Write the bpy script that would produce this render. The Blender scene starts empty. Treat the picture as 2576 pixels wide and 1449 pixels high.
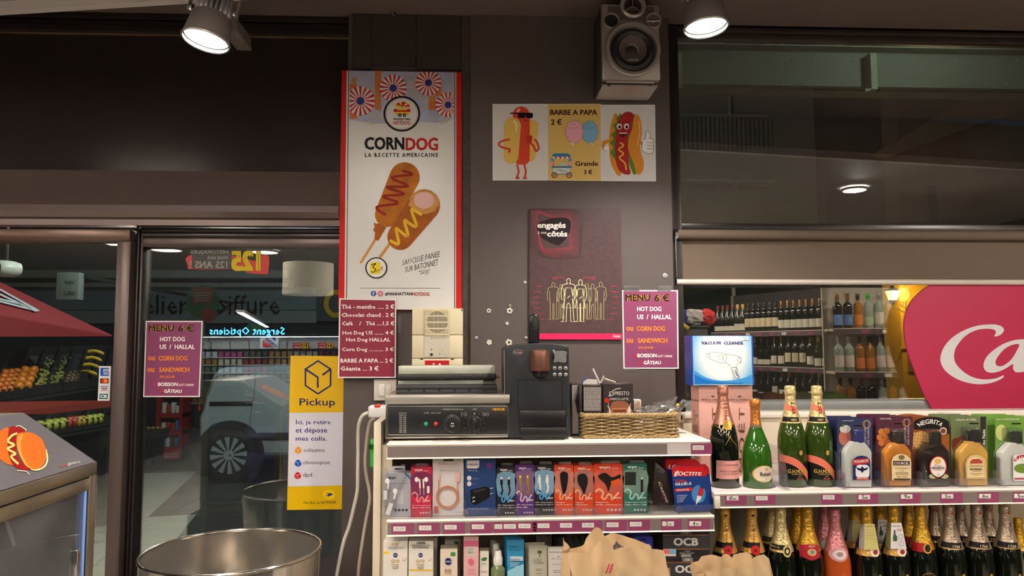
import bpy, bmesh, math, random
from mathutils import Vector, Matrix
rnd = random.Random(7)
R = math.radians
SC = bpy.context.scene
COL = SC.collection
# ------------------------------------------------------------------ camera
W, H, F = 2576, 1449, 1860.0
CAM = Vector((0, -2.85, 1.64))
YAW, PITCH, ROLL = R(3.0), R(4.5), R(0.22)
FW = Vector((math.sin(YAW)*math.cos(PITCH), math.cos(YAW)*math.cos(PITCH), math.sin(PITCH)))
RT0 = Vector((math.cos(YAW), -math.sin(YAW), 0))
UP0 = RT0.cross(FW)
RT = RT0*math.cos(ROLL) - UP0*math.sin(ROLL)
UP = UP0*math.cos(ROLL) + RT0*math.sin(ROLL)
cam = bpy.data.cameras.new('camera'); cob = bpy.data.objects.new('camera', cam); COL.objects.link(cob)
cam.sensor_width = 36; cam.lens = F/W*36; cam.clip_start = 0.05; cam.clip_end = 200
m = Matrix((RT, UP, -FW)).transposed().to_4x4(); m.translation = CAM
cob.matrix_world = m
cam.dof.use_dof = True; cam.dof.focus_distance = 2.6; cam.dof.aperture_fstop = 16
SC.camera = cob
SC.view_settings.view_transform = 'Standard'; SC.view_settings.look = 'None'
SC.view_settings.gamma = 1; SC.view_settings.use_curve_mapping = False
SC.view_settings.exposure = 0.65
SC.cycles.use_denoising = True
SC.cycles.max_bounces = 6; SC.cycles.diffuse_bounces = 3; SC.cycles.glossy_bounces = 3; SC.cycles.transmission_bounces = 3; SC.cycles.transparent_max_bounces = 16
SC.cycles.use_adaptive_sampling = True; SC.cycles.adaptive_threshold = .12; SC.cycles.adaptive_min_samples = 16; SC.cycles.light_sampling_threshold = .03; SC.cycles.caustics_reflective = False; SC.cycles.caustics_refractive = False
SC.cycles.sample_clamp_indirect = 6
# night sky
wd = bpy.data.worlds.new('night_sky'); SC.world = wd; wd.use_nodes = True
wd.node_tree.nodes['Background'].inputs[0].default_value = (0.012, 0.016, 0.024, 1)
wd.node_tree.nodes['Background'].inputs[1].default_value = 1.0
# light levels (the lamps themselves are built further down, in their own builders)
L_TRACK, L_PANEL, L_FILL, L_LANTERN, L_WINE = 7, 15.0, 55, 70, 110
PANE_Y = 0.12          # shop window glass
# ------------------------------------------------------------------ pixels to rays
CR = [0, 0, 1.0]
CROPS = dict(n=(0,0,1), c1=(0,0,2.3367), c2=(0,560,2.898), c3=(340,580,3.293), c4=(0,1000,3.227), c5=(340,1000,3.227),
  c6=(840,160,4.026), c7=(840,480,3.018), c8=(1220,0,2.898), d1=(1680,0,2.337), d2=(1680,560,2.875), d3=(1180,480,3.018),
  d4=(900,760,3.917), d5=(1250,780,4.141), d6=(920,1080,3.926), d7=(1340,1080,3.927), d8=(1700,840,3.45),
  e1=(2060,1000,4.992), e2=(1770,1180,5.388), e3=(2140,1180,5.388), e4=(1700,700,4.529), e5=(2040,700,4.528),
  e6=(480,720,5.176), e7=(420,0,9.055), f1=(0,860,5.797), f2=(1420,920,7.244), f3=(1480,0,5.573), f4=(480,860,3.8125),
  f5=(840,900,2.6375), f6=(2240,700,4.024), f7=(1400,1330,4.441))
def C(n): CR[:] = CROPS[n]
def ray(u, v):
    px = CR[0]+u/CR[2]; py = CR[1]+v/CR[2]
    return FW*F + RT*(px-W/2) - UP*(py-H/2)
def P(u, v, Y):
    d = ray(u, v); return CAM + d*((Y-CAM.y)/d.y)
def PZ(u, v, z):
    d = ray(u, v); return CAM + d*((z-CAM.z)/d.z)
def PX(u, v, x):
    d = ray(u, v); return CAM + d*((x-CAM.x)/d.x)
def mir(v): return Vector((v[0], 2*PANE_Y-v[1], v[2]))     # a thing seen mirrored in the window stands here
# ------------------------------------------------------------------ materials
MATS = {}
def lin(c):
    return tuple(((x/255)/12.92 if x/255 <= .04045 else ((x/255+.055)/1.055)**2.4) for x in c)
def mat(name, rgb, rough=.5, metal=0, noise=.06, nscale=18, bump=0, bscale=60, emit=0, coat=0, spec=.5, trans=0, ecol=None):
    if name in MATS: return MATS[name]
    M = bpy.data.materials.new(name); M.use_nodes = True; nt = M.node_tree; N = nt.nodes; b = N['Principled BSDF']
    c = lin(rgb); b.inputs['Roughness'].default_value = rough; b.inputs['Metallic'].default_value = metal
    b.inputs['Specular IOR Level'].default_value = spec
    b.inputs['Base Color'].default_value = (*c, 1)
    if coat: b.inputs['Coat Weight'].default_value = coat; b.inputs['Coat Roughness'].default_value = .08
    if trans: b.inputs['Transmission Weight'].default_value = trans
    tc = N.new('ShaderNodeTexCoord')
    if noise:
        n = N.new('ShaderNodeTexNoise'); n.inputs['Scale'].default_value = nscale; n.inputs['Detail'].default_value = 4
        nt.links.new(tc.outputs['Object'], n.inputs['Vector'])
        mr = N.new('ShaderNodeMapRange'); mr.inputs[3].default_value = 1-noise*1.5; mr.inputs[4].default_value = 1+noise*1.5
        nt.links.new(n.outputs['Fac'], mr.inputs[0])
        mx = N.new('ShaderNodeMix'); mx.data_type = 'RGBA'; mx.blend_type = 'MULTIPLY'; mx.inputs[0].default_value = 1
        mx.inputs[6].default_value = (*c, 1); nt.links.new(mr.outputs[0], mx.inputs[7]); nt.links.new(mx.outputs[2], b.inputs['Base Color'])
    if bump:
        n2 = N.new('ShaderNodeTexNoise'); n2.inputs['Scale'].default_value = bscale; n2.inputs['Detail'].default_value = 3
        nt.links.new(tc.outputs['Object'], n2.inputs['Vector'])
        bp = N.new('ShaderNodeBump'); bp.inputs['Strength'].default_value = bump; bp.inputs['Distance'].default_value = .01
        nt.links.new(n2.outputs['Fac'], bp.inputs['Height']); nt.links.new(bp.outputs[0], b.inputs['Normal'])
    if emit:
        b.inputs['Emission Color'].default_value = (*lin(ecol or rgb), 1); b.inputs['Emission Strength'].default_value = emit
    MATS[name] = M; return M
def clear(name, tint=(255,255,255), refl=.1, rough=0.0, mist=0.0, edge=1.0):
    """thin clear sheet: what lies behind shows through, the rest is mirrored; mist = a grey haze on it, both dirt and painted-in sheen"""
    if name in MATS: return MATS[name]
    M = bpy.data.materials.new(name); M.use_nodes = True; nt = M.node_tree; N = nt.nodes
    N.remove(N['Principled BSDF']); out = N['Material Output']
    t = N.new('ShaderNodeBsdfTransparent'); t.inputs[0].default_value = (*lin(tint), 1)
    g = N.new('ShaderNodeBsdfGlossy'); g.inputs['Roughness'].default_value = rough
    fr = N.new('ShaderNodeFresnel'); fr.inputs[0].default_value = 1.45
    ad = N.new('ShaderNodeMath'); ad.operation = 'ADD'; ad.inputs[1].default_value = refl-.034; ad.use_clamp = True
    es = N.new('ShaderNodeMath'); es.operation = 'MULTIPLY'; es.inputs[1].default_value = edge
    nt.links.new(fr.outputs[0], es.inputs[0]); nt.links.new(es.outputs[0], ad.inputs[0])
    mx = N.new('ShaderNodeMixShader'); nt.links.new(ad.outputs[0], mx.inputs[0]); nt.links.new(t.outputs[0], mx.inputs[1]); nt.links.new(g.outputs[0], mx.inputs[2])
    last = mx
    if mist:
        d = N.new('ShaderNodeBsdfDiffuse'); d.inputs[0].default_value = (.6,.6,.6,1)
        tc = N.new('ShaderNodeTexCoord'); n = N.new('ShaderNodeTexNoise'); n.inputs['Scale'].default_value = 6; n.inputs['Detail'].default_value = 8
        nt.links.new(tc.outputs['Object'], n.inputs['Vector'])
        mm = N.new('ShaderNodeMath'); mm.operation = 'MULTIPLY'; mm.inputs[1].default_value = mist; nt.links.new(n.outputs['Fac'], mm.inputs[0])
        m2 = N.new('ShaderNodeMixShader'); nt.links.new(mm.outputs[0], m2.inputs[0]); nt.links.new(mx.outputs[0], m2.inputs[1]); nt.links.new(d.outputs[0], m2.inputs[2]); last = m2
    nt.links.new(last.outputs[0], out.inputs[0]); MATS[name] = M; return M
INK = {}
def ink(rgb, rough=.45):
    k = (tuple(rgb), rough)
    if k not in INK: INK[k] = mat('print_%d_%d_%d_%d' % (*rgb, int(rough*100)), rgb, rough, noise=.02, nscale=40, spec=.15)
    return INK[k]
WHITE, BLACK, RED, CREAM = (236,234,230), (18,17,18), (196,30,26), (224,214,190)
# ------------------------------------------------------------------ mesh building
class MB:
    def __init__(s): s.v = []; s.f = []
    def add(s, vs, fs):
        o = len(s.v); s.v += [Vector(x) for x in vs]; s.f += [[i+o for i in f] for f in fs]; return s
    def box(s, x0, x1, y0, y1, z0, z1):
        x0,x1 = min(x0,x1),max(x0,x1); y0,y1 = min(y0,y1),max(y0,y1); z0,z1 = min(z0,z1),max(z0,z1)
        return s.add([(x0,y0,z0),(x1,y0,z0),(x1,y1,z0),(x0,y1,z0),(x0,y0,z1),(x1,y0,z1),(x1,y1,z1),(x0,y1,z1)],
                     [(0,3,2,1),(4,5,6,7),(0,1,5,4),(1,2,6,5),(2,3,7,6),(3,0,4,7)])
    def hexa(s, b, t):   # bottom 4 points, top 4 points
        return s.add(list(b)+list(t), [(3,2,1,0),(4,5,6,7),(0,1,5,4),(1,2,6,5),(2,3,7,6),(3,0,4,7)])
    def prism(s, pts, d):   # polygon of points pushed along vector d
        n = len(pts); d = Vector(d); a = [Vector(p) for p in pts]
        return s.add(a+[p+d for p in a], [list(range(n)), list(range(2*n-1, n-1, -1))]+[(i, i+n, (i+1)%n+n, (i+1)%n) for i in range(n)])
    def poly(s, pts): return s.add(pts, [list(range(len(pts)))])
    def lathe(s, prof, c, n=32, ax=None, close=True):   # prof = (r, h) along axis
        c = Vector(c); ax = Vector(ax or (0,0,1)).normalized()
        e1 = ax.cross(Vector((0,1,0)) if abs(ax.y) < .9 else Vector((1,0,0))).normalized(); e2 = ax.cross(e1)
        vs = []; fs = []
        for r, h in prof:
            for k in range(n):
                a = 2*math.pi*k/n; vs.append(c+ax*h+(e1*math.cos(a)+e2*math.sin(a))*r)
        for i in range(len(prof)-1):
            for k in range(n):
                fs.append((i*n+k, i*n+(k+1)%n, (i+1)*n+(k+1)%n, (i+1)*n+k))
        if close:
            fs.append(list(range(n-1,-1,-1))); fs.append([(len(prof)-1)*n+k for k in range(n)])
        return s.add(vs, fs)
    def cyl(s, p0, p1, r0, r1=None, n=12):
        p0 = Vector(p0); p1 = Vector(p1); return s.lathe([(r0,0),(r0 if r1 is None else r1,(p1-p0).length)], p0, n, p1-p0)
    def tube(s, pts, r, n=8, cyc=False):
        pts = [Vector(p) for p in pts]; rs = r if isinstance(r, (list,tuple)) else [r]*len(pts); vs = []; fs = []; prev = None
        L = len(pts)
        for i, p in enumerate(pts):
            a = pts[(i-1)%L] if (i or cyc) else p; b = pts[(i+1)%L] if (i < L-1 or cyc) else p
            t = (b-a).normalized() if (b-a).length > 1e-9 else Vector((0,0,1))
            if prev is None: prev = t.cross(Vector((0,1,0)) if abs(t.y) < .9 else Vector((1,0,0))).normalized()
            e1 = (prev - t*prev.dot(t)).normalized(); e2 = t.cross(e1); prev = e1
            for k in range(n):
                an = 2*math.pi*k/n; vs.append(p+(e1*math.cos(an)+e2*math.sin(an))*rs[i])
        for i in range(L if cyc else L-1):
            j = (i+1)%L
            for k in range(n): fs.append((i*n+k, i*n+(k+1)%n, j*n+(k+1)%n, j*n+k))
        if not cyc: fs.append(list(range(n-1,-1,-1))); fs.append([(L-1)*n+k for k in range(n)])
        return s.add(vs, fs)
    def ball(s, c, r, nu=12, nv=8, sc=(1,1,1)):
        c = Vector(c); vs = [c+Vector((0,0,-r*sc[2]))]; fs = []
        for j in range(1, nv):
            ph = -math.pi/2+math.pi*j/nv
            for k in range(nu):
                a = 2*math.pi*k/nu; vs.append(c+Vector((r*sc[0]*math.cos(ph)*math.cos(a), r*sc[1]*math.cos(ph)*math.sin(a), r*sc[2]*math.sin(ph))))
        vs.append(c+Vector((0,0,r*sc[2])))
        for k in range(nu): fs.append((0, 1+(k+1)%nu, 1+k))
        for j in range(nv-2):
            for k in range(nu): fs.append((1+j*nu+k, 1+j*nu+(k+1)%nu, 1+(j+1)*nu+(k+1)%nu, 1+(j+1)*nu+k))
        b = 1+(nv-2)*nu
        for k in range(nu): fs.append((b+k, b+(k+1)%nu, len(vs)-1))
        return s.add(vs, fs)
    def grid(s, fn, nu, nv):
        vs = [fn(i/nu, j/nv) for j in range(nv+1) for i in range(nu+1)]
        fs = [(j*(nu+1)+i, j*(nu+1)+i+1, (j+1)*(nu+1)+i+1, (j+1)*(nu+1)+i) for j in range(nv) for i in range(nu)]
        return s.add(vs, fs)
    def make(s, name, m, parent=None, smooth=None, bevel=0, seg=2):
        o0 = Vector(parent['_w']) if parent is not None else Vector((0,0,0))
        me = bpy.data.meshes.new(name); me.from_pydata([v-o0 for v in s.v], [], s.f); me.update()
        bm = bmesh.new(); bm.from_mesh(me)
        if bevel:
            bmesh.ops.remove_doubles(bm, verts=bm.verts, dist=1e-6)
            bmesh.ops.recalc_face_normals(bm, faces=bm.faces)
            es = [e for e in bm.edges if len(e.link_faces) == 2 and e.calc_face_angle(0) > .6]
            bmesh.ops.bevel(bm, geom=es, offset=bevel, segments=seg, affect='EDGES', profile=.5, clamp_overlap=True)
        else: bmesh.ops.recalc_face_normals(bm, faces=bm.faces)
        bm.to_mesh(me); bm.free()
        if m: me.materials.append(m)
        if smooth or bevel:
            for p in me.polygons: p.use_smooth = True
            me.set_sharp_from_angle(angle=R(smooth if smooth and smooth is not True else 40))
        o = bpy.data.objects.new(name, me); COL.objects.link(o)
        if parent is not None: o.parent = parent; o['_w'] = parent['_w']
        else: o['_w'] = (0.0,0.0,0.0)
        return o
def tag(o, label, cat, group=None, kind=None):
    o['label'] = label; o['category'] = cat
    if group: o['group'] = group
    if kind: o['kind'] = kind
    return o
def thing(name, label, cat, loc=(0,0,0), group=None):
    o = bpy.data.objects.new(name, None); COL.objects.link(o); o.location = loc; o['_w'] = tuple(float(x) for x in loc)
    o.empty_display_size = .05
    return tag(o, label, cat, group)
def struct(o): o['kind'] = 'structure'; return o
# flat print: shapes given in picture units, laid on the plane Y (or on a surface function)
def surf_plane(Y, eps=.0008):
    return lambda u, v: P(u, v, Y-eps)
def pp(parent, name, pts, Y, m, eps=.0008, back=0):
    f = Y if callable(Y) else surf_plane(Y, eps)
    b = MB(); p = [f(u, v) for u, v in pts]
    if back: b.prism(p, (0, back, 0))
    else: b.poly(p)
    return b.make(name, m, parent)
def rect(x0, y0, x1, y1): return [(x0,y0),(x1,y0),(x1,y1),(x0,y1)]
def ell(cx, cy, rx, ry, n=28, a0=0, a1=360):
    full = abs(a1-a0) >= 360; k = n if full else n+1
    return [(cx+rx*math.cos(R(a0+(a1-a0)*i/n)), cy+ry*math.sin(R(a0+(a1-a0)*i/n))) for i in range(k)]
def rrect(x0, y0, x1, y1, r, n=5):
    o = []
    for cx, cy, a in ((x1-r,y0+r,-90),(x1-r,y1-r,0),(x0+r,y1-r,90),(x0+r,y0+r,180)):
        o += [(cx+r*math.cos(R(a+90*i/n)), cy+r*math.sin(R(a+90*i/n))) for i in range(n+1)]
    return o
def catm(pts, n=6, cyc=False):
    o = []; L = len(pts)
    for i in range(L if cyc else L-1):
        g = lambda k: pts[k%L] if cyc else pts[max(0,min(L-1,k))]
        p0,p1,p2,p3 = g(i-1),g(i),g(i+1),g(i+2)
        for k in range(n):
            t = k/n; o.append(tuple(.5*((2*b)+(c-a)*t+(2*a-5*b+4*c-d)*t*t+(-a+3*b-3*c+d)*t**3) for a,b,c,d in zip(p0,p1,p2,p3)))
    if not cyc: o.append(tuple(pts[-1]))
    return o
def stroke(parent, name, lines, w, Y, m, eps=.0008, cyc=False):   # lines of picture points drawn w units wide, one mesh
    if len(lines) > 1 and name in ('limb_print','scroll_print','stamp_print','round_badge','panel_line','tick_line','print_line','sunglasses_print'):
        return [stroke(parent, name, [l], w, Y, m, eps, cyc) for l in lines]
    f = Y if callable(Y) else surf_plane(Y, eps); b = MB()
    for pts in lines:
        L = len(pts); l = []; r = []
        for i in range(L):
            a = pts[(i-1)%L] if (i or cyc) else pts[i]; c = pts[(i+1)%L] if (i < L-1 or cyc) else pts[i]
            dx, dy = c[0]-a[0], c[1]-a[1]; d = math.hypot(dx, dy) or 1; nx, ny = -dy/d*w/2, dx/d*w/2
            l.append(f(pts[i][0]+nx, pts[i][1]+ny)); r.append(f(pts[i][0]-nx, pts[i][1]-ny))
        fs = [(i, (i+1)%L, L+(i+1)%L, L+i) for i in range(L if cyc else L-1)]
        b.add(l+r, fs)
    return b.make(name, m, parent)
TX = {}
def tmesh(s, bold, shear, space):
    k = (s, bold, shear, space)
    if k not in TX:
        c = bpy.data.curves.new('t', 'FONT'); c.body = s; c.offset = min(bold, 0); c.shear = shear; c.space_character = space; c.resolution_u = 2 if len(s) < 14 else 1
        c.space_line = .95
        o = bpy.data.objects.new('t', c); me = bpy.data.meshes.new_from_object(o)
        vs = [v.co.copy() for v in me.vertices]; fs = [list(p.vertices) for p in me.polygons]
        bpy.data.objects.remove(o); bpy.data.curves.remove(c); bpy.data.meshes.remove(me)
        if bold > .004:      # heavier weights: the same outlines set a hair apart
            n = len(vs); e = bold*.75; base = vs; f0 = fs; vs = []; fs = []
            for i, (dx, dy) in enumerate(((-e,-e*.6),(e,-e*.6),(e,e*.6),(-e,e*.6))):
                vs += [v+Vector((dx,dy,0)) for v in base]; fs += [[j+i*n for j in p] for p in f0]
        x0 = min(v.x for v in vs); x1 = max(v.x for v in vs); y0 = min(v.y for v in vs); y1 = max(v.y for v in vs)
        TX[k] = ([((v.x-x0)/(x1-x0 or 1), (v.y-y0)/(y1-y0 or 1)) for v in vs], fs, (x1-x0)/(y1-y0 or 1))
    return TX[k]
def txt(parent, s, q, Y, col, bold=.02, shear=0, space=1, eps=.0012, mirror=False, name='lettering', up=False):
    """lettering fitted to the box q=(x0,y0,x1,y1) or to four corners TL,TR,BR,BL in picture units"""
    vs, fs, asp = tmesh(s, bold, shear, space); f = Y if callable(Y) else surf_plane(Y, eps)
    if callable(q): g = q
    else:
        if not isinstance(q[0], tuple):
            x0,y0,x1,y1 = q
            if y0 is None: y0 = y1-(x1-x0)/asp
            if x1 is None: x1 = x0+(y1-y0)*asp
            q = [(x0,y0),(x1,y0),(x1,y1),(x0,y1)]
            if up: q = [(x0,y1),(x0,y0),(x1,y0),(x1,y1)]
        a,b,c,d = q
        g = lambda u, v: (((d[0]*(1-u)+c[0]*u)*(1-v)+(a[0]*(1-u)+b[0]*u)*v), ((d[1]*(1-u)+c[1]*u)*(1-v)+(a[1]*(1-u)+b[1]*u)*v))
    mb = MB(); mb.v = [f(*g(1-u if mirror else u, v)) for u, v in vs]; mb.f = fs
    if bold > .004:
        n = len(vs)//4
        for i, v in enumerate(mb.v): v.y -= .00012*(i//n)
    m = col if not isinstance(col, tuple) else ink(col)
    return mb.make(name, m, parent)
def drape(cx, cy, prof, eps=.0006):
    """surface function: picture point -> front of the turned body standing at cx, cy with profile prof=(r, z)"""
    def rad(z):
        for (r0,z0),(r1,z1) in zip(prof, prof[1:]):
            if z0 <= z <= z1 and z1 > z0: return r0+(r1-r0)*(z-z0)/(z1-z0)
        return prof[0][0] if z < prof[0][1] else prof[-1][0]
    def f(u, v):
        p = P(u, v, cy); r = rad(p.z); p = P(u, v, cy-r*.8); r = rad(p.z)+eps; dx = max(-r*.99, min(r*.99, p.x-cx))
        return Vector((cx+dx, cy-math.sqrt(r*r-dx*dx), p.z))
    return f
def patch(parent, name, q, f, m, nu=10, nv=2):
    x0,y0,x1,y1 = q
    return MB().grid(lambda a, b: f(x0+(x1-x0)*a, y0+(y1-y0)*b), nu, nv).make(name, m, parent, smooth=60)
def disc(parent, name, cx, cy, rx, ry, f, m, n=24, rings=3):
    b = MB(); vs = [f(cx, cy)]; fs = []
    for j in range(1, rings+1):
        for k in range(n):
            a = 2*math.pi*k/n; vs.append(f(cx+rx*j/rings*math.cos(a), cy+ry*j/rings*math.sin(a)))
    for k in range(n): fs.append((0, 1+k, 1+(k+1)%n))
    for j in range(rings-1):
        for k in range(n): fs.append((1+j*n+k, 1+(j+1)*n+k, 1+(j+1)*n+(k+1)%n, 1+j*n+(k+1)%n))
    b.add(vs, fs); return b.make(name, m, parent, smooth=60)
def lamp(kind, name, loc, energy, col=(1,1,1), size=.05, aim=None, spot=60, blend=.5, parent=None):
    l = bpy.data.lights.new(name, kind); l.energy = energy; l.color = col
    if kind == 'AREA': l.size = size
    else: l.shadow_soft_size = size
    if kind == 'SPOT': l.spot_size = R(spot); l.spot_blend = blend
    o = bpy.data.objects.new(name, l); COL.objects.link(o); loc = Vector(loc)
    q = (Vector(aim)-loc).to_track_quat('-Z', 'Y') if aim is not None else None
    o.location = loc - (Vector(parent['_w']) if parent is not None else Vector((0,0,0)))
    if q: o.rotation_euler = q.to_euler()
    if parent is not None: o.parent = parent
    return o
# ================================================================== the room
XL, XR, YB, ZS, ZC = -8.0, 4.9, -13.6, 2.955, 2.74
brown = mat('brown_wall_paint', (84,74,71), .55, noise=.04, bump=.05, bscale=160)
brown_l = mat('brown_soffit_paint', (106,93,86), .6, noise=.08, nscale=5)
blackp = mat('black_glossy_panel', (46,39,37), .2, noise=.05, bump=.02, bscale=220, spec=.12)
bronze = mat('bronze_aluminium', (92,78,74), .32, metal=.35, noise=.06, nscale=4)
bronze_d = mat('dark_bronze_aluminium', (44,37,36), .3, metal=.3, noise=.06, nscale=4)
cream = mat('cream_metal', (222,211,188), .38, noise=.03)
white_m = mat('white_metal', (228,220,209), .35, noise=.03)
steel = mat('brushed_steel', (176,170,160), .26, metal=1, noise=.08, nscale=3)
dark_pl = mat('black_plastic', (26,26,28), .35, noise=.04)
glass = clear('window_glass', (236,242,240), .24, 0, mist=.012)
glass_d = clear('door_glass', (225,236,232), .19, 0, mist=.014)
acryl = clear('acrylic', (250,250,253), .05, .02, mist=.07, edge=.25)
chrome = mat('chrome', (220,220,220), .12, metal=1, noise=0)
rubber = mat('black_rubber', (20,20,20), .7, noise=.03)
gold = mat('gold_foil', (214,172,84), .3, metal=.85, noise=.1, bump=.35, bscale=90)
C('n')
# floor of pale tiles: the slab is the joint, the tiles nearest the door are laid one by one
def tile_mat():
    M = mat('floor_slab', (74,70,66), .6); return M
struct(MB().box(XL, XR, YB, .2, -.12, -.01).make('floor', tile_mat()))
fl = bpy.data.objects['floor']
tm = mat('pale_floor_tile', (196,190,178), .22, noise=.05, nscale=3)
bmt = MB().box(-.295,.295,-.295,.295,-.012,0).make('tile', tm, fl, bevel=.002, seg=1); first = True
for ix in range(-8, 6):
    for iy in range(0, 17):
        x, y = ix*.6+.3, .02-.32-iy*.6
        if not (XL+.2 < x < XR-.2): continue
        o = bmt if first else bmt.copy()
        if not first: COL.objects.link(o)
        first = False; o.parent = fl; o.location = (x, y, 0)
dark_wall = mat('dark_shop_wall', (70,62,58), .7)
struct(MB().box(XL-.2, XL, YB, .3, -.1, 3.1).make('wall_left', dark_wall))
struct(MB().box(XR, XR+.2, YB, .3, -.1, 3.1).make('wall_right', dark_wall))
struct(MB().box(XL-.2, XR+.2, YB-.2, YB, -.1, 3.1).make('wall_back', dark_wall))
# suspended ceiling ends in a white trim short of the shop front; a brown soffit closes the gap
ea, eb = PZ(0, 30, ZC), PZ(480, 0, ZC); sl = (eb.y-ea.y)/(eb.x-ea.x)
def ey(x): return ea.y+sl*(x-ea.x)
ceil_m = mat('ceiling_board', (150,142,138), .8)
b = MB().hexa([(XL,YB,ZC+.02),(XR,YB,ZC+.02),(XR,ey(XR),ZC+.02),(XL,ey(XL),ZC+.02)], [(XL,YB,3.0),(XR,YB,3.0),(XR,ey(XR),3.0),(XL,ey(XL),3.0)])
struct(b.make('ceiling', ceil_m))
b = MB().hexa([(XL,ey(XL)-.03,ZC-.012),(XR,ey(XR)-.03,ZC-.012),(XR,ey(XR),ZC-.012),(XL,ey(XL),ZC-.012)], [(XL,ey(XL)-.03,ZC+.03),(XR,ey(XR)-.03,ZC+.03),(XR,ey(XR)+.004,ZC+.03),(XL,ey(XL)+.004,ZC+.03)])
struct(b.make('trim_1', mat('ceiling_trim', (206,198,198), .5)))
struct(MB().box(XL, XR, -1.0, .135, ZS, ZS+.1).make('ceiling_soffit', brown_l))
bpy.data.objects['ceiling_soffit'].name = 'ceiling_2'
# ---- left: black lintel over the sliding door
xl_end = P(890, 300, .06).x
zt = lambda y, Y=.06, x=600: P(x, y, Y).z
b = MB().box(XL, xl_end, .06, .2, zt(440), ZS)
lint = struct(b.make('wall_lintel', blackp))
for (ya, yb, d) in ((44,58,.02),(60,72,.012),(74,90,.022)):
    MB().box(XL, xl_end-.01, .06-d, .06, zt(yb), zt(ya)).make('profile', bronze_d, lint, bevel=.003)
MB().box(XL, P(876,90,.03).x, .052, .06, zt(95), zt(91)).make('profile', mat('bronze_bright_edge', (150,124,100), .25, metal=.6), lint)
# rounded roller housing along the door head
prof = [(.06,zt(434)),(.02,zt(437)),(-.01,zt(505)),(-.022,zt(516)),(-.030,zt(528)),(-.028,zt(543)),(-.016,zt(556)),(.0,zt(560)),(.0,zt(574)),(.06,zt(574))]
b = MB().prism([(XL,y,z) for y,z in prof], (xl_end-.04-XL,0,0))
struct(b.make('trim_2', mat('roller_housing', (104,90,85), .24, metal=.35, noise=.03), smooth=25))
# ---- the column between door and window: two boards and a rough steel strip
def wallpart(name, x0, x1, Y, m, z1=ZS): return struct(MB().box(P(x0,700,Y).x, P(x1,700,Y).x, Y, .3, 0, z1).make(name, m))
w1 = wallpart('wall_column', 868, 1161, .02, brown)
wallpart('trim_3', 1160, 1186, .012, mat('rusty_steel_strip', (74,62,54), .6, noise=.35, nscale=60, bump=.3, bscale=200))
w2 = wallpart('wall_front', 1184, 1694, 0, brown)
# upper duct panels on the column
C('n')
for (x0,y0,x1,y1) in ((888,8,934,176),(935,12,1047,168),(1048,10,1160,178)):
    a, c = P(x0,y0,.02), P(x1,y1,.02)
    MB().box(a.x+.001, c.x-.001, .008, .02, c.z, a.z).make('panel', mat('column_panel', (58,49,45), .5, bump=.04), w1, bevel=.001, seg=1)
b = MB().tube([P(962,-6,.0), P(985,24,-.01), P(992,40,.0)], [.010,.012,.007])
struct(b.make('pipe_stub', dark_pl)); bpy.data.objects['pipe_stub'].name = 'trim_4'
# low wall under window / below shelves
struct(MB().box(P(1694,1040,.05).x, XR, .05, .3, 0, P(1900,1033,.05).z).make('wall_apron', mat('grey_cream_board', (190,182,168), .5)))
# ---- sliding door leaves
def frame_box(o, name, x0, y0, x1, y1, Ya, Yb, m, par=None):
    a, c = P(x0,y0,Ya), P(x1,y1,Ya); return MB().box(a.x, c.x, Ya, Yb, a.z, c.z).make(name, m, par, bevel=.003)
d1 = thing('door_1', 'bronze framed sliding glass door leaf beside the fruit stand', 'door', (-1.7,.08,0)); struct(d1); del d1['category']
def vpost(name, xt, yt, xb, yb, wt, wb, Ya, Yb, m, par):   # a stile seen between two heights
    a, c = P(xt,yt,Ya), P(xt+wt,yt,Ya); zz = 0
    return MB().box(a.x, c.x, Ya, Yb, .0, a.z).make(name, m, par, bevel=.004)
frame_box(None, 'top_rail', -300, 574, 326, 606, .03, .12, mat('bronze_door_rail', (104,80,68), .3, metal=.4), d1)
x0, x1 = P(283,900,.03).x, P(318,900,.03).x
MB().box(x0, x1, .03, .12, 0, zt(606,.03,300)).make('stile', bronze, d1, bevel=.004)
MB().box(-2.6, x0, .03, .12, 0, .09).make('bottom_rail', bronze_d, d1, bevel=.004)
pane = MB().box(-2.6, x0+.005, .075, .083, .08, zt(604,.05,150)).make('glass_pane', glass_d, d1)
d2 = thing('door_2', 'dark framed glass door leaf with menu and parcel posters', 'door', (-.9,.1,0)); struct(d2); del d2['category']
xa, xb = x1, P(360,900,.104).x
for i, (f0, f1, Ya) in enumerate(((0,.4,.075),(.4,.62,.06),(.62,1,.07))):
    MB().box(xa+(xb-xa)*f0, xa+(xb-xa)*f1, Ya, .15, 0, zt(574,Ya,340)).make('stile', bronze_d, d2, bevel=.002)
xr2 = P(873,900,.06).x
for (ya, yb, Yq) in ((574,585,.05),(586,598,.062),(599,622,.07)):
    MB().box(xb-.002, xr2+.04, Yq, .15, zt(yb,Yq), zt(ya,Yq)).make('top_rail', bronze_d if ya < 599 else bronze, d2, bevel=.002)
MB().box(xr2-.004, xr2+.06, .06, .15, 0, zt(622,.06)).make('stile', bronze_d, d2, bevel=.002)
MB().box(xb, xr2, .06, .15, 0, .07).make('bottom_rail', bronze_d, d2, bevel=.002)
MB().box(xb-.003, xr2+.003, .104, .112, .06, zt(620,.1)).make('glass_pane', glass_d, d2)
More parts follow.
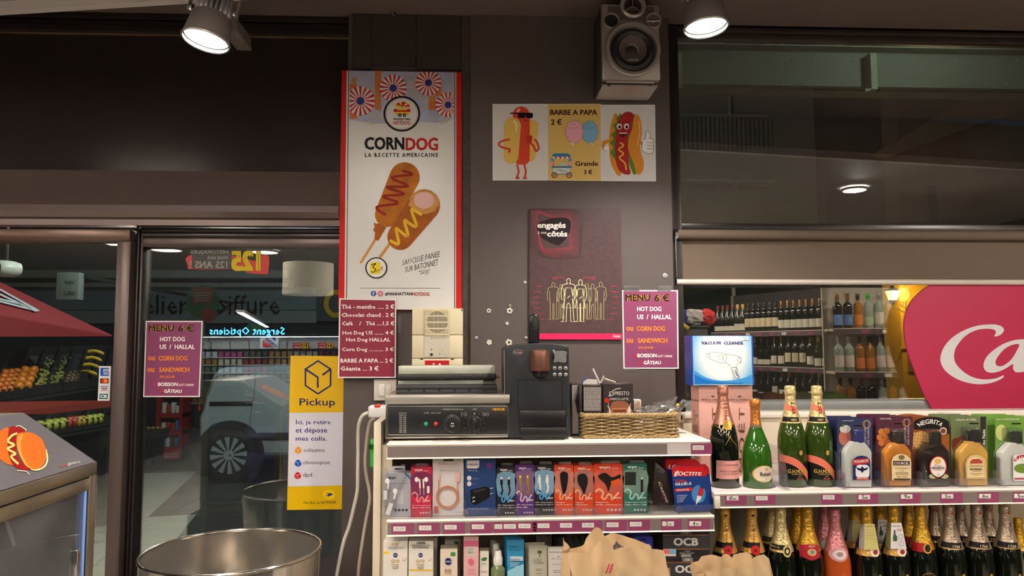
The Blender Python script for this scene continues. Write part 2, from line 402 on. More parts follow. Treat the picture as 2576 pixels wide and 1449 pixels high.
# ---- right: window over two storeys with a roller blind between
wn = thing('window_1', 'tall shop window with dark aluminium frame', 'window', (1.8,.1,1)); struct(wn); del wn['category']
zr = lambda y, Y=.08: P(2100, y, Y).z
xw = P(1692,600,.08).x
for (ya, yb, Yq) in ((58,74,.05),(74,87,.06),(87,100,.07),(100,114,.085)):
    MB().box(xw, XR, Yq, .13, zr(yb,.13), zr(ya,.13) if ya > 58 else ZS).make('frame_profile', bronze_d if ya < 87 else mat('window_bronze',(64,54,52),.35,metal=.3), wn, bevel=.002)
MB().box(xw-.02, P(1711,600,.08).x, .05, .2, .9, ZS).make('frame_post', bronze_d, wn, bevel=.003)
MB().box(xw, XR, .06, .2, zr(583,.06), zr(563,.06)).make('frame_transom', bronze_d, wn, bevel=.003)
MB().box(xw, XR, .068, .2, zr(1034,.068), zr(1009,.068)).make('frame_sill', mat('grey_sill',(128,130,130),.4,metal=.2), wn, bevel=.003)
MB().box(xw, XR, PANE_Y, PANE_Y+.004, zr(566,.12), zr(112,.12)).make('glass_pane', glass, wn)
MB().box(xw, XR, PANE_Y, PANE_Y+.004, zr(1012,.12), zr(580,.12)).make('glass_pane', glass, wn)
# roller blind
bl = thing('roller_blind', 'taupe roller blind with pale bottom bar, partly lowered', 'blind', (P(2100,640,.04).x,.04,P(2100,718,.04).z))
taupe = mat('taupe_blind_cloth', (104,89,76), .8, noise=.03, bump=.05, bscale=300)
bx0 = P(1706,640,.02).x
MB().cyl((bx0,.035,zr(591,.03)), (XR-.05,.035,zr(591,.03)), .020, n=24).make('roll', taupe, bl, smooth=True)
MB().box(bx0, XR-.05, .052, .054, zr(702,.05), zr(590,.05)).make('cloth', taupe, bl)
zb = zr(709.5,.045)
MB().lathe([(.0115,0),(.0115,XR-.05-bx0)], (bx0-.002,.05,zb), 20, (1,0,0)).make('bottom_bar', mat('pale_bar',(205,196,186),.35), bl, smooth=True)
MB().lathe([(.0125,0),(.0125,.004)], (bx0-.006,.05,zb), 20, (1,0,0)).make('end_cap', dark_pl, bl, smooth=True)
MB().cyl((bx0-.012,.03,zr(591,.03)), (bx0,.03,zr(591,.03)), .022, n=20).make('bracket', chrome, bl, smooth=True)
MB().tube([(bx0-.008,.02,zr(600)), (bx0-.009,.018,zr(640)), (bx0-.006,.02,zr(700))], .0025).make('chain', chrome, bl)
# ================================================================== lamps
lamp_grey = mat('lamp_grey', (112,106,104), .45, noise=.03)
lens_m = mat('lit_lens', (255,250,240), .3, emit=26, noise=0, ecol=(255,246,232))
def track_lamp(label, lc, axis, r, aim_light, energy, arm=True):
    a = Vector(axis).normalized(); up = -a
    t = thing('track_spotlight', label, 'lamp', lc, 'ceiling track spotlights')
    MB().lathe([(r*1.0,0),(r*.985,.01),(r*.82,.082),(r*.72,.088),(r*.72,.078),(r*.80,.074),(r*.93,.012)], lc, 48, up, close=False).make('shade', lamp_grey, t, smooth=50)
    MB().lathe([(r*1.0,-.002),(r*1.03,0),(r*1.03,.004),(r*.97,.006),(r*.96,0)], lc, 48, up, close=False).make('rim', mat('lamp_rim',(190,186,180),.3,metal=.6), t, smooth=50)
    MB().lathe([(0.001,.014),(r*.80,.014),(r*.82,.02)], lc, 40, up, close=False).make('lens', lens_m, t, smooth=50)
    MB().lathe([(r*.52,.076),(r*.50,.19)], lc, 24, up).make('heat_sink', mat('lamp_dark',(44,42,42),.5), t, smooth=50)
    e1 = up.cross(Vector((0,1,0))).normalized(); e2 = up.cross(e1); c0 = Vector(lc)
    for k in range(18):
        an = 2*math.pi*k/18; d = e1*math.cos(an)+e2*math.sin(an); w = up.cross(d)*.0022; b = MB()
        p = [c0+up*.076+d*r*.45, c0+up*.076+d*r*.78, c0+up*.19+d*r*.66, c0+up*.19+d*r*.45]
        b.prism([q-w for q in p], w*2).make('fin', lamp_grey, t)
    for s in (-1, 1):
        p = c0+up*.10+e1*s*r*.9
        MB().lathe([(.010,0),(.010,.008)], p, 14, e1*s).make('bolt', chrome, t, smooth=True)
        q = c0+up*.10+e1*s*(r*.9+.010); w = e2*.009
        MB().prism([q-w-up*.012, q+w-up*.012, q+w+up*.15, q-w+up*.15], e1*s*.003).make('bracket', mat('bracket_steel',(150,146,142),.4,metal=.6), t)
    q = c0+up*.25; b = MB().prism([q-e1*(r*.9+.013)-e2*.009, q+e1*(r*.9+.013)-e2*.009, q+e1*(r*.9+.013)+e2*.009, q-e1*(r*.9+.013)+e2*.009], up*.003); b.make('bracket', MATS['bracket_steel'], t)
    MB().cyl(q, (q.x, q.y, ZC+.26 if q.z < ZC+.1 else q.z+.1), .009).make('arm', lamp_grey, t)
    return t
C('e7'); lc = P(878, 945, -.66)
t = track_lamp('grey track spotlight above the black lintel', lc, (-.16,-.12,-1), .0685, None, 0)
# driver box behind the left lamp
p = P(1455, 560, -.52); b = MB().hexa([(p.x-.024,p.y-.02,p.z-.03),(p.x+.026,p.y-.02,p.z-.03),(p.x+.02,p.y+.16,p.z-.02),(p.x-.03,p.y+.16,p.z-.02)], [(p.x-.024,p.y-.02,p.z+.02),(p.x+.02,p.y-.02,p.z+.02),(p.x+.015,p.y+.16,p.z+.03),(p.x-.03,p.y+.16,p.z+.03)])
b.make('driver_box', lamp_grey, t, bevel=.002)
lamp('SPOT', 'spot_beam', lc+Vector((-.16,-.12,-1)).normalized()*.012, L_TRACK*2.5, (1,.90,.80), .05, lc+Vector((-.16,-.12,-1)), 105, .8, t)
C('d1'); lc2 = P(225, 166, -.70)
t2 = track_lamp('grey track spotlight right of the wall speaker', lc2, (.06,-.06,-1), .0665, None, 0)
lamp('SPOT', 'spot_beam', lc2+Vector((.06,-.06,-1)).normalized()*.012, L_TRACK*7.5, (1,.91,.82), .028, lc2+Vector((-.02,.05,-1)), 130, .7, t2)
# a downlight out of frame on the right, that the upper pane mirrors
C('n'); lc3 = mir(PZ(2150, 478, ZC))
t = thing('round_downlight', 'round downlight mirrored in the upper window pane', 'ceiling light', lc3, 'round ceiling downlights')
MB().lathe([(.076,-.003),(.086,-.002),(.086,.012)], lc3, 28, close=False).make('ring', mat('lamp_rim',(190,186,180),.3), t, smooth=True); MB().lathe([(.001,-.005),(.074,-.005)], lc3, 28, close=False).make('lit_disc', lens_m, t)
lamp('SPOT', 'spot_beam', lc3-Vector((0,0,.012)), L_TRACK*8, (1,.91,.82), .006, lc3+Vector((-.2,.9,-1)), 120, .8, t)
# square LED panels in the ceiling of the shop behind the photographer
pan_fr = mat('panel_frame', (225,225,225), .5); pan_em = mat('panel_diffuser', (255,250,242), .5, emit=L_PANEL, noise=0, ecol=(255,240,224))
for i, (x, y) in enumerate([(x, y) for y in (-1.9,-3.4,-4.8) for x in (-3.6,-2.0,-.5)]+[(x, y) for y in (-4.5,-6.4,-8.4) for x in (1.2,3.4)]):
    t = thing('ceiling_light_panel', 'square lit panel in the suspended ceiling', 'ceiling light', (x,y,ZC), 'LED panels of the suspended ceiling')
    b = MB()
    for q in ((-.31,.31,-.31,-.28),(-.31,.31,.28,.31),(-.31,-.28,-.28,.28),(.28,.31,-.28,.28)): b.box(x+q[0],x+q[1],y+q[2],y+q[3],ZC-.008,ZC+.02)
    b.make('frame', pan_fr, t); MB().box(x-.28,x+.28,y-.28,y+.28,ZC-.003,ZC+.015).make('diffuser', pan_em, t)
# ================================================================== wall speaker
C('f3'); Yf = -.20
silver = mat('speaker_silver', (176,168,164), .3, metal=.45, noise=.02); sp_dk = mat('speaker_dark', (40,36,36), .5, noise=.05); sp_sh = mat('speaker_grey_fascia', (92,82,76), .4)
x0, x1 = P(192,600,Yf).x, P(1002,600,Yf).x; zb = P(600,1120,Yf).z; ztop = ZS-.04
t = thing('wall_speaker', 'silver and black loudspeaker hung above the hot dog posters', 'speaker', ((x0+x1)/2, 0, zb-.02))
MB().box(x0, x1, Yf+.03, -.012, zb-.012, ztop).make('cabinet', mat('speaker_cabinet',(62,58,60),.5), t, bevel=.004)
MB().hexa([(x0+.004,Yf+.02,zb-.014),(x1-.004,Yf+.02,zb-.014),(x1-.004,-.014,zb-.014),(x0+.004,-.014,zb-.014)],[(x0+.004,Yf+.02,zb-.011),(x1-.004,Yf+.02,zb-.011),(x1-.004,-.014,zb-.011),(x0+.004,-.014,zb-.011)]).make('base_plate', silver, t)
MB().box(x0, x1, Yf, Yf+.03, zb, ztop).make('front_baffle', silver, t, bevel=.006)
a, c = P(268,-60,Yf), P(922,290,Yf)
MB().box(a.x, c.x, Yf-.003, Yf, c.z, ztop-.01).make('fascia', sp_sh, t, bevel=.001)
MB().box(P(250,1130,Yf).x, P(925,1130,Yf).x, Yf-.006, Yf, P(500,1168,Yf).z, P(500,1132,Yf).z).make('foot_bar', silver, t, bevel=.002)
k = 2.65/F/CR[2]
def spk(cu, cv, prof, name, m, par=t, n=48): return MB().lathe([(r*k, h) for r, h in prof], P(cu,cv,Yf), n, (0,-1,0), close=False).make(name, m, par, smooth=35)
spk(618, 700, [(408,-.002),(408,.012),(390,.018),(350,.016),(335,.006)], 'woofer_ring', silver)
w = spk(618, 700, [(350,.014),(340,.010),(318,.006),(312,.004)], 'woofer_gasket', mat('gasket_grey',(92,92,100),.35,metal=.3))
spk(618, 700, [(316,.006),(290,.011),(262,.013),(230,.009),(205,.004)], 'surround', mat('rubber_surround',(34,31,31),.42))
spk(618, 700, [(206,.008),(200,.0075),(95,.001)], 'cone', mat('speaker_cone',(98,86,84),.45,metal=.25,bump=.25,bscale=700))
spk(600, 730, [(95,.0012),(70,.006),(40,.008),(1,.0085)], 'dust_cap', mat('dust_cap',(52,46,44),.6))
txt(t, 'SAMSUNG', (562,826,704,853), Yf, (222,212,206), .01, eps=.012)
spk(618, 90, [(185,-.001),(190,.012),(165,.018),(132,.012),(120,.002)], 'tweeter_ring', silver)
spk(618, 90, [(122,.006),(90,.003),(50,.001),(1,.004)], 'tweeter_dome', sp_dk)
C('f3'); b = MB()
for an in (90, 210, 330):
    b.tube([P(618,90,Yf-.012), P(618+118*math.cos(R(an)),90-118*math.sin(R(an)),Yf-.012)], .0022)
b.make('tweeter_guard', chrome, t)
for cu, nm in ((318,'port_ring'),(908,'supertweeter_ring')):
    spk(cu, 298, [(118,-.001),(120,.008),(108,.013),(95,.008),(90,-.001)], nm, silver)
spk(318, 298, [(96,.006),(90,.0045),(1,.0042)], 'bass_port', mat('port_black',(14,13,13),.6))
spk(908, 298, [(96,.007),(60,.0045),(30,.0042),(20,.006),(1,.0065)], 'supertweeter', mat('supertweeter',(150,140,134),.25,metal=.7))
MB().tube([P(820,296,Yf-.010), P(1000,296,Yf-.010)], .0018).make('guard_bar', chrome, t)
for cu in (288, 875): MB().lathe([(28*k,0),(24*k,.003)], P(cu,1185,Yf+.012)+Vector((0,0,0)), 14, (0,-.4,-1)).make('screw', sp_dk, t)
for i, cu in enumerate((262, 745)):
    p = P(cu, 1345, -.06); b = MB()
    b.tube([p+Vector((-.030,-.03,.0)), p+Vector((-.018,-.02,.034)), p+Vector((.006,-.02,.034)), p+Vector((.018,-.03,.0))], .006, 6)
    b.box(p.x-.024, p.x+.016, p.y-.02, p.y+.05, p.z+.028, p.z+.036)
    b.make('mounting_clip', mat('galvanised',(176,174,170),.35,metal=.8), t, bevel=.0015)
# ================================================================== posters and notices on the column
def board(name, label, corners, Y, m, th=.004, cat='poster', group=None, mat_edge=None):
    pts = [P(u, v, Y-th) for u, v in corners]; c = sum(pts, Vector())/4
    t = thing(name, label, cat, (c.x, Y-th/2, min(p.z for p in pts)), group)
    MB().prism(pts, (0, th, 0)).make('sheet', m, t)
    return t
# --- tall corn dog poster
C('n'); Yp = -.004
lam = mat('poster_print_white', (214,214,212), .28, noise=.02)
t = board('corn_dog_poster', 'tall red-edged corn dog poster on the column', [(860,177),(1161,182),(1161,782),(851,776)], .008, ink((204,36,30)), .012)
pp(t, 'print_area', [(872,178),(1148,182),(1147,780),(866,777)], Yp, lam, .0003)
stroke(t, 'border_line', [[(877,178),(871.5,777)],[(1144.5,182),(1144,780)]], 1.6, Yp, ink(BLACK), .0013)
C('c6')
sky = mat('poster_sky', (176,180,206), .28, noise=.25, nscale=12)
pp(t, 'sky_print', [(158,72),(1220,88),(1218,560),(1100,600),(800,590),(420,610),(152,570)], Yp, sky, .0012)
for (x0,y0,x1,y1) in ((162,200,230,560),(415,72,478,470),(958,330,1030,470),(1020,150,1085,330)):
    pp(t, 'tower_print', rect(x0,y0,x1,y1), Yp, ink((206,118,62)), .0015)
disc(t, 'tower_print', 204, 168, 30, 30, surf_plane(Yp,.0018), ink((190,140,80)), rings=1)
wheel_red = ink((200,50,50)); 
for (cx,cy,r,ta) in ((268,378,150,0),(600,248,138,.3),(957,194,132,.1),(1156,418,128,.5)):
    b = MB(); f = surf_plane(Yp,.0020); nsp = 16
    for k in range(nsp):
        a = 2*math.pi*(k+ta)/nsp; h = math.pi/nsp*.52; q = []
        for rr, hh in ((.26,h*.8),(1,h*.9),(1,-h*.9),(.26,-h*.8)):
            x = cx+r*rr*math.cos(a+hh); y = cy+r*rr*math.sin(a+hh); q.append((min(1216,max(160,x)), max(84,y)))
        b.poly([f(*z) for z in q])
    pp(t, 'wheel_print', [(min(1216,max(160,x)),max(86,y)) for x,y in ell(cx,cy,r*.98,r*.98)], Yp, ink((226,222,222)), .0017)
    b.make('wheel_print', wheel_red, t)
    disc(t, 'wheel_print', cx, cy, r*.27, r*.27, surf_plane(Yp,.0023), ink((52,58,130)), rings=1)
for (cx,cy,r,a0,a1) in ((305,385,165,-85,60),(630,250,175,-50,60),(945,215,165,60,250),(1200,400,150,200,330),(350,470,150,10,100),(1050,470,150,10,80)):
    stroke(t, 'filigree', [[(min(1216,max(160,x)),max(86,y)) for x,y in ell(cx,cy,q,q,20,a0,a1)] for q in (r,r-28)], 6, Yp, ink((206,186,140)), .0022)
b = MB(); f = surf_plane(Yp, .0026)
# logo medallion
pp(t, 'medallion', ell(688,508,186,181,40), Yp, ink(BLACK), .0027)
pp(t, 'medallion', ell(688,508,166,161,40), Yp, ink((228,228,226)), .0030)
stroke(t, 'medallion_ring', [ell(688,508,158,153,40)], 3, Yp, ink((190,60,50)), .0033, cyc=True)
for k in range(6):
    a0 = 180+30*k; pp(t, 'umbrella_print', [(694,438)]+[(694+75*math.cos(R(a0+6*j)), 438+52*math.sin(R(a0+6*j))) for j in range(6)], Yp, ink((200,40,34) if k%2 else (240,196,60)), .0033)
stroke(t, 'umbrella_print', [[(692,388),(692,470)]], 6, Yp, ink(BLACK), .0036)
pp(t, 'cart_print', rrect(604,458,776,492,16), Yp, ink((200,40,34)), .0034); pp(t, 'cart_print', rrect(638,450,742,472,10), Yp, ink((240,196,60)), .0037)
pp(t, 'cart_print', rrect(622,488,758,520,16), Yp, ink((240,196,60)), .0036)
for cx in (667,714): pp(t, 'cart_print', ell(cx,522,18,18,16), Yp, ink(BLACK), .0039); pp(t, 'cart_print', ell(cx,522,7,7,10), Yp, ink(WHITE), .0042)
txt(t, 'MANHATTAN', (602,552,772,574), Yp, BLACK, .03, eps=.0036); txt(t, 'HOTDOG', (602,583,772,619), Yp, (190,40,36), .03, eps=.0036)
txt(t, 'CORN', (310,744,714,873), Yp, BLACK, .05); txt(t, 'DOG', (725,750,1055,880), Yp, (192,40,36), .05)
txt(t, 'LA RECETTE AMERICAINE', (314,905,1054,946), Yp, BLACK, .03, space=1.35)
# corn dogs
C('n')
bat1 = mat('batter_print', (188,112,30), .5, spec=.15, noise=.35, nscale=26); bat2 = mat('batter_print_dark', (168,92,26), .5, spec=.15, noise=.3, nscale=30); stick = ink((204,152,86))
def capsule(A, B, ra, rb, n=12):
    ax = math.atan2(B[1]-A[1], B[0]-A[0]); o = []
    o += [(A[0]+ra*math.cos(ax+math.pi/2+math.pi*i/n), A[1]+ra*math.sin(ax+math.pi/2+math.pi*i/n)) for i in range(n+1)]
    o += [(B[0]+rb*math.cos(ax-math.pi/2+math.pi*i/n), B[1]+rb*math.sin(ax-math.pi/2+math.pi*i/n)) for i in range(n+1)]
    return o
stroke(t, 'stick_print', [[(952,590),(907,662)]], 6.5, Yp, stick, .0012); stroke(t, 'stick_print', [[(990,600),(955,648)]], 8, Yp, stick, .0012)
pp(t, 'batter_print', capsule((945,578),(952,572),6,10)+[], Yp, bat2, .0013)
pp(t, 'batter_print', [(940,560),(972,572),(962,588),(952,606),(942,602),(944,580)], Yp, bat2, .0014)
pp(t, 'corn_dog_print', capsule((1018,446),(974,540),38,31), Yp, bat1, .0016)
stroke(t, 'ketchup_print', [catm([(1012,429),(1037,439),(985,447),(1027,468),(972,471),(1018,488),(963,494),(1002,511),(947,521),(971,541)],5)], 6.5, Yp, ink((150,28,14)), .0019)
pp(t, 'corn_dog_print', capsule((1067,516),(1007,596),40,33), Yp, bat2, .0022)
pp(t, 'crumb_print', [(1067+38*math.cos(R(a))*(1+.08*math.sin(a)), 508+30*math.sin(R(a))) for a in range(0,360,15)], Yp, mat('crumb_print',(200,140,56),.5,noise=.3,nscale=60), .0025)
pp(t, 'sausage_print', ell(1067,504,26,21,20), Yp, mat('sausage_print',(204,144,134),.3,noise=.08), .0028)
C('c7'); stroke(t, 'mustard_print', [catm([(425,375),(450,390),(492,400),(472,290),(500,305),(562,342),(535,225),(570,245),(628,270),(588,148),(620,155),(668,183)],4)], 22, Yp, ink((236,190,42)), .0027)
txt(t, 'SAUCISSE PANEE', [(516,528),(806,456),(806,500),(520,568)], Yp, BLACK, -.005, .15)
txt(t, 'SUR BATONNET', [(538,580),(792,518),(794,562),(542,620)], Yp, BLACK, -.005, .15)
stroke(t, 'flourish_print', [[(642,614),(735,598),(655,630),(720,612),(690,640),(720,626)]], 4, Yp, ink(BLACK), .0012)
pp(t, 'price_ring', ell(322,585,84,81,32), Yp, ink(BLACK), .0031); pp(t, 'price_ring', ell(322,585,74,72,32), Yp, ink((224,226,222)), .0034)
pp(t, 'price_sticker', [(274,545),(354,540),(352,630),(276,632)], Yp, ink((238,212,40)), .0038)
stroke(t, 'price_digit', [catm([(282,562),(318,552),(296,578),(316,596),(300,618),(282,612)],6)], 7, Yp, ink((22,60,34)), .0042)
stroke(t, 'price_digit', [[(324,604),(320,616)],[(332,604),(352,602)]], 5, Yp, ink((22,60,34)), .0042)
txt(t, '€', (356,574,372,604), Yp, (190,40,60), .03, eps=.0042)
stroke(t, 'rule', [[(200,739),(806,740)]], 3, Yp, ink((60,60,60)))
pp(t, 'social_badge', ell(301,780,21,21), Yp, ink((52,82,150))); txt(t, 'f', (294,768,308,793), Yp, WHITE, .03, eps=.0014)
pp(t, 'social_badge', ell(353,781,21,21), Yp, ink((206,70,110))); stroke(t, 'social_badge', [rrect(342,770,364,792,6)], 2.5, Yp, ink(WHITE), .0013, cyc=True); stroke(t, 'social_badge', [ell(353,781,5,5,12)], 2.5, Yp, ink(WHITE), .0013, cyc=True)
txt(t, '#MANHATTAN', (388,770,592,797), Yp, BLACK, .03); txt(t, 'HOTDOG', (595,770,726,797), Yp, (176,38,36), .03)
# --- notices on A4 sheets
def sheet(name, label, corners, Y, fill, border=(232,226,226), th=.0025, group=None, glossy=.16):
    pts = [P(u, v, Y) for u, v in corners]; c = sum(pts, Vector())/4
    t = thing(name, label, 'notice', (c.x, Y, min(p.z for p in pts)), group)
    MB().prism(pts, (0, th, 0)).make('sheet', mat('laminate_%d_%d_%d'%border, border, glossy, noise=.02, bump=.06, bscale=14), t)
    cx = sum(p[0] for p in corners)/4; cy = sum(p[1] for p in corners)/4; s = 3.2*CR[2]
    q = [(u+(s if u < cx else -s), v+(s if v < cy else -s)) for u, v in corners]
    pp(t, 'coloured_field', q, Y, mat('laminate_%d_%d_%d'%fill, fill, glossy, noise=.05, nscale=8, bump=.06, bscale=14), .0005)
    return t
ORA = (238,138,62)
def menu(label, corners, Y, crop, L):
    C(crop); t = sheet('menu_notice', label, corners, Y, (140,72,106), group='six euro menu notices')
    for s, q, col, bo in L:
        txt(t, s, q, Y, col, bo, eps=.0012)
    return t
def menu_lines(f):   # positions on the sheet as fractions of its width and height
    LL = [('MENU',(.06,.055,.50,.135),(58,40,30),.06),('6 €',(.575,.05,.845,.14),(58,40,30),.06),
     ('HOT DOG',(.262,.21,.70,.268),(250,240,236),.04),('US  /  HALLAL',(.262,.31,.88,.37),(250,240,236),.04),
     ('ou',(.065,.465,.19,.52),ORA,.04),('CORN DOG',(.25,.458,.76,.522),ORA,.05),('ou',(.06,.618,.185,.672),ORA,.04),('SANDWICH',(.265,.61,.80,.672),ORA,.05),
     ('DU JOUR',(.285,.717,.55,.758),ORA,.04),('+',(.175,.81,.235,.855),(206,54,66),.06),('BOISSON',(.255,.808,.605,.856),(250,240,236),.05),('SOFT DRINK',(.62,.825,.89,.856),(250,220,214),.03),
     ('+',(.29,.905,.345,.945),(206,54,66),.06),('GÂTEAU',(.365,.888,.68,.945),(250,240,236),.05)]
    return LL
def put_menu(label, corners, Y, crop):
    C(crop); t = sheet('menu_notice', label, corners, Y, (140,72,106), group='six euro menu notices')
    a,b_,c_,d = corners
    def g(fx, fy): return ((a[0]*(1-fx)+b_[0]*fx)*(1-fy)+(d[0]*(1-fx)+c_[0]*fx)*fy, (a[1]*(1-fx)+b_[1]*fx)*(1-fy)+(d[1]*(1-fx)+c_[1]*fx)*fy)
    for s, (x0,y0,x1,y1), col, bo in menu_lines(None):
        q = [g(x0,y0),g(x1,y0),g(x1,y1),g(x0,y1)]
        if s in ('MENU','6 €'): txt(t, s, [(u,v) for u,v in q], Y, (236,176,70), bo+.05, eps=.0010, name='lettering_outline')
        txt(t, s, q, Y, col, bo, eps=.0015)
    return t
put_menu('purple menu notice taped to the column beside the window', [(1161,754),(1586,754),(1592,1351),(1172,1351)], -.003, 'd3')
# bits of clear tape
C('d3'); tape = clear('clear_tape', (245,245,245), .12, .15, mist=.25)
mn = bpy.data.objects['menu_notice']
for q in ((1175,722,1295,760),(1430,722,1535,760),(1180,1345,1285,1366)): pp(mn, 'tape', rect(*q), -.003, tape, .0018)
put_menu('purple menu notice taped inside the glass door', [(1062,716),(1478,716),(1456,1272),(1043,1272)], .099, 'c2')
C('c7')
t = sheet('price_list_notice', 'dark red drinks and snacks price list hanging over the poster corner', [(41,816),(474,823),(470,1421),(30,1421)], -.012, (144,58,76))
for s, x0, y0, x1, y1, bo in (('Thé - menthe ..... 2 €',58,862,458,896,.025),('Chocolat chaud . 2 €',58,925,458,958,.025),('Café    /   Thé ....1,5 €',62,990,458,1026,.025),('Hot Dog US ....... 4 €',65,1062,455,1100,.025),
  ('Hot Dog HALLAL',93,1116,428,1152,.025),('Corn Dog ........... 3 €',60,1188,455,1226,.025),('BARBE A PAPA ... 2 €',50,1271,450,1305,.025),('Géante ... 3 €',50,1330,340,1366,.025)):
    txt(t, s, (x0,y0,x1,y1), -.012, (250,238,232), bo)
# --- three laminated sheets side by side: hot dog / candy floss / hot dog
C('c8'); Yq = -.003
pw = (226,224,224)
t = sheet('hot_dog_notice', 'white notice with a red sausage in sunglasses in a yellow bun', [(55,758),(457,757),(459,1316),(56,1316)], Yq, (220,218,216), pw, group='laminated snack notices')
yb, sr = ink((228,190,96)), ink((216,72,50))
pp(t, 'bun_print', capsule((345,920),(330,1140),46,38), Yq, yb, .0010)
pp(t, 'sausage_print', capsule((264,838),(285,1160),62,40), Yq, sr, .0013)
pp(t, 'sausage_print', [(202,840),(327,840),(326,1140),(300,1200),(250,1200),(228,1190)], Yq, sr, .0014)
pp(t, 'bun_print', capsule((200,918),(190,1140),62,54), Yq, yb, .0017)
stroke(t, 'bun_highlight', [catm([(208,880),(228,905),(226,960)],6)], 12, Yq, ink((242,226,176)), .0020)
pp(t, 'highlight_print', capsule((250,798),(238,812),9,9), Yq, ink((246,176,160)), .0017)
stroke(t, 'limb_print', [catm([(182,1015),(120,1030),(100,1055),(130,1075),(180,1090),(172,1112)],6),catm([(325,1040),(352,1062),(370,1100),(392,1080),(378,1035),(360,1015)],6),[(232,1195),(246,1250),(232,1298)],[(285,1195),(298,1245),(292,1295)],[(222,1298),(252,1298)],[(276,1298),(306,1298)]], 14, Yq, ink((210,68,48)), .0022)
pp(t, 'cup_print', [(298,988),(346,988),(340,1040),(305,1040)], Yq, ink((190,52,40)), .0025)
pp(t, 'sunglasses_print', rrect(238,822,296,860,16), Yq, ink(BLACK), .0026); pp(t, 'sunglasses_print', rrect(298,824,350,862,16), Yq, ink(BLACK), .0026)
stroke(t, 'sunglasses_print', [[(350,828),(185,825),(188,832)]], 8, Yq, ink(BLACK), .0026); stroke(t, 'mouth_print', [[(284,882),(306,882)]], 5, Yq, ink((90,30,24)), .0026)
t = sheet('candy_floss_notice', 'mustard notice pricing candy floss between the two hot dog sheets', [(456,757),(846,756),(846,1320),(458,1316)], Yq-.0012, (220,186,108), (216,196,150), group='laminated snack notices')
Yq2 = Yq-.0012; DB = (62,24,26)
txt(t, 'BARBE A PAPA', (475,800,818,838), Yq2, DB, .035); txt(t, '2 €', (482,868,560,910), Yq2, DB, .035); txt(t, 'Grande', (658,1175,824,1210), Yq2, DB, .035); txt(t, '3 €', (722,1237,782,1270), Yq2, DB, .035)
def blob(cx, cy, rx, ry, n=11, d=.07): return [(cx+rx*(1+d*math.cos(n*a))*math.cos(a), cy+ry*(1+d*math.cos(n*a))*math.sin(a)) for a in [2*math.pi*i/66 for i in range(66)]]
for cx, cy, rx, ry, col, e in ((765,962,58,80,(128,180,214),.001),(652,960,64,80,(232,168,184),.0016)):
    pp(t, 'candy_floss_print', blob(cx,cy,rx*1.04,ry*1.03), Yq2, ink((120,90,110)), e); pp(t, 'candy_floss_print', blob(cx,cy,rx,ry), Yq2, ink(col), e+.0003)
    for an in (30,140,250): stroke(t, 'candy_floss_curl', [ell(cx+rx*.4*math.cos(R(an)),cy-ry*.35+ry*.2*math.sin(R(an)),rx*.3,ry*.14,8,200,340)], 4, Yq2, ink(tuple(int(c*.82) for c in col)), e+.0005)
for x in (637, 777):
    pp(t, 'cone_print', [(x-13,1040),(x+13,1042),(x+2,1100)], Yq2, ink((232,214,176)), .0023); stroke(t, 'cone_print', [[(x-10,1055),(x+8,1070)],[(x-6,1072),(x+5,1084)]], 5, Yq2, ink((186,140,84)), .0026)
# snack cart drawing
pp(t, 'cart_print', [(490,1132),(505,1118),(605,1118),(624,1132),(624,1142),(490,1142)], Yq2, ink((52,124,170)))
for i in range(8): pp(t, 'cart_print', [(492+i*16.5,1142),(508.5+i*16.5,1142),(508.5+i*16.5,1152),(500+i*16.5,1157),(492+i*16.5,1152)], Yq2, ink((206,80,90) if i%2 else (240,230,224)))
for x in (500, 612): stroke(t, 'cart_print', [[(x,1156),(x,1216)]], 5, Yq2, ink((90,90,110)))
for cx, cy, col in ((492,1162,(92,160,196)),(488,1190,(226,150,160)),(622,1165,(92,160,196)),(618,1192,(226,150,160))): pp(t, 'cart_print', blob(cx,cy,13,13,7), Yq2, ink(col), .0012)
pp(t, 'cart_print', ell(570,1205,26,20,16,180,360), Yq2, ink((170,200,210))); pp(t, 'cart_print', rect(486,1212,634,1222), Yq2, ink((52,124,170)), .0012)
pp(t, 'cart_print', rect(496,1222,622,1268), Yq2, ink((206,218,214))); stroke(t, 'cart_print', [rect(496,1222,622,1268)], 5, Yq2, ink((52,124,170)), .0012, cyc=True)
txt(t, 'Cotton', (518,1230,564,1246), Yq2, (120,110,120), 0, .2, eps=.0014); txt(t, 'Candy', (556,1240,600,1258), Yq2, (120,110,120), 0, .2, eps=.0014)
for cx in (506, 614): stroke(t, 'wheel_print', [ell(cx,1276,19,19,20)], 6, Yq2, ink((110,40,52)), .0012, cyc=True); stroke(t, 'wheel_print', [[(cx-17,1276),(cx+17,1276)],[(cx,1259),(cx,1293)]], 3, Yq2, ink((110,40,52)), .0012)
t = sheet('loaded_hot_dog_notice', 'glossy white notice with a cartoon loaded hot dog giving thumbs up', [(846,764),(1240,763),(1247,1322),(846,1320)], Yq, (218,216,216), pw, group='laminated snack notices')
bo_ = ink((216,140,48)); lf = ink((86,130,44))
pp(t, 'bun_print', catm([(960,830),(925,880),(905,1000),(910,1150),(940,1240),(990,1270),(1000,1000)],5,True), Yq, bo_, .0010)
pp(t, 'lettuce_print', catm([(965,812),(985,830),(958,860),(962,890),(935,910),(948,950),(920,980),(938,1010),(912,1040),(936,1075),(915,1110),(940,1150),(990,1200),(985,1000),(1000,850)],4,True), Yq, lf, .0013)
pp(t, 'sausage_print', catm([(990,850),(1035,815),(1085,840),(1085,960),(1055,1080),(1050,1200),(1060,1268),(1000,1262),(960,1200),(950,1080),(960,940)],5,True), Yq, ink((170,42,46)), .0016)
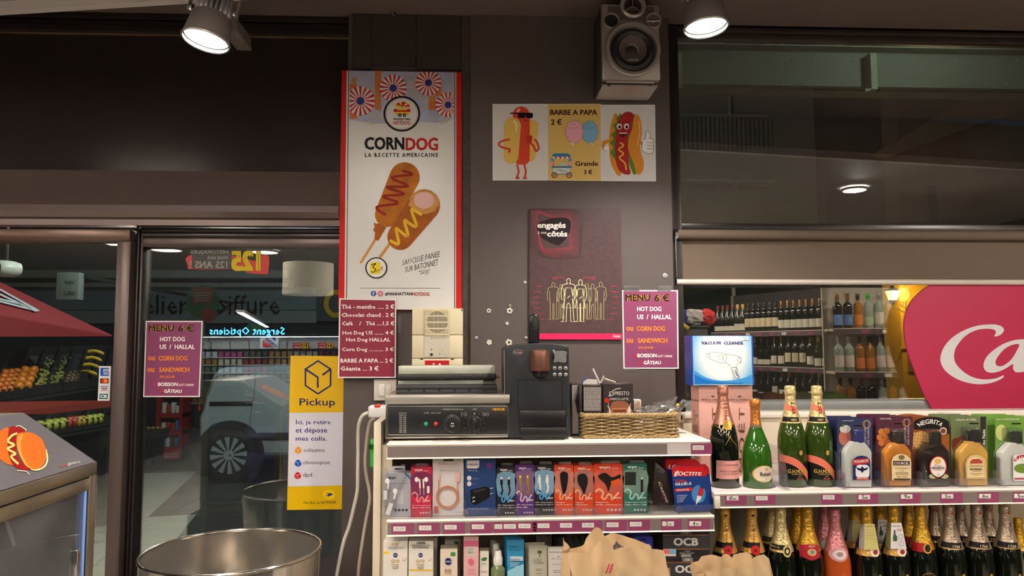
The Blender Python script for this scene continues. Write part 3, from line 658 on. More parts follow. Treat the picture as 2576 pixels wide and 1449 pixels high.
pp(t, 'lettuce_print', catm([(1085,830),(1098,860),(1070,890),(1075,940),(1045,990),(1040,1060),(1050,1130),(1055,1200),(1085,1272),(1105,1240),(1070,1100),(1070,1000),(1100,900)],4,True), Yq, lf, .0018)
pp(t, 'bun_print', catm([(1092,835),(1130,860),(1142,960),(1130,1080),(1158,1180),(1148,1250),(1110,1270),(1080,1180),(1045,1090),(1050,1010),(1075,930)],5,True), Yq, bo_, .0021)
stroke(t, 'bun_highlight', [catm([(1120,880),(1128,960),(1110,1060)],6)], 10, Yq, ink((236,182,96)), .0024)
stroke(t, 'mustard_print', [catm([(985,1040),(1010,1060),(975,1090),(1010,1120),(980,1150),(1020,1190),(1030,1240)],5)], 10, Yq, ink((236,190,60)), .0022)
stroke(t, 'limb_print', [catm([(905,1030),(868,1040),(866,1075),(890,1090)],5),[(1085,1030),(1150,1045)]], 26, Yq, bo_, .0012)
for cx in (980, 1032):
    pp(t, 'eye_print', ell(cx,922,19,22), Yq, ink(WHITE), .0022); pp(t, 'eye_print', ell(cx+2,926,10,12,16), Yq, ink((50,26,20)), .0025)
pp(t, 'mouth_print', [(972,968),(1040,966),(1030,990),(1005,1002),(985,990)], Yq, ink((90,20,26)), .0022); pp(t, 'mouth_print', [(976,968),(1038,966),(1034,974),(980,976)], Yq, ink(WHITE), .0025)
stroke(t, 'brow_print', [[(966,892),(985,884)],[(1024,884),(1046,892)]], 5, Yq, ink((60,20,20)), .0022)
pp(t, 'glove_print', catm([(1150,1020),(1170,1010),(1175,965),(1190,955),(1205,980),(1200,1012),(1225,1015),(1228,1060),(1225,1110),(1180,1118),(1145,1090)],4,True), Yq, ink((236,236,236)), .0015)
stroke(t, 'glove_print', [catm([(1150,1020),(1170,1010),(1175,965),(1190,955),(1205,980),(1200,1012),(1225,1015),(1228,1060),(1225,1110),(1180,1118),(1145,1090)],4,True),[(1180,1040),(1226,1040)],[(1180,1062),(1227,1062)],[(1180,1085),(1226,1085)]], 3, Yq, ink((70,70,74)), .0018)
pp(t, 'glove_print', ell(885,1080,20,16), Yq, ink((236,236,236)), .0016)
# --- dark "engagés" poster
C('d3'); Ye = -.012
t = board('staff_poster', 'dark maroon poster of outlined staff figures above the coffee machine', [(459,135),(1152,135),(1163,1130),(459,1130)], 0, mat('dark_poster', (74,52,54), .35, noise=.25, nscale=70, bump=.05, bscale=300), .012)
pk = ink((206,60,96))
base = [(520,200),(560,176),(640,200),(740,206),(770,240),(768,300),(768,420),(730,440),(620,446),(560,420),(530,340)]
cx, cy = 640, 320
pp(t, 'logo_blob', catm([(590,220),(640,205),(740,206),(772,245),(756,330),(700,400),(660,410),(560,360),(520,300),(518,250)],5,True), Ye, ink((40,32,34)), .0012)
for k in range(14):
    s = 1.0+.048*k; sh = .03*k
    pts = [(cx+(x-cx)*s*(1+.1*math.sin(k*.3+i)), cy+(y-cy)*s*(1+.06*math.cos(k*.4+i*1.3))) for i,(x,y) in enumerate(base)]
    pts = [(max(462,x), max(140,y)) for x,y in catm(pts,5,True)]
    stroke(t, 'logo_line', [pts], 3.2-.12*k, Ye, mat('poster_pink_%d'%k, (176-9*k, 48, 72-2*k), .4, noise=0), .0010, cyc=True)
txt(t, 'engagés', (518,240,734,296), Ye, (240,232,230), .05, eps=.0016); txt(t, 'à vos', (523,304,588,328), Ye, (240,232,230), .0, eps=.0016); txt(t, 'côtés', (593,306,747,348), Ye, (240,232,230), .05, eps=.0016)
olv = ink((196,190,130)); olb = ink((226,224,170))
def person(cx, top, bot, s, apron, col, w, lean=0):
    h = bot-top; L = []
    hd = .055*h; L.append([(cx+hd*.8*math.cos(R(a)), top+hd*1.2+hd*1.2*math.sin(R(a))) for a in range(110,431,16)])
    sh = .125*h*s
    L.append(catm([(cx-hd*.6,top+.125*h),(cx-sh,top+.165*h),(cx-sh*1.2,top+.36*h),(cx-sh*1.05,top+.5*h)],4))
    L.append(catm([(cx+hd*.6,top+.125*h),(cx+sh,top+.165*h),(cx+sh*1.2,top+.36*h),(cx+sh*.95,top+.5*h)],4))
    L.append([(cx-sh*.75,top+.24*h),(cx-sh*.65,top+.55*h),(cx-sh*.75+lean,top+.97*h),(cx-sh*1.1+lean,bot),(cx-sh*.25+lean,bot),(cx-sh*.2+lean*.5,top+.62*h),(cx,top+.56*h)])
    L.append([(cx+sh*.75,top+.24*h),(cx+sh*.65,top+.55*h),(cx+sh*.75-lean,top+.97*h),(cx+sh*1.0-lean,bot),(cx+sh*.25-lean,bot),(cx+sh*.2-lean*.5,top+.62*h),(cx,top+.56*h)])
    if apron: L.append([(cx-sh*.45,top+.22*h),(cx+sh*.45,top+.22*h),(cx+sh*.95,top+.68*h),(cx-sh*.95,top+.68*h),(cx-sh*.45,top+.22*h)]); L.append([(cx-8,top+.46*h),(cx+10,top+.40*h)])
    stroke(t, 'figure_outline', L, w, Ye, col, .0012)
for a in ((640,695,975,1.1,0,olv,2.6,6),(700,710,972,.8,0,olv,2.4,0),(895,705,975,.9,0,olv,2.4,4),(938,708,975,.85,0,olv,2.6,-4),(1000,692,976,1,0,olv,2.6,5),(755,665,993,1.15,1,olb,4.4,-6),(845,675,992,1.0,1,olb,4.4,8)): person(*a)
ln = [[(505,724),(556,724)],[(492,766),(545,766)],[(485,807),(537,807)],[(485,849),(537,849)],[(492,890),(545,890)],[(505,932),(556,932)],[(535,974),(580,974)]]
stroke(t, 'tick_line', ln+[[(1626-a[0],a[1]),(1626-b_[0],b_[1])] for a,b_ in ln]+[[(627,658),(718,658),(730,682)],[(963,658),(872,658),(860,680)]], 3, Ye, pk, .0010)
txt(t, 'Gérant', (634,662,670,674), Ye, (190,60,90), 0); txt(t, 'Gérante', (912,662,956,674), Ye, (190,60,90), 0)
pp(t, 'footer_band', [(459,1083),(1162,1083),(1163,1129),(459,1128)], Ye, ink((214,42,92)), .0010)
txt(t, 'Casino', (1092,1092,1148,1112), Ye, WHITE, .02, .25, eps=.0014); txt(t, 'shop', (1126,1105,1146,1117), Ye, WHITE, .0, .25, eps=.0014)
# drilled holes, plugs and a bolt left in the wall
filler = mat('filler', (214,206,190), .8, bump=.5, bscale=300); holem = mat('hole_dark', (16,14,13), .9)
for i,(u, v, r, nm) in enumerate(((150,910,17,1),(308,910,22,1),(312,870,8,1),(289,1006,12,0),(153,1150,20,0),(302,1150,24,1))):
    p = P(u, v, 0); k = 2.85/F/CR[2]
    b = MB(); pts = [(p.x+r*k*(1+.10*math.sin(5*a+i)+.09*math.sin(9*a+2*i))*math.cos(a), -.0005, p.z+r*k*(1+.10*math.sin(5*a+i)+.09*math.sin(9*a+2*i))*math.sin(a)) for a in [2*math.pi*j/30 for j in range(30)]]
    o = thing('wall_plug_hole', ['small drilled wall hole left of the pair of upper holes','ragged drilled hole directly above the small filled dot','tiny drilled hole, topmost of the wall holes','small filled dot between the upper and lower holes','filled patch, lower left of the four drilled holes','ragged drilled hole just above the coffee machine corner'][i], 'wall hole', (p.x,0,p.z), 'drilled holes in the column')
    b.prism(pts, (0,-.0025,0)); b.make('filler_patch', filler, o)
    if nm: MB().lathe([(r*k*.33,0),(r*k*.33,.0012)], (p.x+.0005,-.003,p.z), 12, (0,-1,0)).make('hole', holem, o)
for i,(u,v,r) in enumerate(((1487,645,22),(424,697,14),(57,1118,14),(432,1117,13))):
    p = P(u,v,0); k = 2.85/F/CR[2]
    o = thing('wall_bolt', ['round steel bolt head above the right menu notice','small steel anchor left of the dark poster','small steel anchor near the filled lower left hole','small steel anchor beside the coffee machine lever'][i], 'bolt', (p.x,0,p.z), 'metal anchors in the column')
    MB().lathe([(r*k,0),(r*k*.9,.003),(r*k*.5,.004)], p, 16, (0,-1,0)).make('head', mat('bolt_steel',(160,160,162),.4,metal=.6,noise=.3,nscale=200), o, smooth=True)
# ================================================================== fire alarm box, switch, socket strip, cables
C('d4'); Ya = -.07
ivory = mat('ivory_plastic', (216,205,172), .42, noise=.03, nscale=30)
x0, x1 = P(535,300,Ya).x, P(1035,300,Ya).x; z0, z1 = P(700,700,Ya).z, P(700,62,Ya).z
t = thing('fire_alarm_box', 'cream fire alarm box with round speaker grille under the poster', 'alarm box', ((x0+x1)/2, .01, z0))
for (ya, yb) in ((62,322),(326,552),(556,700)):
    MB().box(x0, x1, Ya, .018, P(700,yb,Ya).z, P(700,ya,Ya).z).make('housing', ivory, t, bevel=.002)
b = MB().box(P(655,200,Ya).x, P(908,200,Ya).x, Ya-.004, Ya, P(700,320,Ya).z, P(700,68,Ya).z); b.make('grille_plate', mat('ivory_plastic_2',(206,194,158),.42), t, bevel=.0015)
disc(t, 'speaker_opening', 783, 197, 102, 108, surf_plane(Ya-.004,.0005), mat('grille_dark',(42,38,34),.8), rings=1)
b = MB()
for r_ in range(4):
    ya = 80+62*r_
    for k in range(19):
        u = 668+12.4*k; a = P(u,ya,Ya-.005); c = P(u+5.6,ya+50,Ya-.005); b.box(a.x,c.x,Ya-.0062,Ya-.004,c.z,a.z)
    a = P(660,ya+50,Ya-.005); c = P(905,ya+62,Ya-.005); b.box(a.x,c.x,Ya-.0064,Ya-.004,c.z,a.z)
b.make('grille_bars', ivory, t)
pp(t, 'control_panel', [(658,330),(905,330),(906,545),(656,545)], Ya, ink((200,194,176)), .003, back=.003)
txt(t, 'Feu', (745,350,768,358), Ya, (60,60,60), .03, eps=.0036)
pp(t, 'label_line', rect(770,352,875,355), Ya, ink((110,110,104)), .0034); disc(t, 'indicator', 728, 354, 5, 5, surf_plane(Ya,.0036), ink(BLACK), rings=1); disc(t, 'indicator', 728, 467, 6, 6, surf_plane(Ya,.0036), ink(BLACK), rings=1)
k = 2.78/F/CR[2]; MB().lathe([(14*k,0),(12*k,.004)], P(727,516,Ya-.003), 16, (0,-1,0)).make('push_button', dark_pl, t, smooth=True)
pp(t, 'scuff_mark', [(800,505),(818,498),(812,518),(798,524)], Ya, ink((160,152,140)), .0036); pp(t, 'scuff_mark', [(848,505),(862,522),(866,532),(852,520)], Ya, ink((160,152,140)), .0036); disc(t, 'scuff_mark', 830, 478, 7, 7, surf_plane(Ya,.0036), ink((206,150,70)), rings=1)
for u in (615, 915): pp(t, 'slot', rect(u,557,u+30,567), Ya, ink((40,36,32)), .0012)
pp(t, 'red_label', [(662,575),(900,575),(900,700),(662,700)], Ya, ink((186,36,40)), .0015, back=.0015)
txt(t, 'F', (740,600,760,632), Ya, WHITE, .03, eps=.003)
pp(t, 'flame_sign', catm([(805,598),(818,614),(816,630),(804,634),(793,626),(796,612),(803,610)],4,True), Ya, ink(WHITE), .003)
pp(t, 'black_tape', [(1018,68),(1034,74),(1030,92),(1022,84)], Ya, ink(BLACK), .001)
# scrap of tape beside it
pp(w1, 'tape_scrap', [(392,135),(426,135),(422,302),(392,305)], .02, clear('old_tape',(200,196,190),.1,.3,mist=.35), .002)
# light switch
Ysw = .008
t = thing('light_switch', 'white double light switch below the price list', 'switch', (P(270,970,Ysw).x,.015,P(270,970,Ysw).z))
a, c = P(158,758,Ysw), P(380,972,Ysw)
MB().box(a.x,c.x,Ysw,.02,c.z,a.z).make('plate', mat('ivory_switch',(218,212,200),.35), t, bevel=.004, seg=3)
for (u0,u1) in ((208,266),(269,328)):
    a, c = P(u0,806,Ysw-.004), P(u1,924,Ysw-.004); MB().box(a.x,c.x,Ysw-.005,Ysw,c.z,a.z).make('rocker', mat('switch_white',(226,222,214),.3), t, bevel=.0015)
stroke(t, 'pen_mark', [catm([(240,822),(246,840),(258,858),(280,862)],5)], 2.5, Ysw-.005, ink((120,120,120)), .0005)
# power strip with rocker, on the end of the shelf
Ypw = -.265
a, c = P(100,1022,Ypw), P(330,1142,Ypw)
t = thing('power_strip', 'white power strip end with red switch beside the waffle maker', 'power strip', ((a.x+c.x)/2, Ypw+.03, c.z))
MB().box(a.x, c.x+.12, Ypw, Ypw+.055, c.z, a.z).make('body', mat('white_plastic',(230,228,228),.3), t, bevel=.008, seg=3)
a, c = P(163,1018,Ypw), P(222,1042,Ypw); MB().box(a.x,c.x,Ypw-.001,Ypw+.04,c.z,a.z+.002).make('rocker', mat('red_rocker',(214,50,40),.25), t, bevel=.003)
wire = mat('white_cable', (216,210,202), .4); wire2 = mat('beige_cable', (196,184,168), .4)
C('f5')
def cable(name, label, pts, m, r):
    q = catm([P(u,v,Y) for u,v,Y in pts], 7); q = [Vector(x) for x in q]
    t = tag(MB().tube(q, r, 8).make(name, m, None, smooth=True), label, 'cable', 'cables hanging from the power strip')
cable('power_cable', 'white power cable looping out from the power strip, left of the pair', [(228,365,-.29),(190,385,-.29),(166,440,-.28),(160,520,-.26),(160,640,-.25),(158,760,-.25),(155,880,-.24),(130,1000,-.23),(100,1120,-.22),(62,1230,-.22),(30,1380,-.22),(10,1500,-.22)], wire, .0062)
cable('power_cable', 'beige power cable hanging closer to the shelf upright', [(268,402,-.26),(240,425,-.25),(226,480,-.24),(214,580,-.23),(206,690,-.23),(214,780,-.22),(232,870,-.22),(236,950,-.22),(212,1080,-.21),(186,1240,-.21),(166,1380,-.2),(158,1500,-.2)], wire2, .0056)
C('n'); a, c = P(931,1105,-.33), P(945,1176,-.33)
t = thing('green_clip', 'green plastic case clipped to the shelf upright', 'clip', ((a.x+c.x)/2,-.31,c.z))
MB().box(a.x,c.x+.02,-.33,-.29,c.z,a.z).make('body', mat('green_plastic',(52,176,60),.3), t, bevel=.004); MB().box(a.x-.003,a.x+.012,-.334,-.29,P(935,1130,-.33).z,P(935,1118,-.33).z).make('clasp', clear('green_clear',(170,220,180),.1), t)
# ================================================================== prints on the glass
C('f4'); Yg = .100
def cubelogo(t, cx, cy, r, col, Y, e=.0012):
    h = [(cx+r*math.cos(R(a)), cy+r*math.sin(R(a))) for a in (-90,-30,30,90,150,210)]
    pp(t, 'cube_logo', h, Y, ink(col), e); w = ink((240,240,244))
    stroke(t, 'cube_logo', [[h[5],(cx,cy),(cx,cy+r*.62)],[(cx+r*.3,cy-r*.18),h[1]]], r*.12, Y, w, e+.0004)
YEL, NAVY = (236,190,8), (44,44,120)
C('n')
pts = [(731,895),(867,896),(862,1281),(722,1283)]
t = board('parcel_pickup_poster', 'yellow and white parcel pickup poster on the glass door', pts, Yg+.003, mat('poster_yellow', YEL, .3, noise=.02), .003)
pp(t, 'white_field', [(728,1038.5),(865.5,1037),(863,1221),(724.5,1224)], Yg, mat('poster_lilac_white',(222,220,232),.3,noise=.02))
C('f4')
h = [(1220+142*math.cos(R(a))*.98, 340+158*math.sin(R(a))) for a in (-90,-30,30,90,150,210)]
stroke(t, 'parcel_symbol', [h], 17, Yg, ink(NAVY), cyc=True); stroke(t, 'parcel_symbol', [[h[5],(1218,340),(1218,440)],[(1262,318),h[1]]], 17, Yg, ink(NAVY), .0010)
txt(t, 'Pickup', (1042,542,1384,632), Yg, NAVY, .01)
for s, q in (('Ici, je retire',(1008,748,1340,803)),('et dépose',(1006,822,1308,885)),('mes colis.',(1006,905,1304,948))): txt(t, s, q, Yg, NAVY, .012)
for s, q, col in (('colissimo',(1082,1020,1284,1056),(236,150,40)),('chronopost',(1078,1138,1336,1186),(24,88,176)),('dpd',(1078,1255,1162,1306),(206,44,40))):
    txt(t, s, q, Yg, (60,58,66), .004); cubelogo(t, {'c':1030,'d':1025}[s[0]] if s != 'chronopost' else 1028, (q[1]+q[3])/2+(2 if s != 'colissimo' else 2), 36, col, Yg)
C('c5')
pp(t, 'post_logo', ell(1574,790,50,38), Yg, ink((250,214,30)))
pp(t, 'post_logo', [(1545,778),(1600,776),(1590,784),(1616,784),(1560,808),(1568,797),(1534,800),(1572,789)], Yg, ink((40,50,130)), .0012)
txt(t, 'Une filiale de', (1364,842,1500,864), Yg, (70,58,30), .0); txt(t, 'LA POSTE', (1512,842,1630,860), Yg, (60,52,50), .015)
# payment stickers
C('f1')
t = board('payment_stickers', 'strip of bank card stickers on the door glass edge', [(1448,354),(1618,354),(1598,858),(1424,858)], .0745, ink((222,220,222)), .0012, cat='sticker')
Ys = .0733
pp(t, 'card_logo', [(1464,378),(1588,378),(1586,496),(1462,496)], Ys, ink((28,86,180))); txt(t, 'AM', (1500,394,1584,434), Ys, WHITE, .03); txt(t, 'EX', (1512,444,1582,478), Ys, WHITE, .03)
pp(t, 'card_logo', [(1462,534),(1584,534),(1582,606),(1460,606)], Ys, ink(BLACK)); pp(t, 'card_logo', ell(1505,570,30,30), Ys, ink((214,40,36)), .0012); pp(t, 'card_logo', ell(1542,570,30,30), Ys, ink((240,130,36)), .0015)
txt(t, 'VISA', (1474,664,1564,698), Ys, (40,40,110), .03, .2); pp(t, 'card_logo', rect(1458,644,1580,652), Ys, ink((40,40,80))); pp(t, 'card_logo', rect(1454,708,1576,717), Ys, ink((216,130,96)))
pp(t, 'card_logo', [(1452,756),(1574,756),(1570,834),(1448,834)], Ys, ink((40,110,120))); txt(t, 'CB', (1462,772,1560,818), Ys, WHITE, .05)
# vinyl stuck on the outside of the glass, read from the street
C('c3'); Yo = .116; vin = clear('vinyl_white', (120,120,120), .05, .2, mist=.5)
def vinyl(name, label): return thing(name, label, 'window decal', (P(900,600,Yo).x, Yo, P(900,600,Yo).z), 'decals on the door glass')
red_v = mat('vinyl_red', (190,36,30), .4, noise=.1); 
Yo = .1034
t = vinyl('anniversary_decal', 'red and yellow anniversary decal high on the door glass, seen reversed')
pp(t, 'red_field', catm([(445,205),(440,300),(455,320),(700,322),(905,322),(930,350),(1080,362),(1100,350),(1108,215),(1040,210),(1030,260),(800,205)],3,True), Yo, red_v, 0)
pp(t, 'dark_field', rrect(470,160,800,318,12), Yo, mat('vinyl_dark',(46,42,40),.4), .0006)
for s, q in (('HISTORIQUES',(458,160,770,196)),('POUR NOS',(598,214,768,240)),('125 ANS !',(455,252,765,312))): txt(t, s, q, Yo, (150,148,140), .04, mirror=True)
txt(t, '125', (795,165,1040,335), Yo, (206,180,40), .08, mirror=True, eps=.0016)
Yo = .116
t = vinyl('loyalty_decal', 'faint reversed lettering about meal vouchers on the door glass')
txt(t, "d'achats", (965,485,1220,538), Yo, vin, .0, mirror=True); txt(t, 'et tickets resto acceptés', (860,552,1325,590), Yo, vin, -.005, mirror=True); txt(t, 'Un programme de fidélité', (1245,845,1590,868), Yo, vin, -.005, mirror=True)
for i,(cx,cy,r,col,c2,lb) in enumerate(((560,590,138,(52,96,62),(150,60,64),'large round green decal with a red square, left of the door glass'),(1006,835,92,(58,130,170),(52,130,70),'blue and green round decal in front of the blue neon sign'))):
    t = vinyl('round_decal', lb)
    disc(t, 'disc', cx, cy, r, r, lambda u,v: P(u,v,Yo-.0002*i), mat('decal_%d'%i, col, .4, noise=.25, nscale=8), rings=2, n=36)
    pp(t, 'field', rect(cx-r*.62,cy-r*.85,cx+r*.62,cy+r*.1) if i == 0 else rect(cx-r*.7,cy-r*.6,cx+r*.65,cy+r*.1), Yo, mat('decalf_%d'%i, c2, .4, noise=.2), .0008+.0002*i)
    for k in range(4): stroke(t, 'print_line', [[(cx-r*.5,cy-r*(.52-.15*k)),(cx+r*(.5-.12*(k%2)),cy-r*(.52-.15*k))]], r*.05, Yo, ink((190,180,176)), .0018)
    if i == 0: disc(t, 'face_disc', cx+40, cy+112, 62, 62, lambda u,v: P(u,v,Yo-.0016), mat('decal_tomato',(160,44,44),.4), rings=1)
# ================================================================== pink brand sign in the window
C('f6'); Yc = .058
edge = catm([(420,40),(385,75),(330,115),(260,175),(200,250),(160,340),(140,430),(138,520),(152,650),(182,770),(240,930),(330,1160),(424,1331)],4)
t = thing('brand_sign', 'magenta window sign with large white cursive lettering', 'sign', (P(1000,1331,Yc).x, Yc, P(1000,1331,Yc).z))
pink = mat('sign_magenta', (184,22,72), .5, noise=.02)
pts = edge+[(2600,1331),(2700,1000),(2760,600),(2700,250),(2560,40)]
MB().prism([P(u,v,Yc) for u,v in pts], (0,.006,0)).make('panel', pink, t)
stroke(t, 'dark_edge', [edge], 3, Yc, ink((90,20,44)), .0006)
wl = mat('sign_white', (214,212,216), .45, noise=.02)
Cc = [(1150,525),(1130,490),(1075,470),(1000,467),(880,480),(770,515),(660,575),(575,650),(525,730),(505,810),(515,870),(550,930),(620,990),(720,1040),(830,1068),(920,1073),(1010,1062),(1090,1035),(1142,1005),(1147,985),(1138,983),(1085,1008),(1000,1023),(920,1022),(830,1000),(750,955),(690,900),(655,850),(643,790),(655,720),(690,660),(740,600),(810,550),(890,520),(970,511),(1040,517),(1066,537),(1064,562),(1050,580),(1062,590),(1095,582),(1130,560)]
pp(t, 'letter', catm(Cc,2,True), Yc, wl, .001)
Ca = [(1500,612),(1352,617),(1260,625),(1150,660),(1040,730),(970,800),(942,870),(950,920),(985,950),(1035,957),(1110,940),(1180,905),(1240,868),(1240,910),(1255,940),(1285,953),(1360,944),(1430,915),(1500,870),(1490,850),(1430,878),(1405,868),(1440,780)]
pp(t, 'letter', catm(Ca,2,True), Yc, wl, .001)
pp(t, 'letter_counter', catm([(1306,668),(1230,675),(1150,720),(1090,790),(1065,840),(1070,875),(1095,889),(1140,885),(1200,845),(1240,800),(1275,740)],2,True), Yc, pink, .0016)
txt(t, 'sino', (1520,600,2400,955), Yc, wl, .06, .35)
# ================================================================== shelving
rail_m = mat('price_rail', (128,116,114), .3, noise=.03, nscale=2); tag_m = mat('price_tag_purple', (146,68,104), .35, noise=.08, nscale=30); stk = ink((230,226,222)); pen = ink((120,118,124)); 
def shelf(t, x0, x1, Yf, Yb, z, rail_h, board_m=None):
    MB().box(x0, x1, Yf+.012, Yb, z-.02, z).make('shelf_board', board_m or white_m, t, bevel=.002)
    prof = [(Yf+.012,z),(Yf+.003,z),(Yf,z-.004),(Yf+.003,z-.009),(Yf+.006,z-.011),(Yf+.004,z-rail_h+.004),(Yf-.001,z-rail_h),(Yf+.012,z-rail_h-.002)]
    MB().prism([(x0,y,q) for y,q in prof], (x1-x0,0,0)).make('rail_lip', white_m, t, smooth=25)
    MB().box(x0+.002, x1-.002, Yf+.0035, Yf+.006, z-rail_h+.004, z-.010).make('price_rail', rail_m, t)
def ptag(t, u0, v0, u1, v1, Y, s=None, hand=True, sq=None, cents=None):
    o = pp(t, 'price_tag', rect(u0,v0,u1,v1), Y, tag_m, .0004)
    if sq is None: return
    pp(o, 'sticker', rect(*sq), Y, stk, .0008)
    x0,y0,x1,y1 = sq; w, h = x1-x0, y1-y0
    if hand: txt(o, s, (x0+w*.15,y0+h*.22,x1-w*.15,y1-h*.18), Y, pen, -.012, .25, eps=.0012)
    else:
        txt(o, s, (x0+w*.30-w*.09*(len(s)-1),y0+h*.05,x0+w*.50,y1-h*.1), Y, (40,38,42), .01, eps=.0012); txt(o, cents, (x0+w*.55,y0+h*.45,x0+w*.80,y1-h*.18), Y, (40,38,42), .02, eps=.0012)
C('n'); YL = -.62
lx0, lx1 = P(972,1200,YL).x, P(1790,1200,YL).x
zA = P(1380,1112,YL).z; zB = P(1380,1303,YL).z; zC3 = zB-.30
t = LB = thing('shelf_unit', 'cream shelf unit with phone accessories and cosmetics below the coffee machine', 'shelf', ((lx0+lx1)/2,-.3,0))
MB().box(lx0-.004, lx1, -.10, -.085, 0, zA+.02).make('back_panel', cream, t)
px0, px1 = P(941,1200,-.5).x, P(960,1200,-.5).x
MB().box(px0, px1, -.52, -.085, 0, P(945,1060,-.5).z).make('upright', cream, t, bevel=.003)
MB().box(px1-.002, lx0+.004, -.5, -.10, 0, zA-.02).make('side_panel', cream, t)
MB().box(lx1-.012, lx1, -.45, -.085, 0, zA-.02).make('upright', cream, t, bevel=.002)
pu = P(1716,1060,-.09)
MB().box(pu.x-.018, pu.x+.006, -.11, -.085, zA, P(1716,1038,-.09).z).make('upright', cream, t, bevel=.002)
b = MB()
for k in range(4): b.box(pu.x-.010,pu.x-.004,-.1112,-.109,zA+.012+.03*k,zA+.028+.03*k)
b.make('slot', dark_pl, t)
shelf(t, lx0, lx1, YL, -.10, zA, .045, white_m); shelf(t, lx0+.002, lx1+.006, YL, -.10, zB, .046); 
MB().box(lx0, lx1, -.6, -.10, zC3-.03, zC3).make('shelf_board', white_m, t)
C('d7'); YT = YL+.0036
pp(t, 'price_tag', rect(1330,140,1562,250), YT, ink((206,200,200)), .0003); ptag(t, 1565,132,1772,250, YT, '30€', True, (1580,158,1692,204))
C('d6')
for (u0,u1,s,q) in ((255,478,'45,00',(272,960,394,1006)),(512,730,'17.95€',(526,950,648,998)),(762,980,'19.00€',(778,944,898,990)),(1032,1250,'2.99€',(1048,940,1168,986)),(1262,1346,'13,00',(1272,938,1348,984)),(1350,1484,'13,00',(1364,936,1482,982)),(1488,1690,'6,50',(1508,932,1628,978))):
    ptag(t, u0, 916, u1, 1036, YT, s, True, q)
C('d7')
for (u0,u1,s,q) in ((0,248,'11,50',(48,930,166,975)),(252,468,'13,00',(270,926,388,972)),(470,688,'9,00',(488,924,606,970)),(716,928,'9,00',(730,920,848,966)),(946,1158,'13,50',(960,914,1078,960))):
    ptag(t, u0, 893, u1, 1012, YT, s, True, q)
for (u0,u1,s,c,q) in ((1268,1474,'2','20',(1280,910,1396,956)),(1534,1750,'4','90',(1548,908,1664,954))): ptag(t, u0, 886, u1, 1000, YT, s, False, q, c)
# acrylic guard with round divider pegs
C('n')
def guard(t, x0, x1, Y, z, h, pegs):
    MB().box(x0, x1, Y, Y+.0025, z+.001, z+h).make('acrylic_guard', acryl, t)
    for x in pegs:
        MB().lathe([(.0105,0),(.0105,.004),(.008,.006)], (x,Y-.0005,z+h*.55), 18, (0,-1,0)).make('divider_peg', acryl, t, smooth=True)
        MB().box(x-.001, x+.001, Y+.003, Y+.30, z+.001, z+.05).make('divider', acryl, t)
guard(t, lx0+.01, lx1+.012, YL+.014, zB, .028, [P(920+u/3.926,1295,YL).x for u in (440,640,985,1305,1500,1695)]+[P(1340+u/3.927,1290,YL).x for u in (235,430,620,905,1180,1465)])
# --- right bay
YR = -.60; rx0 = P(1797,1250,YR).x; rx1 = XR-.6; zD = P(2200,1234,YR).z; zE = P(2000,1276,-.52).z-.318
t = RB = thing('shelf_unit', 'cream shelf unit of champagne and small spirit flasks under the window', 'shelf', ((rx0+rx1)/2,-.3,0))
MB().box(lx1+.001, rx1, -.075, -.06, 0, P(2100,1050,-.075).z).make('back_panel', cream, t)
MB().box(lx1+.001, rx1, -.085, -.03, P(2100,1050,-.085).z, P(2100,1036,-.085).z).make('top_rail', white_m, t, bevel=.003)
a = P(2372,1038,-.09); MB().box(a.x-.02, a.x+.02, -.13, -.05, a.z-.012, a.z+.003).make('bracket', white_m, t, bevel=.001)
for dx in (.008,.014): MB().box(a.x+dx, a.x+dx+.003, -.132, -.13, a.z-.012, a.z-.003).make('slot', dark_pl, t)
shelf(t, rx0, rx1, YR, -.08, zD, .046); MB().box(rx0, rx1, YR+.01, -.08, zE-.02, zE).make('shelf_board', white_m, t)
MB().box(rx0, rx0+.018, YR-.002, YR+.01, zD-.047, zD-.010).make('rail_end', white_m, t, bevel=.002)
C('e2'); YT = YR+.0036
ptag(t, 292,330,582,484, YT, '65', False, (312,364,472,424), '50'); ptag(t, 686,326,976,480, YT, '69.95€', True, (708,364,868,424)); ptag(t, 1594,322,1882,476, YT, '39.90', True, (1616,352,1774,412))
C('e3')
for u0,u1,s,c,q in ((85,372,'5','80',(106,350,264,410)),(662,948,'9','80',(680,342,838,402)),(1212,1520,'5','98',(1232,338,1390,398)),(1720,2008,'6','82',(1740,336,1900,396)),(2196,2500,'5','98',(2216,334,2374,394))): ptag(t, u0, 312, u1, 466, YT, s, False, q, c)
C('n')
guard(t, rx0-.002, rx1, YR+.014, zD, .03, [P(u,1222,YR).x for u in (1981,2134,2233,2330,2426,2524)])
for u in (1975, 2112, 2226, 2322, 2420):   # clear side panels between the goods
    x = P(u,1170,-.56).x; pts = [(x,-.58,zD),(x,-.2,zD),(x,-.2,zD+.125),(x,-.50,zD+.125),(x,-.545,zD+.105),(x,-.575,zD+.05)]
    MB().prism(pts, (.002,0,0)).make('clear_divider', acryl, t)
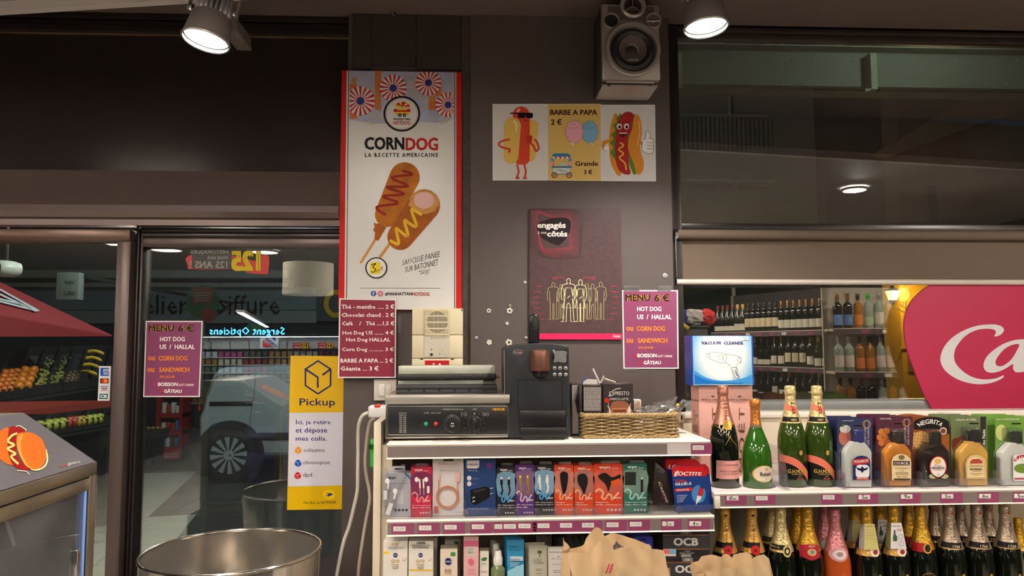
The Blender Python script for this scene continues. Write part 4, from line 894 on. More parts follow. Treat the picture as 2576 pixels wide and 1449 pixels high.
# ================================================================== waffle maker
def fbox(u0, v0, u1, v1, Y, dep, name, m, par, bevel=.002, mb=None):
    a, c = P(u0,v0,Y), P(u1,v1,Y); return MB().box(a.x,c.x,Y,Y+dep,c.z,a.z).make(name, m, par, bevel=bevel)
C('d4'); Yw = -.56
a, c = P(270,1330,Yw), P(1500,1330,Yw)
t = thing('waffle_maker', 'steel snack iron with black control panel on the top shelf', 'waffle maker', ((a.x+c.x)/2,-.4,zA))
fbox(275,1000,1498,1335, Yw+.004, .26, 'body', steel, t)
fbox(283,1014,1488,1318, Yw, .006, 'control_panel', mat('panel_black',(28,30,32),.3,noise=.03), t, .001)
stroke(t, 'panel_line', [rect(294,1026,1480,1308)], 5, Yw, ink((206,206,200)), cyc=True)
fbox(268,920,1500,998, Yw-.012, .29, 'drip_tray', mat('tray_steel',(170,166,156),.3,metal=.5,noise=.1,nscale=6), t, .003)
galv = mat('galvanised_old', (186,190,174), .42, metal=.25, noise=.3, nscale=14); cast = mat('cast_iron', (42,42,46), .45, noise=.1)
fbox(400,906,1362,922, -.50, .2, 'lower_hinge_plate', galv, t, .001)
fbox(376,868,1374,906, -.52, .24, 'lower_plate', cast, t, .003); fbox(376,822,1374,866, -.515, .24, 'upper_plate', cast, t, .003)
k = 2.33/F/CR[2]
for u in (502,653,803,953,1103,1252): MB().lathe([(11*k,0),(11*k,.002)], P(u,866,-.521), 12, (0,-1,0)).make('stick_hole', holem, t)
fbox(398,772,1356,824, -.44, .10, 'lid_strip', galv, t, .002)
fbox(386,710,1368,770, -.47, .02, 'handle_bar', mat('handle_black',(28,26,26),.45,bump=.3,bscale=200), t, .006)
fbox(400,630,1352,712, -.42, .10, 'lid_cover', galv, t, .002)
MB().lathe([(12*k,0),(10*k,.01)], P(1368,738,-.46), 10, (1,0,0)).make('knob', mat('brass',(190,150,70),.3,metal=.9), t)
for u0,u1 in ((330,455),(1315,1430)): 
    a, c = P(u0,1340,Yw+.03), P(u1,1390,Yw+.03); MB().hexa([(a.x+.006,Yw+.02,zA),(c.x-.006,Yw+.02,zA),(c.x-.006,Yw+.05,zA),(a.x+.006,Yw+.05,zA)],[(a.x,Yw+.015,P(400,1333,Yw).z),(c.x,Yw+.015,P(400,1333,Yw).z),(c.x,Yw+.055,P(400,1333,Yw).z),(a.x,Yw+.055,P(400,1333,Yw).z)]).make('foot', rubber, t)
    MB().box(a.x, c.x, -.36, -.33, zA, P(400,1333,Yw).z).make('foot', rubber, t)
pt = (206,204,198)
txt(t, 'TEMPERATURE SELECTION', (836,1050,1040,1064), Yw, pt, 0); txt(t, 'TIMER', (1128,1048,1175,1063), Yw, pt, 0); txt(t, 'POWER', (652,1086,702,1100), Yw, pt, 0); txt(t, 'HEAT LIGHT', (724,1086,822,1100), Yw, pt, 0)
txt(t, 'VEVOR', (1326,1044,1450,1070), Yw, (232,166,30), .05)
for i,(f_,c_) in enumerate((('[F]','[C]'),('338','170'),('356','180'),('374','190'),('392','200'),('410','210'),('428','220'),('446','230'),('464','240'),('482','250'))):
    y = 1088+20.6*i; txt(t, f_, (408,y,438,y+14), Yw, pt, .0); txt(t, c_, (447,y,478,y+14), Yw, pt, .0)
for u, col, e in ((672,(24,120,70),.5),(770,(160,36,36),.4)):
    MB().lathe([(23*k,0),(20*k,.005),(10*k,.009),(1*k,.010)], P(u,1200,Yw-.0005), 18, (0,-1,0)).make('pilot_light', mat('pilot_%d'%u, col, .12, emit=.15, coat=.5), t, smooth=True)
kn = mat('knob_black', (32,31,33), .3, noise=.02); dial = mat('dial_ring', (70,68,68), .22, metal=.6)
MB().lathe([(92*k,0),(88*k,.003),(70*k,.004),(68*k,.016),(60*k,.018),(30*k,.018)], P(936,1198,Yw-.0005), 40, (0,-1,0)).make('temperature_dial', dial, t, smooth=35)
MB().lathe([(66*k,.016),(64*k,.024),(24*k,.025),(22*k,.022),(1*k,.022)], P(936,1198,Yw-.0005), 36, (0,-1,0), close=False).make('temperature_knob', kn, t, smooth=35)
MB().lathe([(18*k,.026),(12*k,.028),(1*k,.028)], P(934,1200,Yw-.0005), 16, (0,-1,0), close=False).make('knob_screw', chrome, t, smooth=35)
MB().lathe([(84*k,0),(80*k,.004),(74*k,.012),(68*k,.014)], P(1148,1195,Yw-.0005), 40, (0,-1,0)).make('timer_dial', dial, t, smooth=35)
fbox(1128,1138,1172,1262, Yw-.028, .016, 'timer_grip', kn, t, .004)
L = [[(1148+ (96)*math.cos(R(a)),1195+96*math.sin(R(a))),(1148+112*math.cos(R(a))*.92,1195+112*math.sin(R(a))*.92)] for a in range(-60,245,30)]
stroke(t, 'timer_ticks', L, 4, Yw, ink(pt)); disc(t, 'timer_ticks', 1150, 1099, 8, 8, surf_plane(Yw), ink(pt), rings=1)
for u in (1020, 1235): stroke(t, 'bracket_mark', [[(u+12,1090),(u,1090),(u,1122),(u+12,1122)],[(u+38,1090),(u+50,1090),(u+50,1122),(u+38,1122)]], 4, Yw, ink(pt))
stroke(t, 'clock_mark', [ell(1258,1106,9,10,14)], 4, Yw, ink(pt), cyc=True); txt(t, '°C', (1034,1094,1058,1118), Yw, pt, 0)
# ================================================================== capsule coffee machine
C('d5'); Yk = -.56
char = mat('charcoal_plastic', (44,46,50), .45, spec=.3, noise=.03, bump=.02, bscale=500); blk = mat('machine_black', (22,22,24), .3)
a, c = P(96,1340,Yk), P(766,1340,Yk)
t = thing('coffee_machine', 'charcoal capsule coffee machine with copper spout head', 'coffee machine', ((a.x+c.x)/2,-.4,zA))
out = [(130,1345),(96,1300),(82,420),(92,388),(150,372),(270,352),(420,344),(560,346),(680,360),(745,374),(752,400),(768,1310),(745,1340)]
pts = [P(u,v,Yk) for u,v in out]; pts = [Vector((p.x,p.y,max(p.z,zA+.004))) for p in pts]
MB().prism(pts, (0,.30,0)).make('body', char, t, bevel=.006, seg=3)
MB().prism([P(u,v,-.30) for u,v in [(330,352),(328,110),(334,70),(352,44),(388,34),(424,44),(440,70),(446,110),(446,352)]], (0,.03,0)).make('lever', blk, t, bevel=.008, seg=3)
disc(t, 'lever_mark', 387, 195, 9, 9, surf_plane(-.30,.0016), ink((54,54,56)), rings=1)
k = 2.27/F/CR[2]; hc = P(450,640,Yk-.012)
ztop = P(450,425,Yk-.05).z; zbt = P(450,638,Yk-.05).z; hr = 103*k
MB().lathe([(hr*.97,0),(hr*.99,.004),(hr,ztop-zbt-.006),(hr*.96,ztop-zbt),(hr*.5,ztop-zbt+.004),(.001,ztop-zbt+.005)], (hc.x,Yk-.005,zbt), 48).make('spout_head', mat('copper_brown',(128,88,74),.3,metal=.6,noise=.03), t, smooth=35)
zn = P(450,700,Yk-.05).z
MB().lathe([(hr*.6,0),(hr*.72,.006),(hr*.74,zbt-zn)], (hc.x+.002,Yk-.005,zn), 32).make('nozzle', blk, t, smooth=35)
for dx in (-.006,.006): MB().lathe([(.002,0),(.003,.008)], (hc.x+.004+dx,Yk-.02,zn-.006), 10).make('outlet', blk, t)
stroke(t, 'badge', [ell(218,438,52,24,28)], 3.5, Yk, ink((180,150,138)), cyc=True); txt(t, 'K·fee', (180,428,258,450), Yk, (180,150,138), .03)
fbox(580,414,732,552, Yk-.002, .004, 'screen_bezel', mat('screen_black',(16,16,18),.08,coat=.6), t, .001)
pp(t, 'screen_film', catm([(598,430),(718,426),(722,480),(718,546),(640,540),(594,546),(600,490)],3,True), Yk-.002, mat('screen_film',(120,122,122),.3,noise=.2,nscale=60), .0006)
for v in (605, 672):
    for u in (600,658,717):
        MB().lathe([(19*k,0),(18*k,.003),(12*k,.005)], P(u,v,Yk-.0002), 18, (0,-1,0)).make('button', mat('button_silver',(190,190,190),.3), t, smooth=True); disc(t, 'button_symbol', u+1, v+2, 7, 7, surf_plane(Yk-.0052,.0006), ink(BLACK), rings=1)
stroke(t, 'door_seam', [rrect(216,728,682,1040,14)], 5, Yk, ink((14,14,16)), .0004, cyc=True)
a = P(680,730,Yk); 
fbox(236,1044,718,1214, Yk-.016, .02, 'water_drawer', blk, t, .003); fbox(242,1222,726,1326, Yk-.018, .022, 'drip_tray', mat('tray_black',(24,24,26),.34), t, .003)
fbox(250,1326,700,1356, Yk-.012, .05, 'tray_foot', dark_pl, t, .004)
txt(t, 'SWISS ENGINEERED   KP 100', (726,1030,744,1270), Yk, (120,120,120), -.01, up=True)
MB().box(P(90,900,Yk).x-.0045, P(90,900,Yk).x-.001, Yk+.004, Yk+.012, P(90,890,Yk).z, P(90,420,Yk).z).make('side_trim', mat('trim_silver',(150,148,146),.3,metal=.6), t)
# ================================================================== wicker basket and what lies in it
C('f2'); Yb0 = -.55
wick = mat('wicker', (166,140,94), .42, noise=.25, nscale=60, bump=.25, bscale=180); wick_d = mat('wicker_dark', (134,108,70), .5, noise=.25, nscale=50)
bl_, br_ = P(358,1345,Yb0).x, P(2062,1345,Yb0).x; zt_ = P(1000,905,Yb0).z; Yb1 = -.34
t = thing('wicker_basket', 'rectangular honey wicker basket on the top shelf', 'basket', ((bl_+br_)/2,(Yb0+Yb1)/2,zA))
wx, wy = br_-bl_, Yb1-Yb0; per = 2*(wx+wy); nst = 9; sp = wx/8
def bper(s, off):
    s %= per
    if s < wx: return Vector((bl_+s, Yb0-off, 0))
    s -= wx
    if s < wy: return Vector((br_+off, Yb0+s, 0))
    s -= wy
    if s < wx: return Vector((br_-s, Yb1+off, 0))
    s -= wx; return Vector((bl_-off, Yb1-s, 0))
rows = 11; rh = (zt_-zA-.012)/rows
for r_ in range(rows):
    n = 132; pts = []
    for i in range(n):
        s = per*i/n; p = bper(s, .0022+.0042*math.sin(math.pi*s/sp+(math.pi if r_%2 else 0))); p.z = zA+.008+rh*(r_+.5); pts.append(p)
    MB().tube(pts, [rh*.36+rh*.12*math.sin(math.pi*per*i/n/sp+(math.pi if r_%2 else 0)) for i in range(n)], 6, cyc=True).make('wicker_strand', wick, t, smooth=60)
for i in range(8): 
    for q in (0,1):
        p = bper(sp*(i+.5)+(wx+wy)*q if q else sp*(i+.5), 0); MB().tube([(p.x,p.y,zA+.001),(p.x,p.y,zt_)], .0035, 6).make('stake', wick_d, t)
for i in range(5):
    for q in (wx, 2*wx+wy): p = bper(q+wy*(i+.5)/5, 0); MB().tube([(p.x,p.y,zA+.001),(p.x,p.y,zt_)], .0035, 6).make('stake', wick_d, t)
for ph in (0, 2.1, 4.2):
    pts = []
    for i in range(264):
        s = per*i/264; p = bper(s, .002+.0042*math.cos(i*.62+ph)); p.z = zt_+.0042*math.sin(i*.62+ph); pts.append(p)
    MB().tube(pts, .0042, 6, cyc=True).make('rim_strand', wick, t, smooth=60)
for ph in (0, math.pi):
    pts = []
    for i in range(200):
        s = per*i/200; p = bper(s, .004+.0025*math.cos(i*.8+ph)); p.z = zA+.005+.0025*math.sin(i*.8+ph); pts.append(p)
    MB().tube(pts, .003, 5, cyc=True).make('rim_strand', wick, t)
MB().box(bl_+.004, br_-.004, Yb0+.004, Yb1-.004, zA+.001, zA+.006).make('floor_panel', wick_d, t)
zF = zA+.0065
def carton(name, label, u0, v0, u1, v1, Y, dep, m, zb=None, cat='box', group=None, bevel=.0012, part='carton', bottom=True):
    a, c = P(u0,v0,Y), P(u1,v1,Y); z0 = c.z if zb is None else zb
    t = thing(name, label, cat, ((a.x+c.x)/2, Y+dep/2, z0), group)
    MB().box(min(a.x,c.x), max(a.x,c.x), Y, Y+dep, z0, a.z).make(part, m, t, bevel=bevel, seg=1); return t
choc = mat('choco_box_dark', (48,40,40), .35, noise=.04)
Ye1 = -.515
t = carton('capsule_box', 'dark choco latte capsule box in the wicker basket', 700,330,1262,890, Ye1, .11, choc, zF)
txt(t, 'E', (818,472,858,540), Ye1, (226,224,220), .0); txt(t, 'PRESTO', (915,468,1180,536), Ye1, (226,224,220), .0)
stroke(t, 'swash_print', [catm([(1025,410),(930,430),(870,470),(895,500),(880,535),(800,552)],6)], 13, Ye1, ink((216,214,212)), .0010)
txt(t, 'CHOCO LATTE', (824,585,1166,628), Ye1, (232,228,224), .01); pp(t, 'red_badge', ell(772,632,46,46), Ye1, ink((198,44,34)))
pp(t, 'warm_print', catm([(800,890),(835,740),(880,660),(1000,640),(1130,660),(1200,760),(1225,890)],4,True)+[], Ye1, mat('latte_print',(150,92,66),.35,noise=.15,nscale=14), .0006)
pp(t, 'cup_print', [(868,775),(1142,770),(1130,890),(880,890)], Ye1, ink((186,130,92)), .0010); pp(t, 'cup_print', [(885,800),(1128,796),(1120,850),(890,850)], Ye1, ink((120,66,40)), .0013)
for s_ in ([(820,640),(800,730),(850,840),(840,890),(815,890),(815,800),(785,740)],[(1220,675),(1195,740),(1215,830),(1180,890),(1150,890),(1145,800),(1185,730)]): pp(t, 'milk_splash', s_, Ye1, ink((226,214,204)), .0013)
t = carton('capsule_box', 'opened dark capsule box with printed back panel in the basket', 338,352,690,890, Ye1-.004, .11, choc, zF)
b = MB(); f = surf_plane(Ye1-.004, .0008)
for i in range(27):
    y = 392+16*i; x = 352
    while x < 660:
        w = rnd.uniform(14,44); b.poly([f(*q) for q in rect(x,y,min(664,x+w),y+8)]); x += w+rnd.uniform(4,9)
o = b.make('small_print', ink((206,202,196)), t); o['kind'] = 'stuff'
stroke(t, 'recycle_mark', [ell(465,884,24,20,16)], 5, Ye1-.004, ink((206,202,196)), cyc=True)
fl_ = mat('box_inside', (206,202,200), .6)
MB().prism([P(u,v,Ye1+.05) for u,v in [(330,345),(350,280),(420,240),(590,252),(610,345)]], (0,.001,0)).make('lid_flap', fl_, t)
t = carton('capsule_box', 'capsule box seen end on at the left of the basket', 135,345,262,880, Ye1+.03, .11, mat('box_grey_print',(176,168,166),.4,noise=.1), zF)
pp(t, 'dark_field', [(262,350),(262,880),(235,880),(215,760),(190,640),(240,500)], Ye1+.03, choc); fbox(108,328,262,352, Ye1+.03, .1, 'lid', choc, t, .001)
pp(t, 'red_print', [(262,650),(245,720),(232,760),(255,790),(262,830)], Ye1+.03, ink((160,30,36)), .0012)
t = thing('carton', 'dark round-cornered sleeve between the boxes in the basket', 'box', (P(310,600,Ye1).x,Ye1+.02,zF)); a, c = P(268,352,Ye1-.002), P(336,880,Ye1-.002); MB().box(a.x,c.x,Ye1,Ye1+.09,zF,a.z).make('sleeve', choc, t, bevel=.004)
for i,(pts, col, lb) in enumerate((([(330,320),(375,240),(410,215)],(70,84,160),'thin blue wrapped straw at the back of the basket'),([(515,55),(560,150),(600,230),(635,320)],(214,208,214),'tall white and blue wrapped sugar stick in the basket'),([(655,310),(700,240),(715,180)],(196,190,182),'short folded paper stick in the basket'),([(725,235),(800,265),(915,295)],(206,196,170),'flat wooden stirrer lying over the box'))):
    p = [P(u,v,Ye1+.06) for u,v in pts]; p[0].z = p[0].z
    lo = min(p, key=lambda q: q.z); p2 = sorted(p, key=lambda q: -q.z); p2.append(Vector((lo.x+.004,lo.y-.004,lo.z-.05)))
    tag(MB().tube(p2, .0032, 5).make('sugar_stick', mat('stick_%d'%i, col, .5), None, smooth=True), lb, 'stick', 'sticks in the basket')
t = carton('sugar_packet_box', 'white folded carton behind the plastic bags in the basket', 1266,620,1400,880, -.45, .03, mat('white_card',(232,226,222),.5), zF); pp(t, 'tan_print', [(1360,640),(1400,760),(1395,880),(1285,880),(1275,700)], -.45, ink((200,160,128)))
crinkle = clear('crinkled_film', (250,250,250), .22, .06, mist=.25)
def crumple(name, label, c, r, sc, seed, cat='bag'):
    rr = random.Random(seed); b = MB(); b.ball(c, r, 22, 14, sc); c = Vector(c)
    for v in b.v:
        d = (v-c); v += d*rr.uniform(-.22,.25)
        v.z = max(v.z, zF)
    return tag(b.make(name, crinkle, None), label, cat, 'clear plastic bags in the basket')
p = P(1560,840,-.46); crumple('plastic_bag', 'clear crumpled plastic bag lying in the basket', (p.x,-.46,p.z-.01), .05, (1.0,.8,.55), 3)
p = P(1830,760,-.44); bag2 = crumple('plastic_bag', 'clear plastic bag with a yellow tie at the basket edge', (p.x,-.44,p.z-.008), .05, (1.0,.7,.5), 5)
bag2['_w'] = (0,0,0)
p = P(2085,725,-.44); MB().lathe([(.004,-.012),(.006,0),(.016,.02),(.012,.024)], p, 12, (.8,0,.25)).make('gathered_end', crinkle, bag2); MB().lathe([(.0062,-.004),(.0068,0),(.0062,.004)], P(2060,725,-.44), 12, (.8,0,.25)).make('yellow_tie', mat('yellow_tie',(226,196,40),.4), bag2, smooth=True)
p = P(1990,610,-.44); MB().grid(lambda a,b_: Vector((p.x-.05+.06*a+.006*math.sin(9*b_), -.44+.01*math.sin(14*a+7*b_), p.z-.03+.04*b_*(.4+.6*a))), 8, 6).make('film_fold', crinkle, bag2)
# ================================================================== right bay: boxes and bottles
C('d8'); Yv = -.34
zV = zD+.0005
pinkb = mat('blush_carton', (232,176,164), .42, noise=.03)
cop = mat('copper_print', (170,120,70), .25, metal=.7, noise=.05)
Ym = -.32
b0, b1, b2 = P(205,700,Ym).x, P(437,700,Ym).x, P(672,700,Ym).x; zm = P(400,447,Ym).z
names = ('blush pink champagne gift box nearer the wicker basket', 'blush pink champagne gift box behind the squat green bottle')
for i,(xa,xb,u0) in enumerate(((b0,b1,205),(b1+.001,b2,437))):
    t = thing('champagne_gift_box', names[i], 'gift box', ((xa+xb)/2,Ym+.05,zV), 'blush champagne gift boxes')
    MB().box(xa, xb, Ym, Ym+.095, zV, zm).make('carton', pinkb, t, bevel=.001, seg=1)
    du = 232*i
    txt(t, 'MOËT & CHANDON', (224+du,560,424+du,580), Ym, (86,52,50), .0); txt(t, 'CHAMPAGNE', (262+du,586,368+du,596), Ym, (150,100,92), .0); txt(t, '*', (320+du,604,328+du,612), Ym, (86,52,50), .0)
    pp(t, 'crown_print', [(308+du,550),(306+du,536),(314+du,542),(322+du,530),(330+du,542),(338+du,536),(336+du,550)], Ym, ink((130,84,74)))
    txt(t, 'MOËT', (306+du,640,364+du,1200), Ym, cop, .0, up=True, space=1.2)
    if i == 0:   # its side, turned to the left
        f = lambda u, v: Vector((xa-.0008, P(u,v,Ym).y+ (205-u)/75*.095, P(u,v,Ym).z))
        g = lambda u, v: Vector((xa-.0008, Ym+.095-(u)*.095, zm-(v)*(zm-zV)))
        txt(t, 'MOËT', [(.25,.95),(.25,.28),(.8,.28),(.8,.95)], g, cop, .0, space=1.2); txt(t, 'MOËT & CHANDON', [(.05,.16),(.95,.16),(.95,.185),(.05,.185)], g, (86,52,50), 0)
# vacuum cleaner box on top of them
a, c = P(150,16,Yv), P(672,436,Yv); zt2 = a.z
t = thing('vacuum_cleaner_box', 'blue and white vacuum cleaner box on the pink gift boxes', 'box', ((a.x+c.x)/2,-.30,zm))
vb = mat('vacuum_box_blue', (24,74,176), .35)
x0, x1 = P(150,200,Yv).x, P(660,200,Yv).x
MB().box(x0-.004, x1+.006, Yv+.001, Yv+.09, zm+.001, zt2).make('carton', vb, t, bevel=.0012, seg=1)
def vm():
    M = bpy.data.materials.new('vacuum_front_print'); M.use_nodes = True; nt = M.node_tree; N = nt.nodes; b = N['Principled BSDF']; b.inputs['Roughness'].default_value = .3
    tc = N.new('ShaderNodeTexCoord'); g = N.new('ShaderNodeTexGradient'); g.gradient_type = 'SPHERICAL'; mp = N.new('ShaderNodeMapping')
    w = x1-x0; h = zt2-zm
    mp.inputs['Location'].default_value = (0,0,-.62*h/(.85*h)); mp.inputs['Scale'].default_value = (1/(.62*w), 1/.5, 1/(.85*h))
    r = N.new('ShaderNodeValToRGB'); r.color_ramp.elements[0].color = (*lin((120,186,222)),1); r.color_ramp.elements[1].color = (*lin((240,242,240)),1); r.color_ramp.elements[0].position = .15; r.color_ramp.elements[1].position = .5
    nt.links.new(tc.outputs['Object'], mp.inputs[0]); nt.links.new(mp.outputs[0], g.inputs[0]); nt.links.new(g.outputs['Color'], r.inputs[0]); nt.links.new(r.outputs[0], b.inputs['Base Color']); return M
MB().box(x0, x1, Yv, Yv+.001, zm+.002, zt2-.001).make('front_print', vm(), t)
f = surf_plane(Yv, .0008)
sw = [(160,318)]+catm([(160,318),(250,372),(360,402),(470,404),(580,386),(662,352)],5)+[(664,432),(164,432)]
pp(t, 'wave_print', sw, Yv, ink((60,150,214)), .0008); pp(t, 'wave_print', [(162,350)]+catm([(162,350),(260,398),(380,418),(500,424),(600,420)],5)+[(560,433),(164,432)], Yv, ink((28,112,196)), .0012)
txt(t, 'VACUUM  CLEANER', (222,64,586,92), Yv, (30,40,130), .03)
ol = ink((120,124,130))
stroke(t, 'drawing_line', [catm([(300,158),(430,176),(430,248),(380,248),(300,214),(292,180)],4,True),catm([(297,168),(270,178),(272,196),(294,206)],4),[(430,178),(445,174),(540,192),(562,205),(570,225),(562,250),(545,258)],[(430,248),(462,262),(480,300),(505,400),(556,396),(534,300),(528,262),(545,258)],[(415,180),(410,244)],rect(372,186,404,220)+[(372,186)],ell(552,226,14,24,16)+[(566,226)]], 2.6, Yv, ol)
stroke(t, 'drawing_line', [catm([(488,300),(500,290),(526,294),(530,340),(548,380),(522,384),(500,340)],4,True),catm([(505,310),(520,318),(512,330),(532,342),(524,352),(542,366)],3)], 5, Yv, ol)
pp(t, 'price_sticker', [(580,24),(632,24),(632,52),(575,56)], Yv, ink((226,228,228)), .0012); txt(t, '30€', (586,30,624,48), Yv, (130,130,136), -.012, .2, eps=.0016)
# ---- champagne bottles
CH = [(.0400,0),(.0440,.006),(.0445,.12),(.0440,.145),(.0405,.170),(.0345,.193),(.0275,.215),(.0215,.237),(.0180,.258),(.0160,.275),(.0152,.289)]
HEAD = [(.0152,.286),(.0170,.290),(.0172,.300),(.0160,.304),(.0164,.312),(.0150,.3165),(.0100,.318)]
SQ = [(.0420,0),(.0470,.006),(.0478,.075),(.0470,.10),(.0435,.125),(.0360,.150),(.0270,.172),(.0195,.192),(.0160,.212),(.0150,.245),(.0150,.258)]
SQH = [(.0150,.256),(.0172,.260),(.0172,.276),(.0160,.281),(.0120,.286)]
gl_dark = mat('bottle_black_green', (14,18,12), .06, noise=.05, coat=.3); gl_green = mat('bottle_green', (46,66,14), .06, noise=.12, nscale=9, coat=.3); gl_ruin = mat('bottle_bright_green', (44,94,22), .06, noise=.18, nscale=9, coat=.3); gl_rose = mat('bottle_rose_wine', (190,84,34), .08, noise=.15, nscale=8, coat=.3)
f_gold = mat('foil_gold', (206,160,82), .34, metal=.55, noise=.08, nscale=80, bump=.25, bscale=120); f_ygold = mat('foil_yellow_gold', (206,160,50), .3, metal=.6, noise=.1, nscale=80, bump=.4, bscale=110)
f_pale = mat('foil_champagne', (214,196,140), .34, metal=.5, noise=.1, nscale=80, bump=.3, bscale=110); f_rose = mat('foil_rose_gold', (196,134,112), .28, metal=.6, noise=.08, nscale=80, bump=.2, bscale=110)
f_silver = mat('foil_warm_silver', (176,158,136), .3, metal=.6, noise=.08, nscale=80, bump=.25, bscale=110); f_pink = mat('foil_pink', (206,130,138), .3, metal=.5, noise=.1, nscale=80, bump=.3, bscale=110); f_orange = mat('foil_orange_gold', (206,136,62), .28, metal=.6, noise=.08, bump=.2, bscale=110)
def bottle(label, u, v, Y, zb, glass_m, foil_m, foil_from, prof=CH, head=HEAD, group='champagne bottles', zs=1.0, head_m=None, name='champagne_bottle'):
    p = P(u, v, Y); top = head[-1][1]; Hh = p.z-zb; s = Hh/top
    s = s if .6 < s < 1.25 else 1
    pr = [(r*min(s,1.08), zb+z*s) for r, z in prof]; hd = [(r*min(s,1.08), zb+z*s) for r, z in head]
    t = thing(name, label, 'bottle', (p.x, Y, zb), group)
    MB().lathe([(r, z) for r, z in pr], (p.x,Y,0), 36).make('glass_body', glass_m, t, smooth=50)
    if foil_m:
        zf = zb+foil_from*s; q = []
        for (r0,z0),(r1,z1) in zip(pr, pr[1:]):
            if z1 > zf:
                if not q: q.append((r0+(r1-r0)*(max(zf,z0)-z0)/(z1-z0)+.0006, max(zf,z0)))
                q.append((r1+.0006, z1))
        MB().lathe(q, (p.x,Y,0), 36, close=False).make('neck_foil', foil_m, t, smooth=60)
    MB().lathe([(r+.0007, z) for r, z in hd], (p.x,Y,0), 30).make('cap_foil', head_m or foil_m or glass_m, t, smooth=60)
    pa = pr+hd[1:]
    return t, drape(p.x, Y, pa, .0016), p.x, pr
C('d8'); Yb_ = -.50
t, f, bx, pr = bottle('rosé champagne bottle with copper neck foil nearest the gift boxes', 406, 448, Yb_, zV, gl_dark, f_rose, .196)
txt(t, 'MOËT', (416,588,446,738), f, (60,34,34), .0, up=True, space=1.15)
disc(t, 'gold_seal', 445, 792, 40, 40, f, mat('seal_gold',(190,150,60),.3,metal=.6,noise=.1), rings=3)
stroke(t, 'sash_line', [catm([(346,796),(400,830),(450,880),(500,940),(520,966)],4),catm([(470,880),(440,930),(422,965)],3)], 5, f, mat('gold_line',(190,150,70),.3,metal=.5))
patch(t, 'label', (358,1098,562,1256), f, ink((226,160,154)), 10, 2)
f2 = lambda u,v: f(u,v)-Vector((0,.0008,0))
txt(t, 'CHAMPAGNE', (420,1128,540,1142), f2, (90,50,50), -.005); txt(t, 'MOËT & CHANDON', (384,1180,556,1198), f2, (50,28,30), .0); txt(t, 'ROSÉ IMPÉRIAL', (412,1206,548,1217), f2, (90,50,50), 0)
t, f, bx, pr = bottle('squat bright green champagne bottle with oval cream label', 686, 560, -.51, zV, gl_ruin, f_orange, .196, SQ, SQH)
disc(t, 'label', 758, 1212, 96, 74, f, ink((206,176,90)), rings=3); disc(t, 'label', 760, 1212, 88, 68, f2 if False else (lambda u,v,f=f: f(u,v)-Vector((0,.0006,0))), ink((224,208,188)), rings=3)
g_ = lambda u,v,f=f: f(u,v)-Vector((0,.0012,0)); txt(t, 'Ruinart', (722,1194,826,1230), g_, (52,46,44), .02); txt(t, 'BRUT', (766,1252,796,1258), g_, (90,80,70), 0)
disc(t, 'crest', 776, 1172, 14, 12, g_, ink((190,160,96)), rings=1)
patch(t, 'neck_band', (650,788,734,812), f, ink((120,104,84)), 8, 1)
for i,(u, du) in enumerate(((990,0),(1220,232))):
    t, f, bx, pr = bottle(('champagne bottle with coral sash, left of the matching pair','champagne bottle with coral sash, right of the pair beside the flasks')[i], u, 448, -.50, zV, gl_green, f_pale, .200)
    o = u-990
    patch(t, 'neck_band', (936+o,720,1064+o,762), f, ink((30,28,24)), 10, 1); txt(t, '1827', (996+o,734,1042+o,754), (lambda a,b_,f=f: f(a,b_)-Vector((0,.0008,0))), (214,190,120), .02)
    pts = MB().grid(lambda a,b_: f(948+o+102*a, 602+40*a+ (44+6*a)*b_), 10, 2).make('coral_sash', ink((232,120,96)), t, smooth=60)
    for j,ch in enumerate('MUMM'): txt(t, ch, (994+o+4*j,590+28*j,1018+o+4*j,612+28*j), (lambda a,b_,f=f: f(a,b_)-Vector((0,.0012,0))), (50,40,30), .01)
    patch(t, 'label_black', (918+o,1120,1156+o,1262), f, ink((24,24,26)), 12, 2)
    MB().grid(lambda a,b_: (lambda q: f(*q)-Vector((0,.0006,0)))((930+o+222*a, 1052+ (150*a-40*math.sin(a*3.0)+ (60+20*a)*b_))), 14, 2).make('coral_sash', ink((226,118,96)), t, smooth=60)
    g_ = lambda a,b_,f=f: f(a,b_)-Vector((0,.0014,0))
    txt(t, 'G.H.MUMM', (972+o,1172,1128+o,1206), g_, (216,180,80), .02); txt(t, 'CHAMPAGNE', (1000+o,1210,1108+o,1220), g_, (206,180,110), 0); txt(t, 'ROSÉ', (1042+o,1242,1096+o,1258), g_, (232,110,80), .02); txt(t, 'BRUT', (1054+o,1228,1082+o,1236), g_, (206,200,190), 0)
    disc(t, 'crest', 1074+o, 1028, 16, 22, g_, ink((186,150,80)), rings=1)
